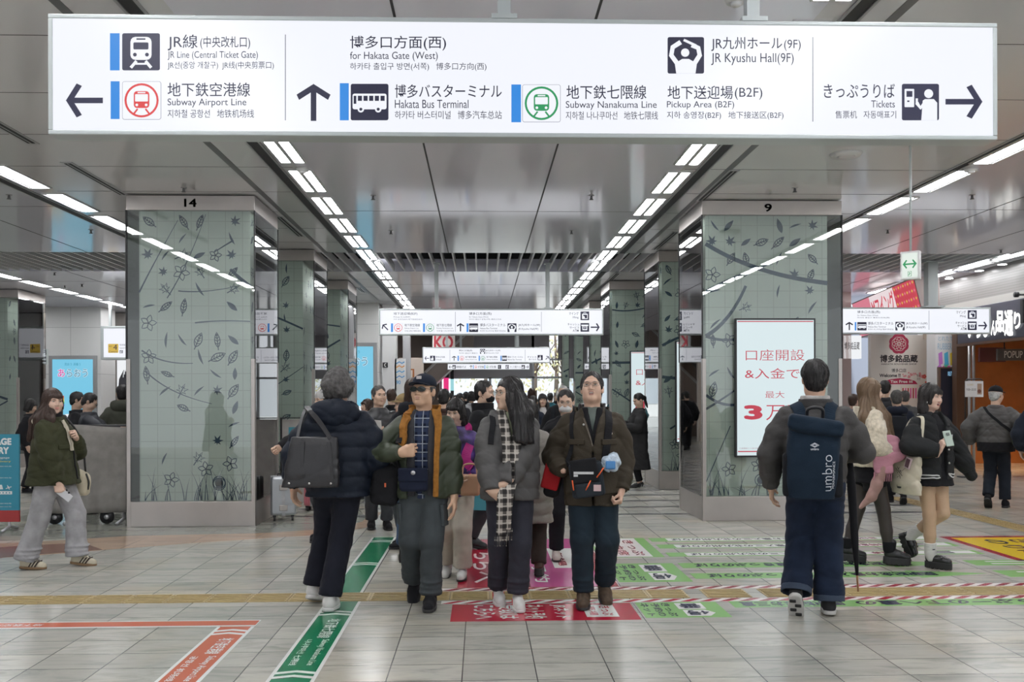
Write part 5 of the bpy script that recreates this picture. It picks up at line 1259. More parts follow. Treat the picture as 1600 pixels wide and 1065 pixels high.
    def grad(s, P_, e=.006):
        P_ = np.asarray(P_, float); g = np.zeros_like(P_)
        for i in range(3): q = np.zeros(3); q[i] = e; g[:, i] = (s.eval(P_ + q) - s.eval(P_ - q)) / (2 * e)
        return g
    def snap(s, P_, off=.006, it=14):
        """pull points onto the surface (at a small distance); returns points and outward normals"""
        P_ = np.array(P_, float)
        for _ in range(it):
            d = s.eval(P_) - off; g = s.grad(P_); n2 = (g * g).sum(1) + 1e-4
            st = g * (d / n2)[:, None]; L = np.linalg.norm(st, axis=1)[:, None]; P_ = P_ - st * np.minimum(1, .025 / (L + 1e-9)) * .8
        g = s.grad(P_, .012); return P_, g / (np.linalg.norm(g, axis=1)[:, None] + 1e-9)
    def mesh(s):
        us = [o for o in s.ops if o[4] == 'u']
        pad = s.h * 3 + (.02 if s.post else 0)
        lo = np.min([o[1] for o in us], 0) - pad - .012; hi = np.max([o[2] for o in us], 0) + pad + .012
        n = np.ceil((hi - lo) / s.h).astype(int) + 1
        ax = [(lo[i] + s.h * np.arange(n[i])).astype(np.float32) for i in range(3)]
        A = np.full(n, 1.0, np.float32)
        for fn, l, h, k, op in s.ops:
            m = k + s.h * 3.5 + .015
            i0 = np.clip(np.floor((l - m - lo) / s.h).astype(int), 0, n); i1 = np.clip(np.ceil((h + m - lo) / s.h).astype(int) + 1, 0, n)
            if (i1 - i0).min() <= 0: continue
            sl = tuple(slice(i0[q], i1[q]) for q in range(3))
            X, Y, Z = (ax[0][sl[0]][:, None, None], ax[1][sl[1]][None, :, None], ax[2][sl[2]][None, None, :])
            d = fn(X, Y, Z) + 0 * A[sl]; c = A[sl]
            if op == 'u': g = np.clip(.5 + .5 * (c - d) / k, 0, 1); A[sl] = c + (d - c) * g - k * g * (1 - g)
            else:
                if op == 's': d = -d
                g = np.clip(.5 - .5 * (c - d) / k, 0, 1); A[sl] = c + (d - c) * g + k * g * (1 - g)
        if s.post:
            X, Y, Z = ax[0][:, None, None], ax[1][None, :, None], ax[2][None, None, :]
            for f in s.post: A = A + f(X, Y, Z).astype(np.float32)
        A[0] = A[-1] = 1; A[:, 0] = A[:, -1] = 1; A[:, :, 0] = A[:, :, -1] = 1
        g = openvdb.FloatGrid(background=1.0); g.copyFromArray(np.ascontiguousarray(A, dtype=np.float32))
        P_, Q_ = g.convertToQuads(isovalue=0.0)
        return (np.asarray(P_) * s.h + lo), np.asarray(Q_)[:, ::-1]
def np_mesh(name, V, Q, m, smooth=True):
    me = bpy.data.meshes.new(name); n = len(V); q = len(Q)
    me.vertices.add(n); me.vertices.foreach_set('co', np.ascontiguousarray(V, dtype=np.float32).ravel())
    me.loops.add(q * 4); me.loops.foreach_set('vertex_index', np.ascontiguousarray(Q, dtype=np.int32).ravel())
    me.polygons.add(q); me.polygons.foreach_set('loop_start', np.arange(0, q * 4, 4, dtype=np.int32))
    me.polygons.foreach_set('use_smooth', np.ones(q, dtype=bool))
    me.update(calc_edges=True); me.validate()
    for k in (m if isinstance(m, list) else [m]): me.materials.append(k)
    return me
def ik(a, b, l1, l2, pole):
    a, b, pole = np.array(a, float), np.array(b, float), np.array(pole, float)
    d = b - a; L = np.linalg.norm(d); L2 = min(L, (l1 + l2) * .999); u = d / L
    x = (l1 * l1 - l2 * l2 + L2 * L2) / (2 * L2); h = math.sqrt(max(l1 * l1 - x * x, 0))
    p = pole - u * pole.dot(u); p /= np.linalg.norm(p) + 1e-9
    return a + u * x + p * h, a + u * L2
def rotz(a): c, s_ = math.cos(a), math.sin(a); return np.array([[c, -s_, 0], [s_, c, 0], [0, 0, 1]])
def rotx(a): c, s_ = math.cos(a), math.sin(a); return np.array([[1, 0, 0], [0, c, -s_], [0, s_, c]])
def roty(a): c, s_ = math.cos(a), math.sin(a); return np.array([[c, 0, s_], [0, 1, 0], [-s_, 0, c]])
SKIN = {}
def skin(c): 
    return mat('skin_%d_%d_%d' % tuple(int(q * 100) for q in c), c, .5, var=.07, vscale=14, spec=.35)
_hands = {}
def hand(style):
    """right hand, wrist at the origin, fingers along -z, thumb to -y, palm to +x"""
    if style in _hands: return _hands[style]
    S = SDF(.0032)
    curl = {'relax': (.30, .45, .3), 'grip': (1.25, 1.35, .8), 'hold': (.75, .85, .5), 'flat': (.12, .15, .1), 'fist': (1.4, 1.6, 1.0)}[style]
    ky = (-.034, -.012, .010, .031); kz = (-.088, -.093, -.088, -.078)
    fl = ((.040, .025, .020), (.044, .028, .021), (.041, .026, .020), (.032, .020, .018))
    for i in range(4):
        S.cone((0, ky[i] * .6, -.004), (0, ky[i], kz[i]), .0165, .0135, .016)
    S.cone((0, 0, .05), (0, 0, -.01), .026, .025, .02)
    S.cone((.004, -.022, -.02), (.010, -.036, -.045), .015, .014, .016)
    for i in range(4):
        p = np.array([0, ky[i], kz[i]]); a = 0.; sp = (i - 1.4) * .05
        for j in range(3):
            a += curl[j] * (1 + .08 * (i - 1.5))
            q = p + fl[i][j] * np.array([math.sin(a), sp, -math.cos(a)])
            S.cone(p, q, .0092 - .0009 * j, .0086 - .0012 * j, .005); p = q
    p = np.array([.010, -.036, -.045]); c = curl[0]
    for d, l, r in (((.30 + .3 * c, -.62 + .35 * c, -.72), .034, .0105), ((.45 + .3 * c, -.35 + .4 * c, -.8), .027, .0092)):
        d = np.array(d); d = d / np.linalg.norm(d); q = p + d * l; S.cone(p, q, r, r * .9, .006); p = q
    _hands[style] = S.mesh(); return _hands[style]
_shoes = {}
def shoe(kind):
    """toe to -y, standing on z = 0, ankle over the origin"""
    if kind in _shoes: return _shoes[kind]
    S = SDF(.006); B = SDF(.006)
    w = 1.0; sole = .026; plat = {'boot': .05, 'loafer': .042}.get(kind, .0)
    z0 = plat
    S.cone((0, .045, .05 + z0), (0, -.05, .048 + z0), .040, .043, .02); S.cone((0, -.05, .046 + z0), (0, -.135, .034 + z0), .043, .036, .02)
    S.cone((0, .04, .05 + z0), (0, .045, .085 + z0), .036, .036, .02)
    if kind != 'loafer': S.cone((0, .03, .075 + z0), (0, -.035, .072 + z0), .033, .028, .02)
    if kind == 'boot': S.cone((0, .03, .06 + z0), (0, .03, .16 + z0), .043, .048, .02)
    if kind == 'hike': S.cone((0, .035, .06 + z0), (0, .03, .125), .044, .046, .02)
    if kind == 'heel': S = SDF(.006); S.cone((0, .05, .075), (0, -.03, .055), .033, .034, .02); S.cone((0, -.03, .05), (0, -.14, .026), .036, .024, .02); S.ell((0, .01, .12), (.03, .06, .05), .012, 's')
    if kind == 'loafer': S.ell((0, .03, .16), (.034, .06, .05), .01, 's')
    S.plane((0, 0, -1), -(z0 + .016))
    def fn(x, y, z):
        t = np.clip((.05 - y) / .185, 0, 1); r = .041 + .012 * np.sin(PI * np.clip(t * 1.05 - .1, 0, 1)) - .004 * t
        d = np.sqrt(x ** 2 + (y - np.clip(y, -.135, .05)) ** 2) - r
        zt = z0 + sole; toe = .006 * np.clip((-.1 - y) / .08, 0, 1)
        return np.maximum(d, np.maximum(toe - z, z - zt))
    B.add(fn, (-.056, -.19, 0), (.056, .105, z0 + sole), .003)
    if kind in ('boot', 'loafer', 'heel'):
        for k in range(6): B.box((0, .07 - k * .045, 0), (.07, .006, .010), .002, .003, 's')
    if kind == 'heel': B = SDF(.005); B.cone((0, .07, .06), (0, .062, .006), .022, .008, .004); B.cone((0, -.03, .018), (0, -.15, .012), .034, .024, .01); B.plane((0, 0, -1), 0)
    _shoes[kind] = (S.mesh(), B.mesh()); return _shoes[kind]
class Person:
    def __init__(s, label, at_, H, heading, feet, hands=(None, None), poles=(None, None), head=(0, 0, 0), fem=False, lod=1., lean=0., twist=0., hipdrop=0., xoff=0., shz=0., shw=None, group=None, handstyle=('relax', 'relax'), thumb=(None, None), skincol=(.56, .36, .26), hdir=(None, None)):
        s.label, s.k, s.lod, s.fem = label, H / 1.7, lod, fem
        s.loc = Vector((at_[0], at_[1], 0)); s.rz = heading; s.group = group
        s.M = Matrix.Translation(s.loc) @ Matrix.Rotation(heading, 4, 'Z')
        s.skin = skin(skincol)
        s.pel = np.array([xoff, 0, .90 - hipdrop])
        hw = .082 if not fem else .085
        sw = shw or (.185 if not fem else .158)
        s.sw = sw
        tw = rotz(twist)
        s.shz = 1.345 + shz - hipdrop
        s.tw = tw
        lx = np.array([0, -math.sin(lean) * .5, 0])
        s.lx = lx
        s.sh = [tw @ np.array([g * sw, .01, s.shz]) + lx + np.array([xoff, 0, 0]) for g in (-1, 1)]
        s.neck = np.array([xoff, .015, 1.43 + shz - hipdrop]) + lx
        yaw, pit, rol = head
        s.RH = rotz(yaw) @ rotx(pit) @ roty(rol)
        s.hc = s.neck + np.array([0, -.03 - .06 * math.sin(-pit) * 0, .155])
        s.hc = s.neck + rotz(yaw * .5) @ np.array([0, -.02, .155])
        s.legs = []; s.feet = feet
        for i, g in enumerate((-1, 1)):
            fx, fy, fz, pit_, yaw_ = feet[i]
            Rf = rotz(yaw_) @ rotx(pit_)
            ball = np.array([0, -.1, 0]); o = np.array([fx, fy, fz])
            ank = o + rotz(yaw_) @ ball + Rf @ (np.array([0, .03, .095]) - ball)
            hip = s.pel + np.array([g * hw, 0, 0])
            fwd = rotz(yaw_) @ np.array([0, -1, .15])
            kn, an = ik(hip, ank, .425, .40, fwd)
            s.legs.append((hip, kn, an, Rf, o, ball, rotz(yaw_)))
        s.arms = []
        for i, g in enumerate((-1, 1)):
            w = hands[i] if hands[i] is not None else (g * (sw + .07), -.02, .86)
            p = poles[i] if poles[i] is not None else (g * .5, .8, -.2)
            el, wr = ik(s.sh[i], w, .285, .25, p)
            s.arms.append((s.sh[i], el, wr))
        s.thumb, s.hst, s.hdir = thumb, handstyle, hdir
        s.root = None
    # -- frames
    def H(s, V): return (np.asarray(V) @ s.RH.T) + s.hc           # head frame -> body frame
    def W(s, p): return s.M @ (Vector(p) * s.k)                    # body frame -> place
    def add(s, name, V, Q, m, parent=None):
        me = np_mesh(name, np.asarray(V) * s.k, Q, m)
        return link(name, me, parent or s.root, False)
    def part(s, name, S, m, parent=None, headframe=False):
        V, Q = S.mesh()
        if headframe: V = s.H(V)
        return s.add(name, V, Q, m, parent)
    def mb(s, name, f, parent=None, headframe=False, smooth=False):
        if headframe: f.v = [tuple(s.H(np.array(p))) for p in f.v]
        f.v = [tuple(Vector(p) * s.k) for p in f.v]
        return f.build(name, parent or s.root, smooth, world_coords=False)
    # -- body
    def body(s, legs_skin=None, face=1, mouth=0., brow=.0, jaw=1., mask=None, eyes=True):
        fem = s.fem
        v = .0042 * s.lod if face else .008
        S = SDF(v)
        S.ell((0, .014, .035), (.0745, .092, .088), .02); S.ell((0, -.026, -.035), (.0585 * jaw, .064, .084), .03)
        S.ell((0, -.060, -.096), (.026 * jaw, .022, .02), .03)
        for g in (-1, 1):
            S.ell((g * .040, -.053, -.030), (.026, .030, .030), .03); S.ell((g * .048 * jaw, -.01, -.075), (.018, .035, .025), .03)
            S.ell((g * .0765, .016, -.006), (.009, .021, .031), .008, rot=rotz(-g * .35))
        S.cone((-.036, -.078, .022), (.036, -.078, .022), .012, .012, .02)
        for g in (-1, 1): S.ell((g * .031, -.097, .002), (.020, .013, .012), .016, 's')
        S.cone((0, -.083, .010), (0, -.100, -.030), .0075, .0115, .012)
        for g in (-1, 1): S.ell((g * .0125, -.091, -.034), (.009, .010, .008), .008)
        zl = -.062
        S.ell((0, -.086, zl + .005), (.021, .010, .006), .007); S.ell((0, -.085, zl - .006), (.018, .010, .007), .007)
        if mouth: S.ell((0, -.094, zl - .004), (.019 + .004 * mouth, .018, .004 + .010 * mouth), .004, 's')
        nb = (s.neck + np.array([0, .005, -.09]) - s.hc) @ s.RH; nt_ = np.array([0, .022, -.055])
        r0 = .050 if fem else .056
        S.cone(nt_, nb, r0, r0 * 1.12, .03)
        if not fem: S.ell(nt_ * .45 + nb * .55 + np.array([0, -.055, 0]), (.012, .012, .016), .02)
        V, Q = S.mesh(); V = s.H(V)
        Vs, Qs = [V], [Q]; n = len(V)
        B = SDF(.018)
        sh, pl = s.shz, s.pel[2]
        B.loft([(pl - .08, 0, 0, .10, .08), (pl + .05, 0, 0, .11, .085), (pl + .2, 0, 0, .10, .08), (sh - .05, 0, 0, .12, .085), (sh + .03, 0, .01, .06, .06)], .03)
        for a in s.arms: B.chain([a[0], a[1], a[2] - (a[2] - a[1]) * .02], [.035, .03, .024], .02)
        for l in s.legs: B.chain([l[0], l[1], l[2]], [.06, .042, .032], .03)
        V, Q = B.mesh(); Vs.append(V); Qs.append(Q + n); n += len(V)
        for i in (0, 1):
            if s.hst[i] is None: continue
            V, Q = hand(s.hst[i]); V = V.copy(); Q = Q.copy()
            if i == 1: V[:, 0] *= -1; Q = Q[:, ::-1]
            sh_, el, wr = s.arms[i]
            d = (wr - el); d /= np.linalg.norm(d)
            if s.hdir[i] is not None: d = np.array(s.hdir[i], float); d /= np.linalg.norm(d)
            t = np.array(s.thumb[i] if s.thumb[i] is not None else (0, -1, 0), float)
            zc = -d; yc = -(t - d * t.dot(d)); yc /= np.linalg.norm(yc) + 1e-9; xc = np.cross(yc, zc)
            Mx = np.stack([xc, yc, zc], 1)
            V = V * (.95 if fem else 1.03) @ Mx.T + wr; Vs.append(V); Qs.append(Q + n); n += len(V)
        me = np_mesh('person', np.concatenate(Vs) * s.k, np.concatenate(Qs), s.skin)
        o = bpy.data.objects.new('person', me); COL.objects.link(o)
        o.location = s.loc; o.rotation_euler = (0, 0, s.rz)
        tag(o, s.label, 'person', s.group); s.root = o
        if not face: return s
        LIP = mat('lip_skin_f', (.46, .15, .14), .4) if fem else mat('lip_skin', (.40, .215, .175), .5)
        if eyes:
            EW, EI, BR_ = mat('eye_white', (.62, .60, .57), .25), mat('eye_dark', (.02, .013, .01), .15), mat('brow_hair', (.045, .035, .03), .8)
            for g in (-1, 1):
                f = SDF(.0022); f.ell((g * .031, -.0835, .0015), (.0135, .0075, .0044 if brow < .5 else .003), .003); e = s.part('eye', f, EW, headframe=True)
                f = SDF(.0018); f.ell((g * .031, -.0885, .0018), (.0058, .0042, .0042 if brow < .5 else .0028), .002); s.part('iris', f, EI, e, headframe=True)
                f = MB(); f.tube([(g * .0175, -.0885, .0035), (g * .025, -.0915, .0078), (g * .036, -.0905, .0078), (g * .0465, -.0825, .003)], [.0008, .0014, .0015, .0009], BR_, 6); s.mb('eyelid', f, headframe=True)
                f = MB(); f.tube([(g * .014, -.0925, .0185), (g * .028, -.0925, .0235 + brow * .004), (g * .042, -.0845, .0215), (g * .05, -.0765, .0175)], [.0022, .0030, .0026, .001], BR_, 6); s.mb('eyebrow', f, headframe=True)
        if mask is None:
            f = SDF(.0022); f.ell((0, -.0905, zl + .005 + .006 * mouth), (.021 + .003 * mouth, .0075, .0042), .003); f.ell((0, -.0895 + .007 * mouth, zl - .006 - .009 * mouth), (.018 + .003 * mouth, .0075, .005), .003); f.ell((0, -.099, zl - .0005), (.02, .006, .0006), .001, 's')
            s.part('lips', f, LIP, headframe=True)
            if mouth:
                f = SDF(.0025); f.ell((0, -.080, zl - .003), (.018, .008, .006 + .008 * mouth), .003); o_ = s.part('mouth', f, mat('mouth_dark', (.09, .015, .015), .5), headframe=True)
                f = SDF(.002); f.ell((0, -.0855, zl + .0015), (.013 + .003 * mouth, .006, .0032), .002); s.part('teeth', f, mat('teeth', (.72, .70, .64), .3), o_, headframe=True)
        else:
            f = SDF(.004); f.ell((0, -.040, -.055), (.066, .068, .052), .02); f.ell((0, -.03, -.052), (.060, .063, .046), .006, 's'); f.box((0, .1, -.05), (.2, .12, .2), .01, .005, 's')
            mm = s.part('face_mask', f, mask, headframe=True)
            f = MB()
            for g in (-1, 1): f.tube([(g * .062, -.03, -.035), (g * .078, .01, -.01)], .0016, mask, 5); f.tube([(g * .062, -.03, -.075), (g * .078, .012, -.02)], .0016, mask, 5)
            s.mb('ear_loop', f, mm, headframe=True)
        return s
    # -- clothes
    def trousers(s, m, r=(.095, .075, .066, .066), hip=(.165, .125), folds=.006, vox=.010, seed=0, name='trousers', waist=.16, clip=.0, crease=True):
        S = SDF(vox * s.lod)
        z = s.pel[2]; x0 = s.pel[0]
        S.loft([(z - .10, x0, .005, hip[0] * .94, hip[1] * .92), (z, x0, .008, hip[0], hip[1]), (z + .08, x0, .0, hip[0] * .95, hip[1] * .93), (z + waist, x0, 0, hip[0] * .9, hip[1] * .9)], .05)
        for h, k, a, Rf, o, b, Ry in s.legs:
            e = a + (a - k) / np.linalg.norm(a - k) * (-.01 + clip)
            md = k * .5 + a * .5
            S.chain([h + np.array([0, 0, -.02]), h * .55 + k * .45], [r[0], r[0] * .55 + r[1] * .45], .04); S.chain([h * .55 + k * .45, k, md, e], [r[0] * .55 + r[1] * .45, r[1], r[2], r[3]], .014, flat=True)
            if crease:
                for q in range(3):
                    c = e + (k - e) * (.04 + .10 * q); S.ell(c + Ry @ np.array([0, -.012 + .01 * (q % 2), 0]), (r[3] * 1.03, r[3] * 1.04, .018), .015)
        S.folds(folds * .75, 24, seed, .6); s.T = S
        return s.part(name, S, m)
    def shoes(s, kind, mu, ms, extra=None):
        out = []
        for i, l in enumerate(s.legs):
            (V, Q), (V2, Q2) = shoe(kind)
            Rf, o, b = l[3], l[4], l[5]
            f = lambda P_: ((P_ - b) * np.array([.96 if s.fem else 1.04] * 3)) @ Rf.T + (o + l[6] @ b)
            u = s.add('shoe', f(V), Q, mu); s.add('sole', f(V2), Q2, ms, u)
            if extra: extra(s, u, f)
            out.append(u)
        return out
    def arm_chain(s, S, i, rs, k=.03, rib=None, end=.0):
        a, e, w = s.arms[i]; d = (w - e) / np.linalg.norm(w - e)
        S.chain([a + np.array([-.02 if i else .02, 0, -.012]), a * .5 + e * .5, e, e * .45 + w * .55, w - d * (.005 - end)], rs, k, rib=rib, flat=True)
    def jacket(s, m, hem=.78, w=(.20, .205, .205, .20), d=(.145, .15, .15, .135), sleeve=(.082, .074, .068, .058, .050), rib=None, srib=None, folds=.006, vox=.009, seed=1, name='jacket', open_=None, flare=.0, neckw=.085, k=.03, sleeves=True, top=.10):
        S = SDF(vox * s.lod)
        x0 = s.pel[0]; lx = s.lx; sh = s.shz
        c = lambda t: (x0 + lx[0] * t, lx[1] * t)
        mid = (hem + sh) / 2
        S.loft([(hem, *c(0), w[0] + flare, d[0] + flare), (hem * .65 + sh * .35, *c(.35), w[1], d[1]), (hem * .3 + sh * .7, *c(.7), w[2], d[2]), (sh - .02, *c(1), w[3], d[3]), (sh + .04, *c(1), w[3] * .70, d[3] * .80), (sh + top, *c(1), neckw, neckw)], k, rib=rib)
        if sleeves:
            for i in (0, 1): s.arm_chain(S, i, sleeve, k, srib)
        if open_:
            wt, wb_, zt, zb = open_          # front gap: half width at top and bottom
            def fn(x, y, z):
                t = np.clip((z - zb) / (zt - zb), 0, 1); hw = wb_ + (wt - wb_) * t ** 1.3
                return np.maximum(np.abs(x - x0 - lx[0] * .5) - hw, y + .03)
            S.add(fn, (x0 - .2, -.4, zb - .6), (x0 + .2, 0, zt + .3), .008, 's')
        S.folds(folds, 24, seed, 1.0); s.S = S
        return s.part(name, S, m)
    def collar(s, m, h=.07, r=.088, tilt=.02, th=.018, name='collar', gap=.0, parent=None, z=0., flare=.01):
        S = SDF(.007 * s.lod); n = s.neck + np.array([0, -.005, -.055 + z])
        S.loft([(n[2], n[0], n[1] + .005, r + .018, r + .012), (n[2] + h, n[0], n[1] + .012, r + flare, r + flare)], .01, p=2)
        S.loft([(n[2] - .05, n[0], n[1] + .005, r + .018 - th, r + .012 - th), (n[2] + h + .05, n[0], n[1] + .012, r + flare - th, r + flare - th)], .01, 's', p=2)
        S.plane((0, -tilt * 8, 1), n[2] + h - tilt * 8 * n[1])
        if gap: S.add(lambda x, y, z_: np.maximum(np.abs(x - n[0]) - gap * (.4 + np.clip((z_ - n[2]) / h, 0, 1)), y - n[1]), (n[0] - .15, -.3, n[2] - .1), (n[0] + .15, n[1], n[2] + h + .1), .008, 's')
        S.folds(.003, 30, 5)
        return s.part(name, S, m, parent)
    def hood(s, m, r=(.15, .09, .10), c=(0, .085, -.01), parent=None, name='hood', fold=.006):
        S = SDF(.009 * s.lod); n = s.neck + np.array(c)
        S.ell(n, r, .03); S.ell(n + np.array([0, -.05, .075]), (r[0] * .62, r[1] * .9, r[2] * .7), .03, 's')
        for g in (-1, 1): S.cone(n + np.array([g * r[0] * .7, -.01, .02]), n + np.array([g * .085, -.12, -.03]), .045, .025, .03)
        S.folds(fold, 22, 8)
        return s.part(name, S, m, parent)
    def hair(s, m, kind='short', amp=.004, vol=1.0, fr=60, length=.25, seed=3, fringe=True, part_=None, strands=600, locks=(), under=False):
        S = SDF(.0055 * s.lod)
        S.ell((0, .020, .040), (.083 * vol, .098 * vol, .092 * vol), .02)
        if kind == 'short':
            S.ell((0, .055, -.03), (.070, .055, .06), .03)
            for g in (-1, 1): S.cone((g * .074, -.012, .03), (g * .072, -.008, -.005), .011, .008, .012)
            S.ell((0, -.102, -.004), (.080, .062, .080), .012, 's')
            for g in (-1, 1): S.ell((g * .085, .012, -.02), (.03, .018, .03), .008, 's')
            S.plane((0, -.35, -1), .085)
        elif kind == 'fluffy':
            S.ell((0, .055, -.01), (.095 * vol, .075 * vol, .085), .03)
            for g in (-1, 1): S.ell((g * .07, .02, -.01), (.035, .05, .06), .03)
            S.ell((0, -.115, -.03), (.082, .062, .095), .012, 's'); S.plane((0, -.3, -1), .10)
        elif kind in ('long', 'bob'):
            zb = -length
            S.loft([(zb, 0, .030, .098, .066), (zb + .06, 0, .032, .103, .072), (-.08, 0, .034, .098, .072), (.0, 0, .028, .090, .085), (.06, 0, .02, .07, .07)], .03, p=2.2)
            # room for face, neck and the shoulders in front
            S.loft([(zb - .1, 0, -.055, .068, .085), (-.11, 0, -.065, .066, .083), (-.03, 0, -.085, .066, .072), (.035, 0, -.098, .058, .05), (.055, 0, -.105, .02, .02)], .014, 's', p=2.2)
            if fringe: 
                S.ell((0, -.072, .045), (.060, .022, .034), .012)
                for g in (-1, 1): S.cone((g * .055, -.062, .05), (g * .068, -.045, -.06), .013, .010, .012)
        elif kind == 'pony':
            S.ell((0, -.100, -.018), (.084, .062, .082), .012, 's'); S.plane((0, -.5, -1), .055)
            S.cone((0, .10, .03), (0, .125, .0), .026, .03, .02); S.cone((0, .125, .0), (0, .11, -.18), .03, .016, .02)
        if under: S.plane((0, -.1, 1), .035); strands = 0
        for pts, rs in locks: S.chain([(np.array(p) - s.hc) @ s.RH for p in pts], rs, .03)
        rg = np.random.RandomState(seed); ph = rg.uniform(0, 6, 6); kk = rg.normal(size=(6, 2)) * fr
        S.post.append(lambda x, y, z: amp * sum(np.sin(kk[i, 0] * x + kk[i, 1] * y + (10 if kind in ('long', 'bob') else fr * .6) * z * (1 if i % 2 else -1) + ph[i]) for i in range(6)) / 2.6)
        V, Q = S.mesh(); Q = np.asarray(Q)
        if strands:
            N = np.zeros_like(V); fn_ = np.cross(V[Q[:, 2]] - V[Q[:, 0]], V[Q[:, 3]] - V[Q[:, 1]])
            for c in range(4): np.add.at(N, Q[:, c], fn_)
            N /= np.linalg.norm(N, axis=1)[:, None] + 1e-9
            ix = rg.choice(len(V), strands); p0 = V[ix]; nn = N[ix]; cr = np.array(part_ if part_ is not None else (0, .03, .13))
            t = p0 - cr; t[:, 2] -= .06
            if kind in ('long', 'bob'): low = p0[:, 2] < .03; t[low] = np.array([0, 0, -1])
            if kind == 'fluffy': t += rg.normal(size=t.shape) * .07
            t -= nn * (t * nn).sum(1)[:, None]; t /= np.linalg.norm(t, axis=1)[:, None] + 1e-6
            ln = {'short': .026, 'fluffy': .055, 'long': .12, 'bob': .08, 'pony': .04}[kind] * rg.uniform(.6, 1.3, len(ix)); up = {'short': .0015, 'fluffy': .018, 'long': .003, 'bob': .003, 'pony': .001}[kind]
            r0 = .0028; K_ = 5; M_ = 4; VV = []; C = []; c = p0.copy(); nq = nn; tq = t
            for q in range(K_):
                u = q / (K_ - 1); C.append(c + nq * (up * math.sin(u * 2.6)))
                c = c + tq * (ln / (K_ - 1))[:, None]
                if kind != 'fluffy':
                    c, nq = S.snap(c, 0.0, 4)
                    tq = tq + np.array([0, 0, -.25]); tq = tq - nq * (tq * nq).sum(1)[:, None]; tq /= np.linalg.norm(tq, axis=1)[:, None] + 1e-6
            a_ = np.cross(t, nn)
            for q in range(K_):
                u = q / (K_ - 1); c = C[q]
                r = r0 * (1 - .85 * u)
                for w_ in range(M_): th = 2 * PI * w_ / M_; VV.append(c + (a_ * math.cos(th) + nn * math.sin(th)) * r)
            VV = np.stack(VV, 1); n_ = len(ix); base = len(V) + np.arange(n_)[:, None] * (K_ * M_); QQ = []
            for q in range(K_ - 1):
                for w_ in range(M_): e = (w_ + 1) % M_; QQ.append(np.stack([base[:, 0] + q * M_ + w_, base[:, 0] + q * M_ + e, base[:, 0] + (q + 1) * M_ + e, base[:, 0] + (q + 1) * M_ + w_], 1))
            V = np.concatenate([V, VV.reshape(-1, 3)]); Q = np.concatenate([Q] + QQ)
        return s.add('hair', s.H(V), Q, m)
    def cap(s, m, logo=None):
        S = SDF(.005); S.ell((0, .014, .058), (.088, .104, .078), .02); S.plane((0, .12, -1), -.040); c = s.part('cap', S, m, headframe=True)
        S = SDF(.004)
        def fn(x, y, z): 
            d = np.sqrt((x / .9) ** 2 + (y + .07) ** 2) - .088
            zz = .052 + .12 * (y + .08) - 3.2 * x ** 2
            return np.maximum(np.maximum(d, np.abs(z - zz) - .004), y + .035)
        S.add(fn, (-.085, -.165, .0), (.085, -.03, .075), .003); s.part('brim', S, m, c, headframe=True)
        f = MB(); f.tube([(0, .014, .134), (0, .014, .141)], .008, m, 10); s.mb('button', f, c, headframe=True)
        if logo: f = MB(); f.box((-.018, -.094, .078), (.018, -.082, .1), logo); s.mb('badge', f, c, headframe=True)
        return c
    def glasses(s, mframe, lens, dark=False, rim=.0012):
        f = MB(); w, h = (.030, .018) if not dark else (.031, .019)
        E_ = lambda g: [(g * .033 + w * math.cos(q * PI / 10) * (.95 if abs(math.sin(q * PI / 10)) > .7 else 1), -.108 + .012 * abs(math.cos(q * PI / 10)) * (1 if math.cos(q * PI / 10) * g > 0 else 0), .0 + h * math.sin(q * PI / 10)) for q in range(20)]
        for g in (-1, 1):
            f.tube(E_(g), rim, mframe, 6, True); f.tube([(g * .063, -.097, .006), (g * .074, -.05, .008), (g * .079, .012, .006), (g * .08, .028, -.008)], rim, mframe, 6)
        f.tube([(-.005, -.108, .004), (0, -.110, .007), (.005, -.108, .004)], rim, mframe, 6); o = s.mb('glasses', f, headframe=True)
        for g in (-1, 1):
            f = MB(); f.poly(E_(g)[::(1 if g > 0 else -1)], lens); s.mb('lens', f, o, headframe=True)
        return o
    # things lying on the clothes: points are pulled onto the garment's surface first
    def belt(s, pts, w, th, m, n=30, off=None, S=None):
        P_, N_ = (S or s.S).snap([tuple(p) for p in spline(pts, n)], th * .6 if off is None else off)
        for _ in range(2): P_[1:-1] = (P_[:-2] + P_[1:-1] * 2 + P_[2:]) / 4; N_[1:-1] = (N_[:-2] + N_[1:-1] + N_[2:]) / 3
        f = MB(); f.band([tuple(p) for p in P_], [tuple(q) for q in N_], w, th, m); return f
    def patch(s, name, p, w, h, th, m, parent=None, bev=.006, tilt=0., S=None):
        P_, N_ = (S or s.S).snap([p], 0.0); n = Vector(N_[0]); n.z *= .4; n.normalize(); up = Vector((0, 0, 1)); t = up.cross(n).normalized(); up = n.cross(t)
        t, up = t * math.cos(tilt) + up * math.sin(tilt), up * math.cos(tilt) - t * math.sin(tilt)
        c = Vector(P_[0]); f = MB(); q = lambda a, b, d: c + t * a + up * b + n * d
        lo = [q(-w, -h, -th), q(w, -h, -th), q(w, h, -th), q(-w, h, -th)]; hi = [q(-w, -h, th), q(w, -h, th), q(w, h, th), q(-w, h, th)]
        f.hexa(lo, hi, m); o = s.mb(name, f, parent)
        if bev: b_ = o.modifiers.new('bevel', 'BEVEL'); b_.width = bev; b_.segments = 3
        return o
    def dots(s, name, pts, r, m, parent=None, S=None):
        for p in pts:
            P_, N_ = (S or s.S).snap([p], 0.0); f = MB(); a = Vector(P_[0]); n = Vector(N_[0]); f.tube([a - n * .004, a + n * .005], r, m, 10); s.mb(name, f, parent)
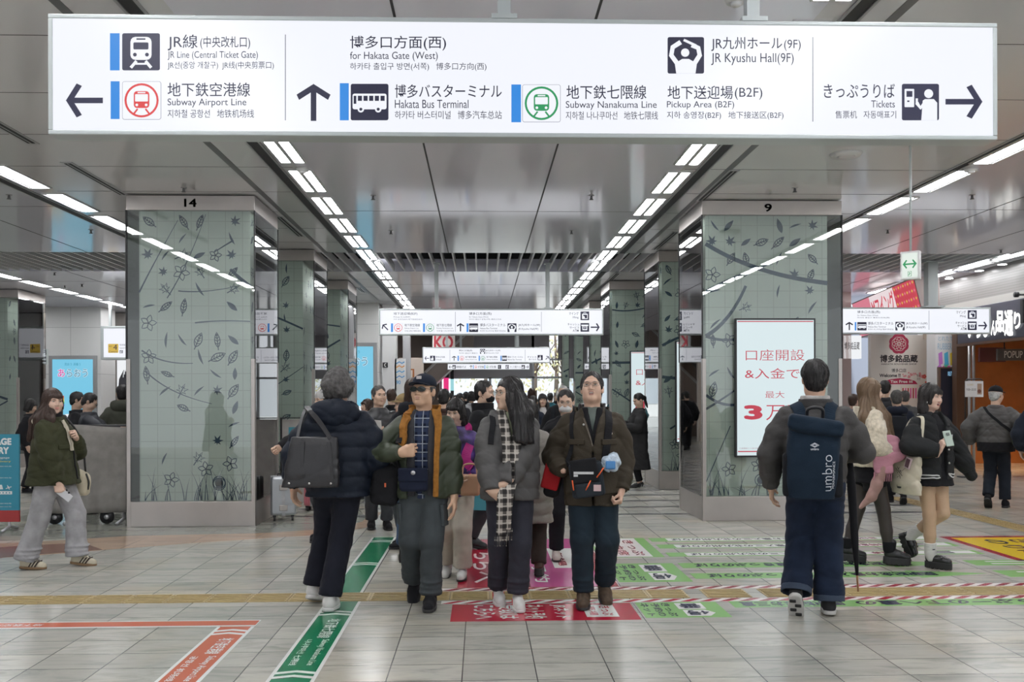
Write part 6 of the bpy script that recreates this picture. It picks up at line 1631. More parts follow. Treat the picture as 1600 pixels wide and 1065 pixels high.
def spline(pts, n=24):
    P_ = [Vector(p) for p in pts]; out = []
    P_ = [P_[0] * 2 - P_[1]] + P_ + [P_[-1] * 2 - P_[-2]]
    m = len(P_) - 3
    for i in range(m):
        k = max(2, n // m)
        for q in range(k + (i == m - 1)):
            t = q / k; a, b, c, d = P_[i:i + 4]
            out.append(.5 * ((2 * b) + (c - a) * t + (2 * a - 5 * b + 4 * c - d) * t * t + (3 * b - a - 3 * c + d) * t ** 3))
    return out
def held(name, label, cat, s, pts=None):
    """an object a person carries: a thing of its own standing where the person holds it"""
    p = s.W(pts) if pts is not None else s.loc
    t = thing(name, label, cat, p); return t
def hpart(t, s, name, src, m=None, parent=None):
    """mesh given in the carrier's body frame, linked under the carried thing"""
    if isinstance(src, SDF):
        V, Q = src.mesh(); V = [s.W(p) for p in V]; me = np_mesh(name, np.array([tuple(v) for v in V]), Q, m)
        return link(name, me, parent or t)
    src.v = [tuple(s.W(p)) for p in src.v]
    return src.build(name, parent or t)
# ================================================================== the people
def plaid(name, base, c1, c2, s=.11, axis='Z'):
    if name in MATS: return MATS[name]
    m, nt, p = nmat(name); N, L = nt.nodes, nt.links
    tc = N.new('ShaderNodeTexCoord'); sp = N.new('ShaderNodeSeparateXYZ'); L.new(tc.outputs['Object'], sp.inputs[0])
    def bands(o, w, off):
        a = N.new('ShaderNodeMath'); a.operation = 'MULTIPLY_ADD'; a.inputs[1].default_value = 1 / s; a.inputs[2].default_value = off; L.new(sp.outputs[o], a.inputs[0])
        f = N.new('ShaderNodeMath'); f.operation = 'FRACT'; L.new(a.outputs[0], f.inputs[0])
        g = N.new('ShaderNodeMath'); g.operation = 'LESS_THAN'; g.inputs[1].default_value = w; L.new(f.outputs[0], g.inputs[0]); return g.outputs[0]
    col = None
    prev = base
    x = None
    for o, w, off, c, fac in (('X', .45, .3, c1, .78), ('Z', .45, .1, c1, .78), ('X', .12, .75, c2, .8), ('Z', .12, .55, c2, .8)):
        x2 = N.new('ShaderNodeMix'); x2.data_type = 'RGBA'; x2.inputs[7].default_value = (*c, 1)
        if x is None: x2.inputs[6].default_value = (*base, 1)
        else: L.new(x.outputs[2], x2.inputs[6])
        mm = N.new('ShaderNodeMath'); mm.operation = 'MULTIPLY'; mm.inputs[1].default_value = fac; L.new(bands(o, w, off + 10), mm.inputs[0]); L.new(mm.outputs[0], x2.inputs[0]); x = x2
    L.new(x.outputs[2], p.inputs['Base Color']); p.inputs['Roughness'].default_value = .9; p.inputs['Specular IOR Level'].default_value = .2
    MATS[name] = m; return m
BLK = (.012, .012, .014)
HAIRB = mat('hair_black', (.016, .014, .014), .42, bump=.6, bscale=160, spec=.4)
HAIRBR = mat('hair_brown', (.045, .024, .017), .42, bump=.6, bscale=160, spec=.4)
HAIRLB = mat('hair_light_brown', (.15, .095, .055), .45, bump=.6, bscale=160, spec=.4)
HAIRGR = mat('hair_dark_grey', (.085, .08, .078), .55, bump=.8, bscale=130, var=.5, vscale=45, spec=.35)
HAIRSV = mat('hair_silver', (.42, .42, .41), .5, bump=.8, bscale=130, var=.3, vscale=45)
HAIRTH = mat('hair_greying', (.06, .055, .052), .5, bump=.6, bscale=130, var=.35, vscale=50)
BLACKF = fabric('cloth_black', (.014, .014, .016)); NAVYF = fabric('cloth_navy', (.016, .020, .032)); LEATHER = mat('black_leather', (.013, .013, .015), .32, bump=.25, bscale=90, spec=.5)
RUB = mat('rubber_black', (.014, .014, .014), .55); SOLEW = mat('sole_white', (.55, .54, .52), .55); SHOEW = fabric('shoe_white', (.58, .57, .55), .15, 120); LENS = glass('lens_glass', (.97, .98, .98), .6); DLENS = mat('dark_lens', (.012, .016, .014), .08, spec=.6); WIRE = mat('glasses_wire', (.25, .24, .22), .3, .8)
METAL = mat('buckle_metal', (.55, .54, .52), .3, .9)
# ---- 1 girl at the left --------------------------------------------------------
s = Person('person in an olive quilted jacket and wide grey sweatpants walking right, holding a phone', G(84, 886), 1.63, R(90),
           [(-.085, .20, 0, .05, 0), (.085, -.20, 0, .12, 0)], hands=[(-.20, -.13, .80), (.03, -.20, 1.235)], poles=[(-.5, .8, 0), (.6, .1, -.6)],
           head=(R(-44), 0, R(2)), fem=True, handstyle=('grip', 'fist'), thumb=((.3, -1, .2), (-.3, .2, 1)), skincol=(.60, .41, .32), shw=.17)
s.body()
OLIVE = fabric('olive_quilt', (.040, .042, .022), .5, 70); CREAMF = fabric('cream_fleece', (.52, .47, .38), .6, 150); SWEAT = fabric('grey_sweat', (.33, .325, .335), .5, 420, .2)
s.trousers(SWEAT, (.105, .095, .09, .105), (.17, .14), .007, seed=3, clip=.02)
j = s.jacket(OLIVE, .80, (.235, .225, .215, .20), (.215, .20, .175, .145), (.088, .090, .088, .078, .055), folds=.007, seed=4, flare=.015)
s.collar(fabric('black_scarf', (.012, .011, .012), .7, 200), .12, .088, .0, .035, 'scarf', z=-.005); s.collar(CREAMF, .055, .135, .1, .04, 'hood_ring', .05, z=-.03)
h = s.hood(CREAMF, (.165, .11, .065), (0, .055, -.03))
f = s.belt([(-.06, -.13, 1.42), (-.045, -.17, 1.33), (-.035, -.19, 1.2), (-.03, -.2, 1.12)], .03, .015, CREAMF); s.mb('hood_lining', f, h)
f = MB(); P_, _ = s.S.snap([tuple(p) for p in spline([(-.075, -.14, 1.40), (-.07, -.18, 1.25), (-.06, -.20, 1.12)], 14)], .012); f.tube([tuple(p) for p in P_], .006, CREAMF, 6); s.mb('drawstring', f, h)
s.patch('pocket_flap', (-.14, -.17, 1.16), .06, .02, .012, OLIVE, j); s.patch('pocket_flap', (.12, -.17, 1.16), .05, .02, .012, OLIVE, j)
f = s.belt([(0, -.2, 1.12), (0, -.2, 1.0), (0.005, -.2, .84)], .02, .008, BLACKF); s.mb('zip', f, j)
s.hair(HAIRBR, 'long', .003, 1.03, 55, .26, locks=[([(-.06, .03, 1.52), (-.115, .07, 1.42), (-.15, .10, 1.24)], [.045, .055, .025]), ([(-.02, .08, 1.5), (-.05, .15, 1.40), (-.08, .185, 1.23)], [.05, .05, .025]), ([(-.07, -.02, 1.5), (-.13, -.03, 1.42), (-.16, -.04, 1.28)], [.03, .04, .02])])
s.shoes('sneaker', mat('cream_suede', (.52, .47, .36), .8), mat('gum_sole', (.20, .12, .06), .6), lambda s_, u, f: [s_.add('stripe', *(lambda S: (f(S[0]), S[1]))((lambda B: B.mesh())(SDF(.004).box((0, -.035 - .028 * q, .055), (.0505, .006, .034), .003, rot=rotx(.5)))), mat('stripe_brown', (.03, .018, .015), .6), u) for q in range(3)])
t = held('smartphone', 'pale smartphone with black lenses in the hand of the girl in grey sweatpants', 'phone', s, (-.19, -.2, .72))
mx = roty(.0) @ rotx(.9) @ rotz(.3)
f = SDF(.003); f.box((-.188, -.185, .715), (.005, .036, .074), .004, rot=rotx(-.9)); hpart(t, s, 'case', f, mat('phone_white', (.6, .6, .62), .25))
f = MB()
for a in (-.012, .012): 
    c = Vector((-.194, -.22 + a * .8, .745 + a)); f.tube([c, c + Vector((-.005, 0, 0))], .009, BLACK, 12)
hpart(t, s, 'camera_lens', f)
CREAML = mat('cream_leather', (.52, .46, .34), .45, bump=.2, bscale=60)
t = held('handbag', 'cream leather handbag under the arm of the girl in the olive jacket', 'handbag', s, (.24, -.09, .66))
f = SDF(.008); f.ell((.24, -.09, .80), (.075, .16, .13), .03); f.box((.24, -.09, .77), (.06, .145, .11), .04, .03); hpart(t, s, 'body', f, CREAML)
f = MB(); f.tube(spline([(.25, .04, .86), (.26, .06, 1.1), (.19, .03, 1.42), (.17, -.05, 1.42), (.23, -.17, 1.2), (.25, -.20, .88)]), .010, mat('strap_black', (.02, .02, .02), .5), 8); hpart(t, s, 'strap', f)
f = MB(); f.band(spline([(.2, -.225, .88), (.2, -.25, .80), (.22, -.235, .72)]), (-.3, -1, 0), .02, .006, mat('strap_black', (.02, .02, .02), .5)); hpart(t, s, 'trim_belt', f)
# ---- 2 man with tote, from behind ----------------------------------------------------
s = Person('person with grey tousled hair seen from behind in a navy hooded puffer jacket', G(517, 948), 1.75, R(176),
           [(-.02, .10, 0, .04, .0), (.15, -.10, 0, .30, -.1)], hands=[(-.235, -.15, .92), (.285, -.06, .865)], poles=[(-.7, .5, -.1), (.5, .8, 0)],
           head=(R(8), R(4), 0), handstyle=(None, 'relax'), xoff=-.055, shw=.19)
s.body(face=0)
NPUFF = mat('navy_puffer', (.008, .012, .022), .55, bump=.3, bscale=70, var=.15, spec=.22)
s.trousers(fabric('navy_trousers', (.012, .013, .02)), (.098, .084, .078, .080), (.17, .13), .006, seed=6, clip=.0)
j = s.jacket(NPUFF, .80, (.225, .235, .24, .215), (.16, .17, .17, .15), (.080, .083, .080, .074, .060), (.105, .011, 0), (.10, .009, .0), .004, seed=7)
s.hood(NPUFF, (.175, .085, .115), (0, .085, -.035), j, fold=.008)
s.collar(NPUFF, .10, .098, .0, .03, z=.01, parent=j)
s.hair(HAIRGR, 'fluffy', .010, 1.12, 75)
s.shoes('sneaker', SHOEW, SOLEW)
t = held('tote_bag', 'large black leather tote on the shoulder of the grey-haired man in navy', 'bag', s, (.12, .24, .85))
bagL = mat('tote_leather', (.02, .019, .021), .38, bump=.3, bscale=45)
f = SDF(.008); f.loft([(.885, .085, .235, .200, .055), (.98, .075, .235, .195, .06), (1.18, .06, .235, .165, .045), (1.235, .055, .235, .155, .03)], .02, p=3.5); f.folds(.0025, 18, 3); hpart(t, s, 'body', f, bagL)
for q in (-.06, .14):
    f = MB(); f.band(spline([(q - .02, .285, .92), (q - .01, .29, 1.05), (q * .9, .285, 1.2)]), (0, 1, 0), .025, .006, bagL); hpart(t, s, 'seam_band', f)
for dy in (0, .06):
    f = MB(); f.band(spline([(-.06, .265 - dy * .5, 1.22), (.03, .245 - dy, 1.34), (.12, .19 - dy, 1.43), (.16, .05 - dy, 1.435), (.18, .10, 1.36), (.19, .20, 1.2)]), [Vector((-.3, .9, .3))] * 2 + [Vector((0, .6, .8))] * 23, .022, .008, bagL); hpart(t, s, 'handle', f)
f = MB()
for x in (-.07, .08, .22): f.tube([(x, .235 + .057, .915), (x, .235 + .063, .915)], .008, METAL, 10)
hpart(t, s, 'stud', f)
# ---- 3 man in green jacket -------------------------------------------------------------
s = Person('person in a cap, sunglasses and open olive jacket with orange fleece lining, walking forward', G(661, 945), 1.71, R(-6),
           [(-.10, .24, 0, .85, .05), (.07, -.10, 0, .0, .05)], hands=[(-.115, -.235, 1.145), (.245, -.07, .815)], poles=[(-.9, .35, -.25), (.5, .8, -.1)],
           head=(R(-16), R(-9), 0), handstyle=('fist', 'relax'), thumb=((.4, -.1, .8), None), hdir=((.75, -.1, .12), None), xoff=.01, shw=.18, skincol=(.58, .37, .25))
s.body(jaw=.98, brow=.2, eyes=False)
GRN = mat('olive_nylon', (.040, .050, .030), .5, bump=.25, bscale=60, var=.12, spec=.35); FUR = mat('orange_fleece', (.30, .125, .018), .95, bump=1., bscale=190, var=.2, vscale=40)
GREYV = fabric('charcoal_fleece', (.045, .045, .05)); PLAID = plaid('plaid_shirt', (.006, .009, .022), (.03, .042, .085), (.30, .33, .38), .062)
s.trousers(fabric('cargo_grey', (.052, .060, .064), .4), (.100, .086, .078, .082), (.165, .125), .008, seed=9, clip=.0)
for g in (-1, 1):
    h_, k_, a_ = s.legs[(g + 1) // 2][:3]; c = h_ * .4 + k_ * .6; s.patch('cargo_pocket', tuple(c + np.array([g * .10, -.02, .03])), .055, .08, .012, fabric('cargo_grey', (.052, .060, .064)), S=s.T)
sh = SDF(.010); sh.loft([(.80, .01, 0, .165, .118), (1.1, .01, 0, .165, .122), (1.33, .01, 0, .16, .112), (1.40, .01, 0, .12, .09), (1.44, .01, .01, .07, .07)], .02); sh.folds(.004, 24, 2); s.part('shirt', sh, PLAID)
s.collar(PLAID, .05, .070, .25, .012, 'shirt_collar', .05, z=.012, flare=.006)
v = s.jacket(GREYV, .82, (.182, .182, .185, .175), (.146, .150, .146, .130), folds=.004, seed=5, name='fleece_vest', open_=(.055, .045, 1.38, .8), sleeves=False, vox=.009)
s.collar(GREYV, .075, .082, .2, .014, 'vest_collar', .075, v, z=.005)
j = s.jacket(GRN, .80, (.20, .20, .20, .192), (.172, .172, .168, .148), (.072, .073, .070, .064, .052), folds=.007, seed=10, open_=(.115, .10, 1.40, .8), vox=.008)
JS = s.S
for g in (-1, 1):   # lapels of the fleece lining
    pts = [(g * .10 + .01, -.03, 1.455), (g * .135 + .01, -.11, 1.40), (g * .135 + .01, -.16, 1.30)] + ([(g * .125 + .01, -.17, 1.12), (g * .118 + .01, -.17, .95), (g * .115 + .01, -.17, .815)] if g > 0 else [(g * .14 + .01, -.17, 1.22)])
    f = s.belt(pts, [.075 - .035 * min(1, k / 16) for k in range(31)] if g > 0 else [.075 - .02 * min(1, k / 20) for k in range(31)], .020, FUR, 30 if g > 0 else 30, .008)
    o = s.mb('fleece_lapel', f, j); o.modifiers.new('soften', 'BEVEL').width = .006
f = SDF(.007); n = s.neck
f.loft([(n[2] - .035, n[0], n[1] + .02, .118, .095), (n[2] + .055, n[0], n[1] + .035, .122, .095)], .01, p=2); f.loft([(n[2] - .08, n[0], n[1] + .0, .100, .08), (n[2] + .08, n[0], n[1] + .01, .104, .085)], .01, 's', p=2)
f.plane((0, -1, .0), -(n[1] - .055)); f.folds(.003, 60, 3); s.part('fleece_collar', f, FUR, j)
c = s.cap(NAVYF, mat('cap_badge', (.5, .47, .45), .6)); s.hair(HAIRTH, 'short', .003, .97, under=True)
s.glasses(BLACK, DLENS, True, .0016)
s.shoes('sneaker', BLACKF, RUB)
t = held('belt_pouch', 'navy flap pouch worn across the front of the man in sunglasses', 'bag', s, (-.03, -.19, .9))
f = SDF(.007); f.box((-.035, -.185, .945), (.105, .035, .085), .03, .02); hpart(t, s, 'body', f, fabric('pouch_navy', (.014, .018, .035)))
f = SDF(.006); f.box((-.035, -.222, .985), (.107, .010, .05), .01, .01, rot=rotx(.06)); hpart(t, s, 'flap', f, fabric('pouch_navy', (.014, .018, .035)))
f = MB(); f.tube([(-.03, -.232, 1.0), (-.03, -.238, 1.0)], .016, mat('badge_silver', (.5, .5, .52), .4, .5), 16); hpart(t, s, 'badge', f)
f = MB(); f.band(spline([(-.13, -.17, 1.0), (-.165, -.08, 1.1), (-.17, .0, 1.2)]), (-1, -.6, 0), .025, .004, BLACKF); hpart(t, s, 'strap', f)
t = held('shoulder_bag', 'black shoulder bag hanging at the side of the man in sunglasses', 'bag', s, (-.30, -.05, .8))
f = SDF(.008); f.box((-.265, -.04, .90), (.105, .075, .155), .05, .03, rot=roty(.16)); f.folds(.006, 16, 6); hpart(t, s, 'body', f, BLACKF)
s.S = JS; f = s.belt([(-.20, -.12, 1.02), (-.16, -.17, 1.15), (-.15, -.17, 1.28), (-.135, -.10, 1.40), (-.14, .02, 1.43), (-.16, .12, 1.35)], .042, .008, BLACKF); hpart(t, s, 'strap', f)
f = MB(); f.box((-.262, -.123, .885), (-.25, -.113, .915), mat('orange_tag', (.6, .12, .04), .5)); hpart(t, s, 'tag', f)
# ---- 4 woman in grey puffer ----------------------------------------------------------------
s = Person('person in a grey puffer jacket, glasses and plaid scarf looking to the left, hands clasped', G(797, 946), 1.69, R(4),
           [(-.075, .12, 0, .05, 0), (.05, -.10, 0, .0, 0)], hands=[(-.155, -.255, .875), (-.075, -.27, .885)], poles=[(-.9, .5, -.35), (.95, .45, -.3)],
           head=(R(-60), R(-2), 0), fem=True, handstyle=('hold', 'hold'), thumb=((.1, -.5, .8), (-.1, -.5, .8)), hdir=((.75, -.15, -.55), (-.8, -.1, -.45)), skincol=(.62, .42, .31), shw=.165)
s.body()
GPUFF = mat('grey_puffer', (.078, .075, .074), .6, bump=.3, bscale=70, var=.12, spec=.3)
s.trousers(fabric('slate_trousers', (.032, .032, .042), .4), (.098, .084, .078, .078), (.165, .125), .006, seed=12, clip=-.01)
sh = SDF(.010); sh.loft([(1.2, 0, 0, .15, .118), (1.36, 0, 0, .14, .105), (1.42, 0, .0, .085, .08), (1.45, 0, .01, .062, .062)], .02); s.part('shirt', sh, fabric('pale_green_knit', (.46, .50, .34), .3, 200))
j = s.jacket(GPUFF, .80, (.215, .225, .22, .195), (.165, .17, .165, .14), (.082, .092, .091, .083, .06), (.115, .010, .03), (.115, .009, 0), .004, seed=13, open_=(.05, .012, 1.42, 1.05))
n = s.neck
JS = s.S
f = SDF(.008); f.loft([(n[2] - .08, n[0], n[1] - .01, .178, .140), (n[2] + .03, n[0], n[1] + .02, .140, .115)], .02, p=2.1); f.loft([(n[2] - .1, n[0], n[1], .10, .09), (n[2] + .1, n[0], n[1] + .01, .115, .095)], .015, 's', p=2); f.plane((0, -.55, 1), n[2] + .035); f.add(lambda x, y, z: np.maximum(np.abs(x + .01) - .05, y), (-.06, -.3, 1.2), (.06, 0, 1.6), .01, 's'); f.folds(.005, 22, 6); s.part('wide_collar', f, GPUFF, j)
s.hood(GPUFF, (.145, .075, .075), (0, .09, -.035), j)
SCARF = plaid('scarf_plaid', (.40, .36, .32), (.006, .006, .008), (.52, .48, .43), .062)
for g, pts in ((-1, [(-.065, .03, 1.475), (-.062, -.085, 1.42), (-.045, -.165, 1.30), (-.035, -.205, 1.1), (-.05, -.235, .93), (-.085, -.30, .83), (-.09, -.25, .56)]), (1, [(.07, .03, 1.475), (.065, -.085, 1.42), (.04, -.165, 1.28), (.015, -.215, 1.1), (-.01, -.24, .95), (-.04, -.29, .84), (-.05, -.24, .60)])):
    P_ = spline(pts, 42); f = SDF(.007)
    for i in range(len(P_) - 1):
        a, b = np.array(P_[i]), np.array(P_[i + 1])
        w = .030 if i > 8 else .020
        f.cone(a + [-w * .7, 0, 0], a + [w * .7, 0, 0], .015, .015, .01); f.cone(a * .5 + b * .5 + [-w * .7, 0, 0], a * .5 + b * .5 + [w * .7, 0, 0], .015, .015, .01)
    f.folds(.002, 30, 4); sc_ = s.part('scarf', f, SCARF)
    fr = MB(); e = np.array(P_[-1])
    for q in range(9): x_ = e[0] - .045 + q * .011; fr.tube([(x_, e[1], e[2] + .01), (x_ + .004 * math.sin(q * 3), e[1] + .005 * math.cos(q * 2), e[2] - .075)], [.003, .002], SCARF, 5)
    s.mb('fringe', fr, sc_)
f = SDF(.008); f.loft([(n[2] - .01, n[0], n[1] + .01, .085, .082), (n[2] + .04, n[0], n[1] + .02, .08, .08)], .02, p=2); f.loft([(n[2] - .1, n[0], n[1] + .01, .06, .06), (n[2] + .1, n[0], n[1] + .02, .06, .06)], .01, 's', p=2); f.plane((0, -1, 0), .05 - n[1]); s.part('scarf', f, SCARF)
s.hair(HAIRB, 'long', .0018, 1.03, 45, .285, fringe=False, part_=(.02, -.06, .13), locks=[([(.0, -.085, 1.56), (.035, -.15, 1.42), (.04, -.215, 1.25)], [.04, .04, .025]), ([(.05, -.07, 1.56), (.085, -.145, 1.42), (.09, -.205, 1.235)], [.045, .042, .026]), ([(.09, -.02, 1.55), (.13, -.10, 1.43), (.135, -.175, 1.24)], [.04, .04, .025])])
s.glasses(WIRE, LENS)
s.shoes('sneaker', SHOEW, SOLEW, lambda s_, u, f: s_.add('red_flash', *(lambda S: (f(S[0]), S[1]))(SDF(.004).box((0, .02, .05), (.0475, .03, .012), .004, rot=rotx(.6)).mesh()), mat('shoe_red', (.5, .02, .03), .5), u))
t = held('backpack', 'black backpack straps on the shoulders of the woman in the grey puffer', 'backpack', s, (0, .2, 1.0))
f = SDF(.010); f.box((0, .26, 1.16), (.14, .08, .2), .06, .03); hpart(t, s, 'body', f, BLACKF)
for g in (-1, 1): f = s.belt([(g * .12, .17, 1.33), (g * .125, .08, 1.42), (g * .135, -.05, 1.42), (g * .145, -.15, 1.34), (g * .155, -.185, 1.22)], .042, .012, BLACKF); hpart(t, s, 'shoulder_strap', f)
# ---- 5 man in brown jacket --------------------------------------------------------------------
s = Person('person in a brown field jacket and glasses looking up, with bags across the front', G(926, 943), 1.73, R(-5),
           [(-.07, -.08, 0, .0, -.05), (.09, .12, 0, .45, .1)], hands=[(-.21, -.19, .99), (.205, -.10, .845)], poles=[(-.55, .8, -.3), (.5, .8, -.1)],
           head=(R(-6), R(-17), R(-2)), handstyle=(None, 'grip'), shw=.182, skincol=(.60, .39, .29))
s.body(mouth=.55)
BRN = mat('field_jacket_brown', (.042, .033, .022), .75, bump=.4, bscale=120, var=.12, spec=.25)
s.trousers(fabric('teal_jeans', (.016, .026, .036), .4), (.102, .086, .076, .074), (.17, .13), .007, seed=15, clip=.0)
sh = SDF(.010); sh.loft([(1.1, 0, 0, .15, .12), (1.36, 0, 0, .14, .105), (1.42, 0, .0, .085, .08), (1.45, 0, .01, .064, .064)], .02); s.part('shirt', sh, fabric('grey_green_shirt', (.13, .155, .14)))
s.collar(fabric('grey_green_shirt', (.13, .155, .14)), .04, .068, .3, .012, 'shirt_collar', .03, z=.01, flare=.004)
v = s.jacket(BLACKF, 1.0, (.18, .19, .19, .172), (.150, .152, .148, .130), folds=.003, seed=15, name='inner_jacket', open_=(.036, .0, 1.46, 1.22), sleeves=False); s.collar(LEATHER, .10, .088, .2, .024, 'inner_collar', .042, v, z=.0, flare=.012)
j = s.jacket(BRN, .735, (.205, .208, .208, .192), (.172, .176, .175, .155), (.076, .079, .076, .070, .058), folds=.007, seed=16, open_=(.085, .006, 1.46, 1.17), vox=.008)
s.collar(BRN, .085, .112, .15, .022, 'collar', .10, j, z=-.01, flare=.018)
for g in (-1, 1): s.patch('pocket_flap', (g * .125, -.17, 1.20), .062, .020, .014, BRN, j); s.patch('patch_pocket', (g * .135, -.17, .92), .072, .09, .012, BRN, j, .01)
s.dots('snap', [(-.12, -.2, 1.185), (.12, -.2, 1.19), (.17, -.2, 1.27), (-.075, -.2, 1.34), (.09, -.2, 1.12)], .008, METAL, j)
f = s.belt([(-.07, -.15, 1.38), (-.035, -.17, 1.28), (.0, -.18, 1.17)], .010, .005, mat('zip_bronze', (.12, .10, .08), .4, .6)); s.mb('zip', f, j)
s.hair(mat('hair_black_short', (.02, .018, .018), .45, bump=.6, bscale=160), 'short', .002, 1.0, part_=(-.035, -.05, .13))
s.glasses(WIRE, LENS)
s.shoes('hike', mat('brown_suede', (.06, .038, .022), .8, bump=.4, bscale=60, var=.4, vscale=30), RUB)
t = held('messenger_bag', 'dark grey messenger bag with orange zips across the brown jacket', 'bag', s, (-.03, -.22, .8))
BAGD = fabric('bag_charcoal', (.022, .027, .033)); 
f = SDF(.007); f.box((-.045, -.235, .935), (.118, .05, .125), .025, .02, rot=roty(-.14)); hpart(t, s, 'body', f, BAGD)
f = SDF(.006); f.box((-.065, -.285, 1.0), (.095, .012, .085), .01, .01, rot=roty(-.14)); hpart(t, s, 'flap', f, BLACKF)
f = SDF(.006); f.box((-.035, -.29, .865), (.095, .016, .05), .015, .01, rot=roty(-.14)); hpart(t, s, 'front_pocket', f, BAGD)
ORZ = mat('zip_orange', (.75, .12, .03), .5)
for x, z, a_ in ((-.150, .90, .1), (-.02, .90, -.35), (.072, .99, -.5)): f = MB(); f.tube([(x, -.302, z + .035), (x + .05 * a_, -.308, z), (x + .1 * a_, -.302, z - .035)], .005, ORZ, 6); hpart(t, s, 'zip', f)
f = MB(); f.box((-.14, -.300, .978), (.0, -.298, .995), mat('label_white', (.55, .55, .55), .5)); f.box((-.14, -.3, .96), (-.11, -.298, .975), mat('label_white', (.55, .55, .55), .5)); hpart(t, s, 'printed_band', f)
f = MB(); f.box((.0, -.309, .86), (.052, -.306, .905), mat('patch_pink', (.55, .38, .38), .6)); hpart(t, s, 'patch', f)
f = s.belt([(.10, -.22, 1.05), (.115, -.2, 1.2), (.125, -.165, 1.33), (.125, -.06, 1.42), (.11, .06, 1.41), (.06, .16, 1.32)], .055, .010, BLACKF); hpart(t, s, 'strap', f)
f = s.belt([(-.17, -.20, 1.02), (-.175, -.17, 1.2), (-.16, -.12, 1.34), (-.14, .0, 1.42)], .03, .008, BLACKF); hpart(t, s, 'strap', f)
t = held('plastic_bag', 'clear plastic bag with blue packaging tucked beside the messenger bag', 'bag', s, (.16, -.2, .98))
f = SDF(.006); f.ell((.125, -.225, 1.05), (.07, .045, .062), .02); f.cone((.10, -.225, 1.08), (.15, -.22, 1.11), .03, .022, .02); f.folds(.010, 45, 3); hpart(t, s, 'wrap', f, mat('clear_wrap', (.42, .5, .58), .15, var=.4, vscale=30, spec=.8))
f = SDF(.006); f.box((.12, -.275, 1.04), (.035, .01, .03), .006); hpart(t, s, 'blue_packet', f, mat('packet_blue', (.05, .2, .45), .3))
t = held('shoulder_bag', 'red and black shoulder bag at the hip of the man in the brown jacket', 'bag', s, (-.28, .0, .8))
f = SDF(.008); f.box((-.275, .06, .93), (.06, .11, .15), .04, .02, rot=roty(.25)); hpart(t, s, 'body', f, BLACKF)
f = SDF(.007); f.box((-.295, -.055, .95), (.065, .015, .105), .012, .01, rot=roty(.25)); hpart(t, s, 'red_pocket', f, fabric('bag_red', (.36, .018, .022)))
# ---- 6 man with rucksack ----------------------------------------------------------------------
s = Person('person seen from behind in a dark grey jacket, wide jeans and a blue rucksack', G(1272, 962), 1.79, R(163),
           [(-.10, -.10, 0, .05, 0), (.125, .12, 0, .95, -.1)], hands=[(-.13, -.24, 1.08), (.275, -.10, .855)], poles=[(-.9, .5, -.3), (.6, .7, 0)],
           head=(R(3), R(2), 0), handstyle=('fist', 'relax'), shw=.195, xoff=-.01)
s.body(face=0)
DG = mat('dark_grey_jacket', (.058, .055, .054), .7, bump=.4, bscale=90, var=.15, spec=.25)
DENIM = fabric('dark_denim', (.012, .019, .038), .5, 350, .25); DENIML = fabric('denim_inside', (.045, .06, .09), .4, 300)
s.trousers(DENIM, (.106, .100, .094, .097), (.172, .138), .008, seed=21, clip=-.02)
for l in s.legs:
    a, k = l[2], l[1]; d = (a - k) / np.linalg.norm(a - k); c = a + d * -.035; f = SDF(.007); f.cone(c, c + d * .045, .102, .102, .01, flat=True); f.cone(c - d * .05, c + d * .09, .090, .090, .006, 's'); f.plane(tuple(-d), -float(np.dot(d, c)), .004); s.part('cuff', f, DENIML)
j = s.jacket(DG, .905, (.195, .203, .212, .20), (.15, .155, .16, .145), (.074, .077, .074, .067, .056), (.085, .006, 0), (.08, .005, 0), .004, seed=22)
FL = fabric('white_fleece', (.48, .46, .44), .9, 140); s.collar(DG, .06, .098, .0, .025, z=.02, parent=j); f = SDF(.006); n = s.neck
f.loft([(n[2] + .01, n[0], n[1], .095, .092), (n[2] + .045, n[0], n[1] + .002, .094, .09)], .015, p=2); f.loft([(n[2] - .1, n[0], n[1], .066, .066), (n[2] + .1, n[0], n[1], .066, .066)], .01, 's', p=2); f.folds(.004, 60, 4); s.part('fleece_collar', f, FL, j)
s.hair(HAIRB, 'short', .003, 1.06, part_=(0, .05, .14))
s.shoes('sneaker', fabric('shoe_charcoal', (.03, .03, .032)), mat('sole_pale', (.5, .49, .47), .5))
f = s.legs[1]; B = SDF(.005)
for q in range(5): B.box((.016 * (-1) ** q, .035 - .04 * q, .0), (.020, .013, .006), .003, .004)
V, Q = B.mesh(); s.add('tread', ((V - f[5]) * 1.04) @ f[3].T + f[4] + f[6] @ f[5], Q, RUB)
JS = s.S
RB = fabric('rucksack_blue', (.011, .021, .036), .4, 200); RB2 = fabric('rucksack_black', (.012, .013, .016), .4, 200)
t = held('rucksack', 'dark blue rucksack with white outlined lettering on the back of the man in wide jeans', 'backpack', s, (.03, .28, .82))
f = SDF(.008); f.loft([(.815, .03, .255, .145, .085), (.95, .025, .265, .16, .10), (1.15, .015, .26, .165, .105), (1.285, .0, .245, .16, .09), (1.315, .0, .24, .15, .075)], .02, p=3.5); f.folds(.002, 16, 3); hpart(t, s, 'body', f, RB); RS = f
f = SDF(.007); f.box((.0, .275, 1.285), (.172, .10, .05), .03, .02, rot=roty(-.17)); f.ell((0, .31, 1.27), (.15, .07, .05), .03); f.folds(.002, 20, 5); hpart(t, s, 'lid', f, RB)
for g in (-1, 1): f = SDF(.007); f.box((.02 + g * .155, .24, .965), (.030, .075, .14), .025, .02); hpart(t, s, 'side_pocket', f, RB2)
f = SDF(.008); f.box((.02, .17, 1.0), (.15, .03, .17), .02); hpart(t, s, 'back_panel', f, RB2)
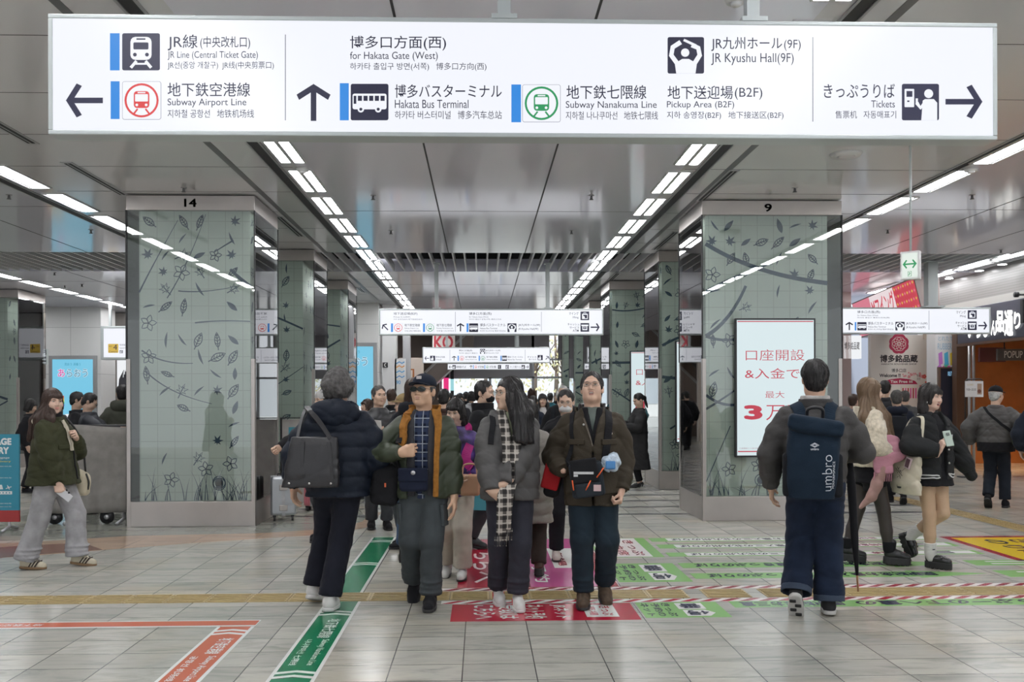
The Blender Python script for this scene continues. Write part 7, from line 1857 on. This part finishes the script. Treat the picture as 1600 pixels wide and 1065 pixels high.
f = MB(); f.tube(spline([(-.05, .20, 1.33), (-.045, .225, 1.385), (.0, .23, 1.40), (.045, .225, 1.385), (.05, .20, 1.33)]), .011, BLACK, 8); hpart(t, s, 'grab_handle', f)
s.S = JS
for g in (-1, 1): f = s.belt([(g * .085, .18, 1.30), (g * .10, .14, 1.38), (g * .115, .04, 1.42), (g * .13, -.08, 1.39), (g * .15, -.16, 1.25), (g * .18, -.12, 1.05)], .075, .018, RB); hpart(t, s, 'shoulder_strap', f)
def on_bag(u, v, l):                 # print coordinates on the rear of the rucksack: u to the right, v up
    P_, N_ = RS.snap([(-u, .38, v)], .0015 + .0008 * l, 8); return Vector(P_[0])
WP = mat('print_white', (.55, .58, .62), .5)
d = Draw(on_bag)
for r_ in (.026, .015): d.stroke([(-.01 + r_ * c_, 1.165 + r_ * .55 * s_) for c_, s_ in ((1, 0), (0, 1), (-1, 0), (0, -1))], .005, WP, 1, True)
hpart(t, s, 'diamond_emblem', d.mb)
d = Draw(on_bag); d.text('umbro', -.035, 1.145, .015, 1.130, WP, 1, .02); hpart(t, s, 'lettering', d.mb)
# tall outlined letters running up the right side
def out_text(body, u0, u1, v0, v1, bold):
    a, F_ = text_verts(body, bold); mn, mx = a.min(0), a.max(0); sz = np.maximum(mx - mn, 1e-6)
    P_ = [(-(u1 - (u1 - u0) * ((p[1] - mn[1]) / sz[1])), .38, v0 + (v1 - v0) * ((p[0] - mn[0]) / sz[0])) for p in a]
    Q_, N_ = RS.snap(P_, .002, 10); m_ = MB(); m_.faces([tuple(q) for q in Q_], F_, WP); return m_
hpart(t, s, 'lettering', out_text('umbro', .035, .10, .865, 1.10, -.012)); hpart(t, s, 'lettering', out_text('PERFORMANCE', .105, .125, .88, 1.06, .0))
f = SDF(.006); f.box((.165, .20, 1.16), (.012, .012, .06), .005); hpart(t, s, 'buckle', f, BLACK)
t = held('umbrella', 'furled black umbrella with a wooden tip hanging beside the rucksack man', 'umbrella', s, (-.32, -.15, .1))
f = MB(); f.tube([(-.245, -.18, 1.02), (-.255, -.19, .85), (-.275, -.20, .5), (-.29, -.20, .25)], [.02, .030, .026, .010], fabric('umbrella_cloth', (.012, .012, .014)), 10); hpart(t, s, 'canopy', f)
f = MB(); f.tube([(-.29, -.20, .25), (-.296, -.20, .14)], [.008, .006], mat('umbrella_wood', (.28, .14, .06), .4), 8); hpart(t, s, 'tip', f)
f = MB(); f.tube(spline([(-.245, -.18, 1.02), (-.24, -.18, 1.10), (-.20, -.2, 1.15), (-.16, -.21, 1.12), (-.155, -.21, 1.08)]), .010, mat('umbrella_wood', (.28, .14, .06), .4), 8); hpart(t, s, 'handle', f)
# ---- 7 girl in fur jacket ---------------------------------------------------------------------
s = Person('person with long light brown hair in a cream fur jacket and black shorts, walking right', G(1360, 881), 1.67, R(86),
           [(-.075, -.17, 0, .10, 0), (.075, .19, 0, .15, 0)], hands=[(-.18, -.19, 1.03), (.17, -.12, .98)], poles=[(-.6, .9, -.3), (.6, .9, -.3)],
           head=(R(-4), 0, 0), fem=True, handstyle=('hold', 'hold'), thumb=((.2, -.2, 1), (0, -.2, 1)), skincol=(.62, .43, .33), hipdrop=-.035)
s.body()
CFUR = mat('cream_fur', (.50, .44, .34), .95, bump=1., bscale=110, var=.22, vscale=35, sheen=.4)
TIGHT = mat('sheer_black_tights', (.038, .031, .028), .55, var=.15, vscale=5, spec=.4); SKIRT = fabric('black_skirt', (.010, .010, .012))
s.trousers(TIGHT, (.088, .062, .056, .036), (.15, .12), .0, seed=1, name='tights', clip=.02, crease=False)
f = SDF(.009); f.loft([(s.pel[2] - .16, 0, .0, .185, .155), (s.pel[2], 0, 0, .172, .138), (s.pel[2] + .1, 0, 0, .15, .12)], .03); f.cone((-.085, 0, .8), (-.09, -.02, .72), .10, .108, .03, flat=True); f.cone((.085, 0, .8), (.09, .03, .72), .10, .108, .03, flat=True); f.folds(.004, 26, 4); s.part('shorts', f, SKIRT)
j = s.jacket(CFUR, .92, (.205, .21, .205, .185), (.17, .17, .165, .145), (.085, .088, .086, .078, .062), folds=.006, seed=32)
s.collar(CFUR, .09, .12, .1, .05, 'fur_collar', z=-.02, parent=j)
s.hair(HAIRLB, 'long', .003, 1.04, 50, .20, part_=(0, -.05, .13), locks=[([(-.05, .06, 1.5), (-.115, .07, 1.38), (-.165, .04, 1.2), (-.18, -.01, 1.0)], [.06, .065, .055, .025]), ([(-.06, -.02, 1.52), (-.12, -.06, 1.38), (-.165, -.08, 1.2), (-.175, -.10, 1.04)], [.045, .055, .05, .025]), ([(-.05, -.06, 1.5), (-.09, -.12, 1.38), (-.13, -.16, 1.18)], [.035, .04, .02])])
BOOT = mat('boot_black', (.012, .012, .013), .28, spec=.5)
s.shoes('boot', BOOT, RUB, lambda s_, u, f: s_.add('lace', *(lambda S: (f(S[0]), S[1]))(SDF(.004).box((0, -.055, .115), (.022, .03, .008), .004, rot=rotx(.5)).mesh()), mat('lace_silver', (.45, .45, .45), .4, .4), u))
for l in s.legs: f = SDF(.006); a = l[2]; f.cone(a + np.array([0, .0, .03]), a + np.array([0, 0, .10]), .054, .060, .01, flat=True); f.folds(.002, 60, 3); s.part('sock', f, SKIRT)
PINK = fabric('pink_knit', (.42, .20, .25), .6, 120); PINK2 = fabric('dusty_pink', (.30, .185, .165), .4, 160)
t = held('scarf_bundle', 'pink fringed knit scarf draped over the arm of the girl in the fur jacket', 'scarf', s, (-.24, -.05, .6))
f = SDF(.008); f.ell((-.235, -.10, 1.06), (.075, .15, .10), .03); f.ell((-.215, -.10, 1.15), (.06, .10, .075), .04); f.box((-.265, -.03, .98), (.03, .085, .11), .02, .03); f.folds(.006, 26, 9); hpart(t, s, 'folded_knit', f, PINK)
f = MB()
for q in range(9): y = -.10 + q * .019; f.tube([(-.27, y, .885), (-.273, y + .005, .80)], [.007, .005], PINK, 6)
hpart(t, s, 'fringe', f)
f = SDF(.008); f.chain([(-.255, -.02, .92), (-.25, .02, .78), (-.245, .07, .66), (-.24, .17, .56)], [.045, .05, .045, .016], .02); f.folds(.005, 24, 3); hpart(t, s, 'hanging_end', f, PINK2)
# ---- 8 girl in varsity jacket -------------------------------------------------------------------
s = Person('laughing person with a dark bob in a black varsity jacket, holding a phone', G(1455, 885), 1.62, R(20),
           [(-.03, -.06, 0, .0, .35), (-.10, .34, .11, 1.15, .35)], hands=[(-.14, -.23, 1.12), (.42, -.10, .84)], poles=[(-1, .2, -.5), (.5, .5, -.6)],
           head=(R(7), R(3), R(3)), fem=True, handstyle=('hold', None), thumb=((.3, .2, 1), None), hdir=((.2, -.35, .85), None), skincol=(.66, .45, .36), hipdrop=-.03)
s.body(mouth=.9, brow=.6)
VARS = mat('varsity_black', (.014, .015, .016), .75, bump=.4, bscale=120, var=.15, spec=.25); STR = fabric('stripe_white', (.5, .5, .5), .2)
BEIGE = mat('beige_tights', (.46, .31, .20), .6, var=.08, vscale=6)
s.trousers(BEIGE, (.083, .060, .054, .036), (.15, .12), .0, seed=1, name='tights', clip=.02, crease=False)
f = SDF(.009); f.loft([(s.pel[2] - .15, 0, .0, .205, .175), (s.pel[2], 0, 0, .172, .138), (s.pel[2] + .1, 0, 0, .15, .12)], .02); f.folds(.006, 34, 4, .2); s.part('skirt', f, SKIRT)
sh = SDF(.010); sh.loft([(.85, 0, 0, .15, .13), (1.36, 0, 0, .13, .115), (1.42, 0, .0, .08, .075), (1.45, 0, .01, .06, .06)], .02); s.part('shirt', sh, BLACKF)
j = s.jacket(VARS, .84, (.205, .215, .205, .185), (.165, .168, .16, .14), (.082, .086, .088, .085, .065), folds=.008, seed=41, open_=(.06, .035, 1.42, .9)); 
s.collar(STR, .055, .096, .2, .02, 'striped_collar', .04, j, z=.0, flare=.004); 
f = SDF(.006); n = s.neck; f.loft([(n[2] - .045, n[0], n[1] + .004, .108, .10), (n[2] - .02, n[0], n[1] + .01, .104, .098)], .006, p=2); f.loft([(n[2] - .1, n[0], n[1], .09, .085), (n[2] + .1, n[0], n[1], .09, .085)], .006, 's', p=2); f.add(lambda x, y, z: np.maximum(np.abs(x) - .05, y), (-.06, -.3, 1.2), (.06, 0, 1.6), .01, 's'); s.part('striped_collar', f, VARS, j)
for z in (.858, .885):
    f = s.belt([(.07, -.22, z), (.17, -.14, z), (.21, .0, z), (.15, .15, z), (0, .18, z), (-.15, .15, z), (-.21, 0, z), (-.17, -.14, z), (-.07, -.22, z)], .012, .004, STR, 48); s.mb('hem_stripe', f, j)
s.dots('snap', [(.055, -.2, z) for z in (1.25, 1.12, 1.0, .89)], .009, METAL, j)
s.patch('letter_patch', (.115, -.2, 1.20), .032, .035, .004, STR, j, .002)
# right sleeve end swallows the hand
a, e, w = s.arms[1]; d = (w - e) / np.linalg.norm(w - e); f = SDF(.007); f.chain([w - d * .05, w + d * .05], [.066, .05], .02); f.folds(.005, 40, 3); s.part('cuff', f, VARS, j)
s.hair(mat('hair_bob_black', (.018, .014, .013), .4, bump=.6, bscale=160), 'bob', .002, 1.05, 45, .165, part_=(0, -.03, .13))
LOAF = mat('loafer_patent', (.012, .012, .013), .2, spec=.6)
def bow(s_, u, f):
    B = SDF(.004)
    for g in (-1, 1): B.ell((g * .028, -.085, .112), (.026, .012, .012), .006)
    B.ell((0, -.088, .112), (.011, .012, .011), .004); V, Q = B.mesh(); s_.add('bow', f(V), Q, LOAF, u)
s.shoes('loafer', LOAF, RUB, bow)
for l in s.legs:
    a, k = l[2], l[1]; d = (k - a) / np.linalg.norm(k - a); f = SDF(.005); f.chain([a + l[6] @ np.array([0, -.01, -.01]), a + d * .04, a + d * .13], [.050, .052, .056], .01, flat=True); f.folds(.0015, 60, 4, 2); o = s.part('sock', f, fabric('white_sock', (.55, .54, .52), .3, 200))
    c = a + d * .07; m_ = MB(); q = Vector(tuple(c + l[6] @ np.array([-.03, -.046, 0]))); m_.box(q + Vector((-.012, -.003, -.003)), q + Vector((.012, .003, .006)), BLACK); s.mb('sock_mark', m_, o)
f = MB(); p = [(-.078, -.02, -.045), (-.08, -.022, -.06)]; f.tube(p, .004, METAL, 8); s.mb('earring', f, headframe=True)
t = held('smartphone', 'pale green smartphone held up by the laughing girl', 'phone', s, (-.02, -.33, 1.2))
f = SDF(.003); f.box((-.115, -.315, 1.235), (.036, .006, .074), .005, rot=rotx(-.35) @ rotz(-.4)); hpart(t, s, 'case', f, mat('phone_mint', (.40, .48, .42), .2)); f = SDF(.003); f.box((-.128, -.322, 1.275), (.014, .006, .014), .004, rot=rotx(-.35) @ rotz(-.4)); hpart(t, s, 'camera_bump', f, mat('phone_bump', (.12, .14, .13), .2))
CANV = fabric('cream_canvas', (.52, .48, .38), .3, 160)
t = held('tote_bag', 'cream canvas tote with a dark print hanging from the shoulder of the laughing girl', 'bag', s, (-.27, .05, .70))
f = SDF(.008); f.loft([(.70, -.275, .03, .038, .165), (.80, -.28, .03, .055, .17), (1.0, -.275, .02, .045, .16), (1.06, -.27, .02, .03, .155)], .02, p=3); f.folds(.005, 20, 7); hpart(t, s, 'body', f, CANV); TS = f
f = MB(); f.band(spline([(-.27, -.09, 1.04), (-.255, -.13, 1.2), (-.20, -.10, 1.39), (-.165, -.03, 1.43), (-.19, .06, 1.40), (-.25, .11, 1.2), (-.27, .12, 1.04)]), [Vector((-1, -.4, .2))] * 8 + [Vector((-.3, 0, 1))] * 9 + [Vector((-1, .3, .2))] * 10, .03, .008, CANV); hpart(t, s, 'handle', f)
def on_tote(u, v, l): P_, _ = TS.snap([(-.36, .03 - u, v)], .002, 8); return Vector(P_[0])
d = Draw(on_tote); INKP = mat('tote_ink', (.05, .05, .055), .7)
for k in range(7): d.stroke([(-.05 + .035 * math.cos(k * .9), .93 + .03 * math.sin(k * .9)), (-.02 + .03 * math.cos(k * 1.7 + 1), .90 + .035 * math.sin(k * 1.3))], .006, INKP, 1)
d.stroke([(-.05, .87), (-.06, .76), (-.01, .76), (-.02, .87)], .007, INKP, 1, True); d.disc(-.035, .755, .03, INKP, 1, .012, 12); d.stroke([(.0, .92), (.06, .97)], .004, INKP); hpart(t, s, 'flower_vase_print', d.mb)
t = held('card_case', 'pale pink rimmed case clipped to the cream canvas tote', 'case', s, (-.33, -.05, .95)); f = SDF(.004); f.box((-.335, -.055, 1.0), (.008, .035, .055), .006, rot=rotx(.35)); hpart(t, s, 'rim', f, mat('case_pink', (.5, .4, .42), .3)); f = SDF(.004); f.box((-.343, -.055, 1.0), (.004, .024, .042), .004, rot=rotx(.35)); hpart(t, s, 'window', f, mat('case_dark', (.1, .06, .07), .2))
# ---- people further back -------------------------------------------------------------------------
def place(px, d): v = ray(px, 620); return (v.x * d, v.y * d)
def rel(px, a): return R(a) - math.atan((px - 752) / FPX)
ST = [(-.09, .05, 0, 0, -.1), (.09, -.05, 0, 0, .1)]
WK = [(-.08, .20, 0, .55, 0), (.08, -.18, 0, 0, 0)]
def bg(label, px, d, top, a, jm, tm, hk='short', hm=HAIRB, fem=False, hands=(None, None), poles=(None, None), head=(0, 0, 0), feet=ST, hem=.78, lod=1.7, face=1, glasses=False, mask=None, hs=('relax', 'relax'), length=.25, shoe_=None, jk={}, tk={}, tr=True, skinc=(.58, .39, .29), hair=True, group=None, shk='sneaker', collar=True, hdir=(None, None), locks=(), mouth=0., hvol=1.0, under=False):
    H = 1.53 + (620 - top) * d / FPX
    s = Person(label, place(px, d), H, rel(px, a), feet, hands, poles, head, fem, lod, handstyle=hs, skincol=skinc, group=group, hdir=hdir)
    s.body(face=face, mask=mask, mouth=mouth)
    s.trousers(tm, tk.get('r', (.095, .082, .075, .076)), vox=.011, seed=int(px), clip=-.01, crease=False)
    kw = dict(hem=hem, sleeve=(.076, .080, .077, .070, .056), folds=.006, seed=int(px)); kw.update(jk)
    s.j = s.jacket(jm, **kw)
    if collar: s.collar(jm, .06, .088, .05, .02, parent=s.j)
    if hair: s.hair(hm, hk, .003 if hk != 'fluffy' else .008, hvol, length=length, strands=250, locks=locks, under=under)
    if glasses: s.glasses(WIRE, LENS)
    s.shoes(shk, shoe_ or BLACKF, RUB)
    return s
CHAR = mat('charcoal_leather', (.028, .028, .030), .38, bump=.3, bscale=60, var=.15, spec=.45); GREYT = fabric('grey_trousers', (.05, .053, .058)); JEAN = fabric('blue_jeans', (.045, .075, .13), .4, 300)
s = bg('person in a charcoal leather jacket holding a white sheet behind the olive-jacketed man', 592, 11.1, 600, 4, CHAR, GREYT, hm=HAIRTH, hands=[(-.16, -.22, 1.10), (.06, -.27, 1.10)], poles=[(-.8, .6, -.4), (.8, .6, -.4)], hs=('hold', 'hold'), hdir=((.6, -.3, .5), (-.6, -.3, .5)), head=(R(18), R(-4), 0), lod=1.3)
t = held('paper_sheet', 'white paper sheet held by the man in the charcoal leather jacket', 'paper', s, (-.04, -.33, 1.15)); f = MB(); f.hexa([(-.14, -.315, 1.12), (.02, -.325, 1.10), (.02, -.322, 1.10), (-.14, -.312, 1.12)], [(-.16, -.345, 1.32), (.0, -.355, 1.30), (.0, -.352, 1.30), (-.16, -.342, 1.32)], mat('paper_white', (.6, .58, .55), .6)); hpart(t, s, 'sheet', f)
s = bg('person in a khaki cap with brown hair, in profile facing left behind the olive-jacketed man', 632, 9.75, 613, -72, fabric('dark_coat', (.03, .03, .034)), GREYT, 'long', HAIRBR, True, length=.22, head=(R(-4), 0, 0), lod=1.4, under=True)
s.cap(fabric('khaki_cap', (.25, .18, .09), .3))
s = bg('person with a brown bob and jeans seen from behind, hidden by the olive-jacketed man', 648, 8.95, 590, 178, fabric('black_hood_coat', (.013, .014, .018)), JEAN, 'bob', HAIRBR, True, feet=[(-.09, -.14, 0, 0, 0), (.10, .22, 0, .9, 0)], face=0, length=.12, shoe_=fabric('khaki_shoe', (.12, .10, .08)), hvol=1.12)
s.hood(fabric('black_hood_coat', (.013, .014, .018)), (.15, .08, .10), (0, .07, -.01), s.j)
VIO = mat('violet_print', (.05, .022, .15), .6, bump=.3, bscale=80, var=.9, vscale=9); MAGE = fabric('magenta_hood', (.34, .02, .14)); BEI = fabric('ivory_trousers', (.46, .42, .36), .4, 200)
s = bg('person in a violet and magenta hooded jacket and ivory trousers behind the olive-jacketed man', 712, 8.1, 620, -8, VIO, BEI, 'bob', HAIRB, True, feet=[(-.10, .10, 0, .3, 0), (.07, -.08, 0, 0, 0)], head=(R(-14), R(14), 0), length=.14, lod=1.3, shoe_=SHOEW, tk={'r': (.10, .09, .088, .092)}, skinc=(.60, .42, .32), hands=[None, (.17, -.18, .98)], poles=[None, (.9, .6, -.2)], jk={'w': (.19, .20, .20, .18)})
s.hood(MAGE, (.14, .08, .09), (0, .07, -.02), s.j); f = s.belt([(.16, -.12, 1.28), (.12, -.16, 1.15), (.16, -.15, 1.05), (.12, -.16, .95)], .09, .006, mat('magenta_print', (.42, .02, .2), .6)); s.mb('print_patch', f, s.j)
for l in s.legs: pass
t = held('handbag', 'peach handbag carried by the person in the violet jacket', 'bag', s, (.2, -.2, .85)); f = SDF(.009); f.box((.16, -.22, .905), (.10, .05, .10), .03, .02); hpart(t, s, 'body', f, mat('peach_leather', (.45, .26, .16), .4)); f = MB(); f.tube(spline([(.09, -.22, 1.0), (.11, -.21, 1.09), (.21, -.21, 1.09), (.23, -.22, 1.0)]), .008, mat('peach_leather', (.45, .26, .16), .4), 8); hpart(t, s, 'handle', f)
s = bg('person in a black puffer and black mask facing right behind the grey puffer woman', 757, 9.7, 593, 70, BLACKF, GREYT, 'short', HAIRB, head=(R(-6), R(2), 0), mask=BLACKF, lod=1.3, jk={'rib': (.11, .010, 0), 'w': (.21, .22, .22, .205), 'd': (.17, .17, .17, .15)}, feet=[(-.09, .12, 0, .2, 0), (.09, -.12, 0, 0, 0)], shk='heel' if False else 'sneaker', shoe_=LEATHER)
s.collar(BLACKF, .10, .105, .0, .03, 'collar', parent=s.j, z=.01)
t = held('shopping_bag', 'teal and white paper shopping bag between the violet jacket and the plaid scarf', 'bag', s, (-.32, -.05, .5)); f = MB(); f.box((-.31, -.20, .42), (-.23, .14, .62), mat('bag_teal', (.06, .30, .36), .5)); hpart(t, s, 'body', f); f = MB(); f.box((-.312, -.202, .62), (-.228, .142, .78), mat('bag_white', (.6, .62, .62), .5)); hpart(t, s, 'upper_panel', f); f = MB(); f.tube(spline([(-.27, -.12, .78), (-.27, -.08, .88), (-.27, .02, .88), (-.27, .06, .78)]), .005, BLACK, 6); hpart(t, s, 'handle', f)
s = bg('person in a taupe puffer coat and brown boots right behind the grey puffer woman', 826, 8.2, 622, 176, mat('taupe_puffer', (.17, .155, .135), .6, bump=.3, bscale=70, var=.1), fabric('brown_trousers', (.035, .026, .022)), 'bob', HAIRB, True, face=0, hem=.52, lod=1.4, jk={'rib': (.12, .012, 0), 'w': (.23, .235, .225, .19), 'd': (.18, .18, .17, .14)}, shk='boot', shoe_=mat('boot_brown', (.06, .028, .018), .45), feet=[(-.10, .08, 0, .1, 0), (.08, -.1, 0, 0, 0)])
s = bg('person with a white face mask and tied hair behind the brown jacket man', 884, 8.95, 607, 2, BLACKF, fabric('black_trousers', (.014, .014, .017)), 'pony', HAIRB, True, mask=mat('mask_white', (.6, .6, .6), .7), head=(R(-6), R(6), 0), lod=1.2, glasses=True, shoe_=fabric('shoe_blush', (.52, .45, .42), .2), feet=[(-.10, .0, 0, 0, 0), (.19, -.06, 0, 0, 0)])
s = bg('person with silver hair and glasses in a black jacket, far down the aisle', 880, 13.8, 602, -6, BLACKF, BLACKF, 'fluffy', HAIRSV, glasses=True, head=(R(6), 0, 0), hvol=.98, feet=WK)
t = held('backpack', 'black backpack of the silver-haired person far down the aisle', 'backpack', s, (0, .2, 1.0)); f = SDF(.014); f.box((0, .24, 1.15), (.15, .08, .22), .05); hpart(t, s, 'body', f, RB2)
for g in (-1, 1): f = s.belt([(g * .12, .1, 1.40), (g * .13, -.02, 1.42), (g * .14, -.14, 1.32), (g * .16, -.16, 1.1)], .06, .02, RB2, 20); hpart(t, s, 'shoulder_strap', f)
s = bg('person with long black hair in a white jacket far down the aisle', 848, 17.0, 614, 4, fabric('white_coat', (.45, .43, .42), .4), fabric('grey_skirt', (.2, .19, .19)), 'long', HAIRB, True, lod=2, feet=WK, length=.26, hem=.6, locks=[([(-.09, -.02, 1.52), (-.10, -.14, 1.32)], [.035, .025]), ([(.09, -.02, 1.52), (.10, -.14, 1.32)], [.035, .025])])
s = bg('person in a long black coat with a ponytail looking at a phone', 998, 16.1, 614, -72, mat('black_wool_coat', (.010, .010, .011), .85), BLACKF, 'pony', HAIRB, True, hands=[(-.06, -.30, 1.17), (.05, -.28, 1.12)], poles=[(-.7, .7, -.5), (.7, .7, -.5)], head=(R(4), R(22), 0), hem=.33, lod=1.4, hs=('hold', 'hold'), hdir=((.2, -.6, .6), (-.2, -.6, .5)), jk={'w': (.20, .185, .19, .178), 'd': (.19, .155, .15, .135), 'flare': .02}, shk='heel', shoe_=LEATHER, feet=[(-.07, .03, 0, 0, 0), (.07, -.06, 0, 0, 0)], tk={'r': (.085, .065, .055, .045)})
f = s.belt([(0, -.2, 1.0), (.17, -.1, 1.0), (.19, .05, 1.0), (0, .18, 1.0), (-.19, .05, 1.0), (-.17, -.1, 1.0), (-.01, -.2, 1.0)], .045, .012, BLACKF, 40); s.mb('belt', f, s.j)
t = held('smartphone', 'dark smartphone in the hands of the black-coated person', 'phone', s, (0, -.38, 1.25)); f = SDF(.004); f.box((-.005, -.375, 1.245), (.036, .006, .07), .004, rot=rotx(-.7)); hpart(t, s, 'case', f, BLACK)
t = held('handbag', 'black handbag on the arm of the black-coated person', 'bag', s, (-.25, .05, .8)); f = SDF(.010); f.box((-.25, .02, .98), (.06, .14, .12), .04); hpart(t, s, 'body', f, LEATHER); f = MB(); f.tube(spline([(-.25, -.07, 1.09), (-.22, -.05, 1.22), (-.22, .06, 1.22), (-.25, .1, 1.09)]), .008, LEATHER, 8); hpart(t, s, 'handle', f)
# left counter
s = bg('person with glasses in a navy quilted jacket bending over the barrier at left', 140, 12.7, 611, 82, mat('navy_quilt', (.015, .018, .026), .6, bump=.3, bscale=70), BLACKF, 'short', HAIRB, hands=[(-.12, -.42, 1.20), (.06, -.42, 1.20)], poles=[(-.6, .6, -.6), (.6, .6, -.6)], head=(0, R(28), 0), glasses=True, hs=('hold', 'hold'), lod=1.3, jk={'rib': (.07, .006, 0)}, hdir=((.1, -1, -.05), (-.1, -1, -.05)))
t = held('smartphone', 'phone in the hand of the person in the navy quilted jacket', 'phone', s, (-.03, -.55, 1.2)); f = SDF(.004); f.box((-.04, -.53, 1.215), (.036, .07, .006), .004); hpart(t, s, 'case', f, BLACK)
s = bg('person in a black coat with a rucksack behind the one in the navy quilted jacket', 121, 13.6, 609, 84, BLACKF, GREYT, 'short', HAIRB, head=(R(4), R(10), 0))
t = held('backpack', 'black backpack of the person at the left counter', 'backpack', s, (0, .25, 1.0)); f = SDF(.012); f.box((0, .25, 1.15), (.15, .10, .22), .05); hpart(t, s, 'body', f, RB2); f = SDF(.012); f.box((0, .35, 1.08), (.11, .03, .11), .02); hpart(t, s, 'front_pocket', f, RB2)
s = bg('person in a grey-green hooded coat seen from behind beside column 14', 192, 13.2, 598, 172, fabric('grey_green_coat', (.075, .078, .062)), BLACKF, 'short', HAIRB, face=0, hem=.6)
s.hood(fabric('grey_green_coat', (.075, .078, .062)), (.15, .08, .10), (0, .07, -.01), s.j)
s = bg('person in dark clothes with bowed head beyond the far left glass column', 48, 15.5, 620, 70, BLACKF, BLACKF, 'bob', HAIRB, True, head=(0, R(20), 0), lod=2, length=.12)
s = bg('person in a pale grey knitted hat hidden behind the man with the leather tote', 506, 10.2, 606, -64, BLACKF, GREYT, 'short', HAIRB, hands=[(-.2, -.44, 1.06), None], poles=[(-.6, .6, -.6), None], hs=('fist', 'relax'), head=(0, 0, 0))
f = SDF(.007); f.ell((0, .014, .05), (.092, .108, .098), .02); f.plane((0, .2, -1), -.03); f.folds(.003, 70, 3); s.part('knit_hat', f, fabric('hat_grey', (.42, .41, .40), .6, 150), headframe=True)
# right side
s = bg('navy-jacketed person with a black rucksack, seen from behind left of the laughing girl', 1401, 13.6, 610, 183, fabric('navy_hood', (.016, .019, .03)), BLACKF, 'short', HAIRTH, face=0, feet=WK)
s.hood(fabric('navy_hood', (.016, .019, .03)), (.15, .07, .08), (0, .08, -.03), s.j)
t = held('backpack', 'black rucksack of the person in front of the souvenir banner', 'backpack', s, (0, .25, 1.0)); f = SDF(.012); f.loft([(.85, 0, .26, .14, .08), (1.15, 0, .27, .155, .10), (1.32, 0, .25, .12, .06)], .03, p=3.2); hpart(t, s, 'body', f, RB2)
for g in (-1, 1): f = s.belt([(g * .1, .16, 1.33), (g * .12, .06, 1.41), (g * .13, -.06, 1.40)], .06, .02, RB2, 16); hpart(t, s, 'shoulder_strap', f)
bg('tall dark-haired person between the fur jacket girl and the souvenir banner', 1383, 15.6, 595, 176, fabric('dark_coat', (.03, .03, .034)), BLACKF, 'short', HAIRB, face=0, lod=2)
bg('grey-coated person seen from behind left of the laughing girl\'s head', 1414, 17.0, 611, 184, fabric('grey_wool', (.07, .07, .07)), BLACKF, 'short', HAIRTH, face=0, lod=2)
bg('person in a blue jacket just right of column 9, behind the rucksack man', 1334, 15.4, 616, 150, fabric('royal_blue', (.02, .035, .14)), BLACKF, 'short', HAIRBR, face=0, lod=2)
GP2 = mat('grey_to_black_puffer', (.070, .066, .064), .65, bump=.3, bscale=70, var=.15)
s = bg('old person in a black cap and grey quilted jacket walking away by the orange shop', 1556, 13.0, 604, 172, GP2, fabric('dark_navy_trousers', (.016, .019, .026)), 'short', HAIRSV, hands=[(-.30, -.02, .93), (.33, -.02, .90)], poles=[(-.7, .7, 0), (.7, .7, 0)], hs=(None, None), face=1, lod=1.2, jk={'rib': (.10, .008, 0), 'srib': (.10, .007, 0), 'w': (.23, .24, .235, .205), 'd': (.18, .18, .17, .145), 'sleeve': (.085, .09, .088, .082, .07)}, feet=[(-.10, -.12, 0, .0, 0), (.09, .16, 0, .75, 0)], head=(R(-24), 0, 0), hem=.80, under=True)
s.cap(BLACKF); s.glasses(WIRE, LENS)
f = SDF(.010); f.loft([(.795, 0, 0, .238, .186), (.93, 0, 0, .246, .190)], .01); f.folds(.003, 30, 3); s.part('dark_hem', f, BLACKF, s.j)
t = held('shoulder_bag', 'small olive bag on a black strap beside the old capped person', 'bag', s, (-.28, .1, .9)); f = SDF(.009); f.box((-.27, .12, 1.0), (.05, .09, .10), .03); hpart(t, s, 'body', f, fabric('bag_olive', (.06, .075, .04))); f = s.belt([(-.22, .14, 1.08), (-.08, .2, 1.2), (.06, .17, 1.32), (.14, .06, 1.42)], .035, .012, BLACKF, 24); hpart(t, s, 'strap', f)
bg('person in dark clothes cut by the right edge of the picture', 1627, 12.2, 606, 170, fabric('dark_blue_coat', (.016, .02, .03)), BLACKF, 'short', HAIRB, face=0, lod=1.6)
# the far crowd down the aisle
CROWD = [('black-haired person in a dark coat behind the khaki cap', 612, 15.5, 606, 170, 0), ('person with dark hair at the left ear of the leather jacket man', 573, 14.5, 621, -60, 1), ('dark-haired person just right of the navy cap', 694, 12.5, 606, 165, 2), ('bare-faced person peering over the violet hood', 719, 18.5, 613, 8, 1),
         ('person in pale grey left of the black puffer', 737, 21, 610, 160, 3), ('dark-haired person far behind, left of the black puffer', 728, 27, 611, 180, 0), ('tall dark-haired person right of the long-haired woman', 831, 21, 606, 178, 0), ('person with a low bun right of the long-haired woman', 833, 16.2, 617, 182, 4), ('person in teal far beside the white-jacketed woman', 860, 25, 613, 170, 5), ('person far away between the white-jacketed woman and the columns', 870, 30, 613, 10, 0), ('person in black far away under the slim sign', 703, 30, 613, 185, 0), ('person far away below the crimson sign', 712, 24, 616, 5, 1)]
CC = [BLACKF, fabric('dark_coat', (.03, .03, .034)), fabric('brown_coat', (.05, .03, .025)), fabric('pale_grey_coat', (.3, .3, .31)), NAVYF, fabric('teal_coat', (.03, .12, .15))]
for lab, px, d, top, a, c in CROWD:
    bg(lab, px, d, top, a, CC[c], GREYT if c % 2 else BLACKF, 'pony' if 'bun' in lab else ('bob' if px % 2 else 'short'), HAIRB if px % 3 else HAIRBR, px % 2 == 1, lod=2.4, feet=WK, face=1 if abs(a) < 90 else 0, length=.10, group='people far down the aisle')
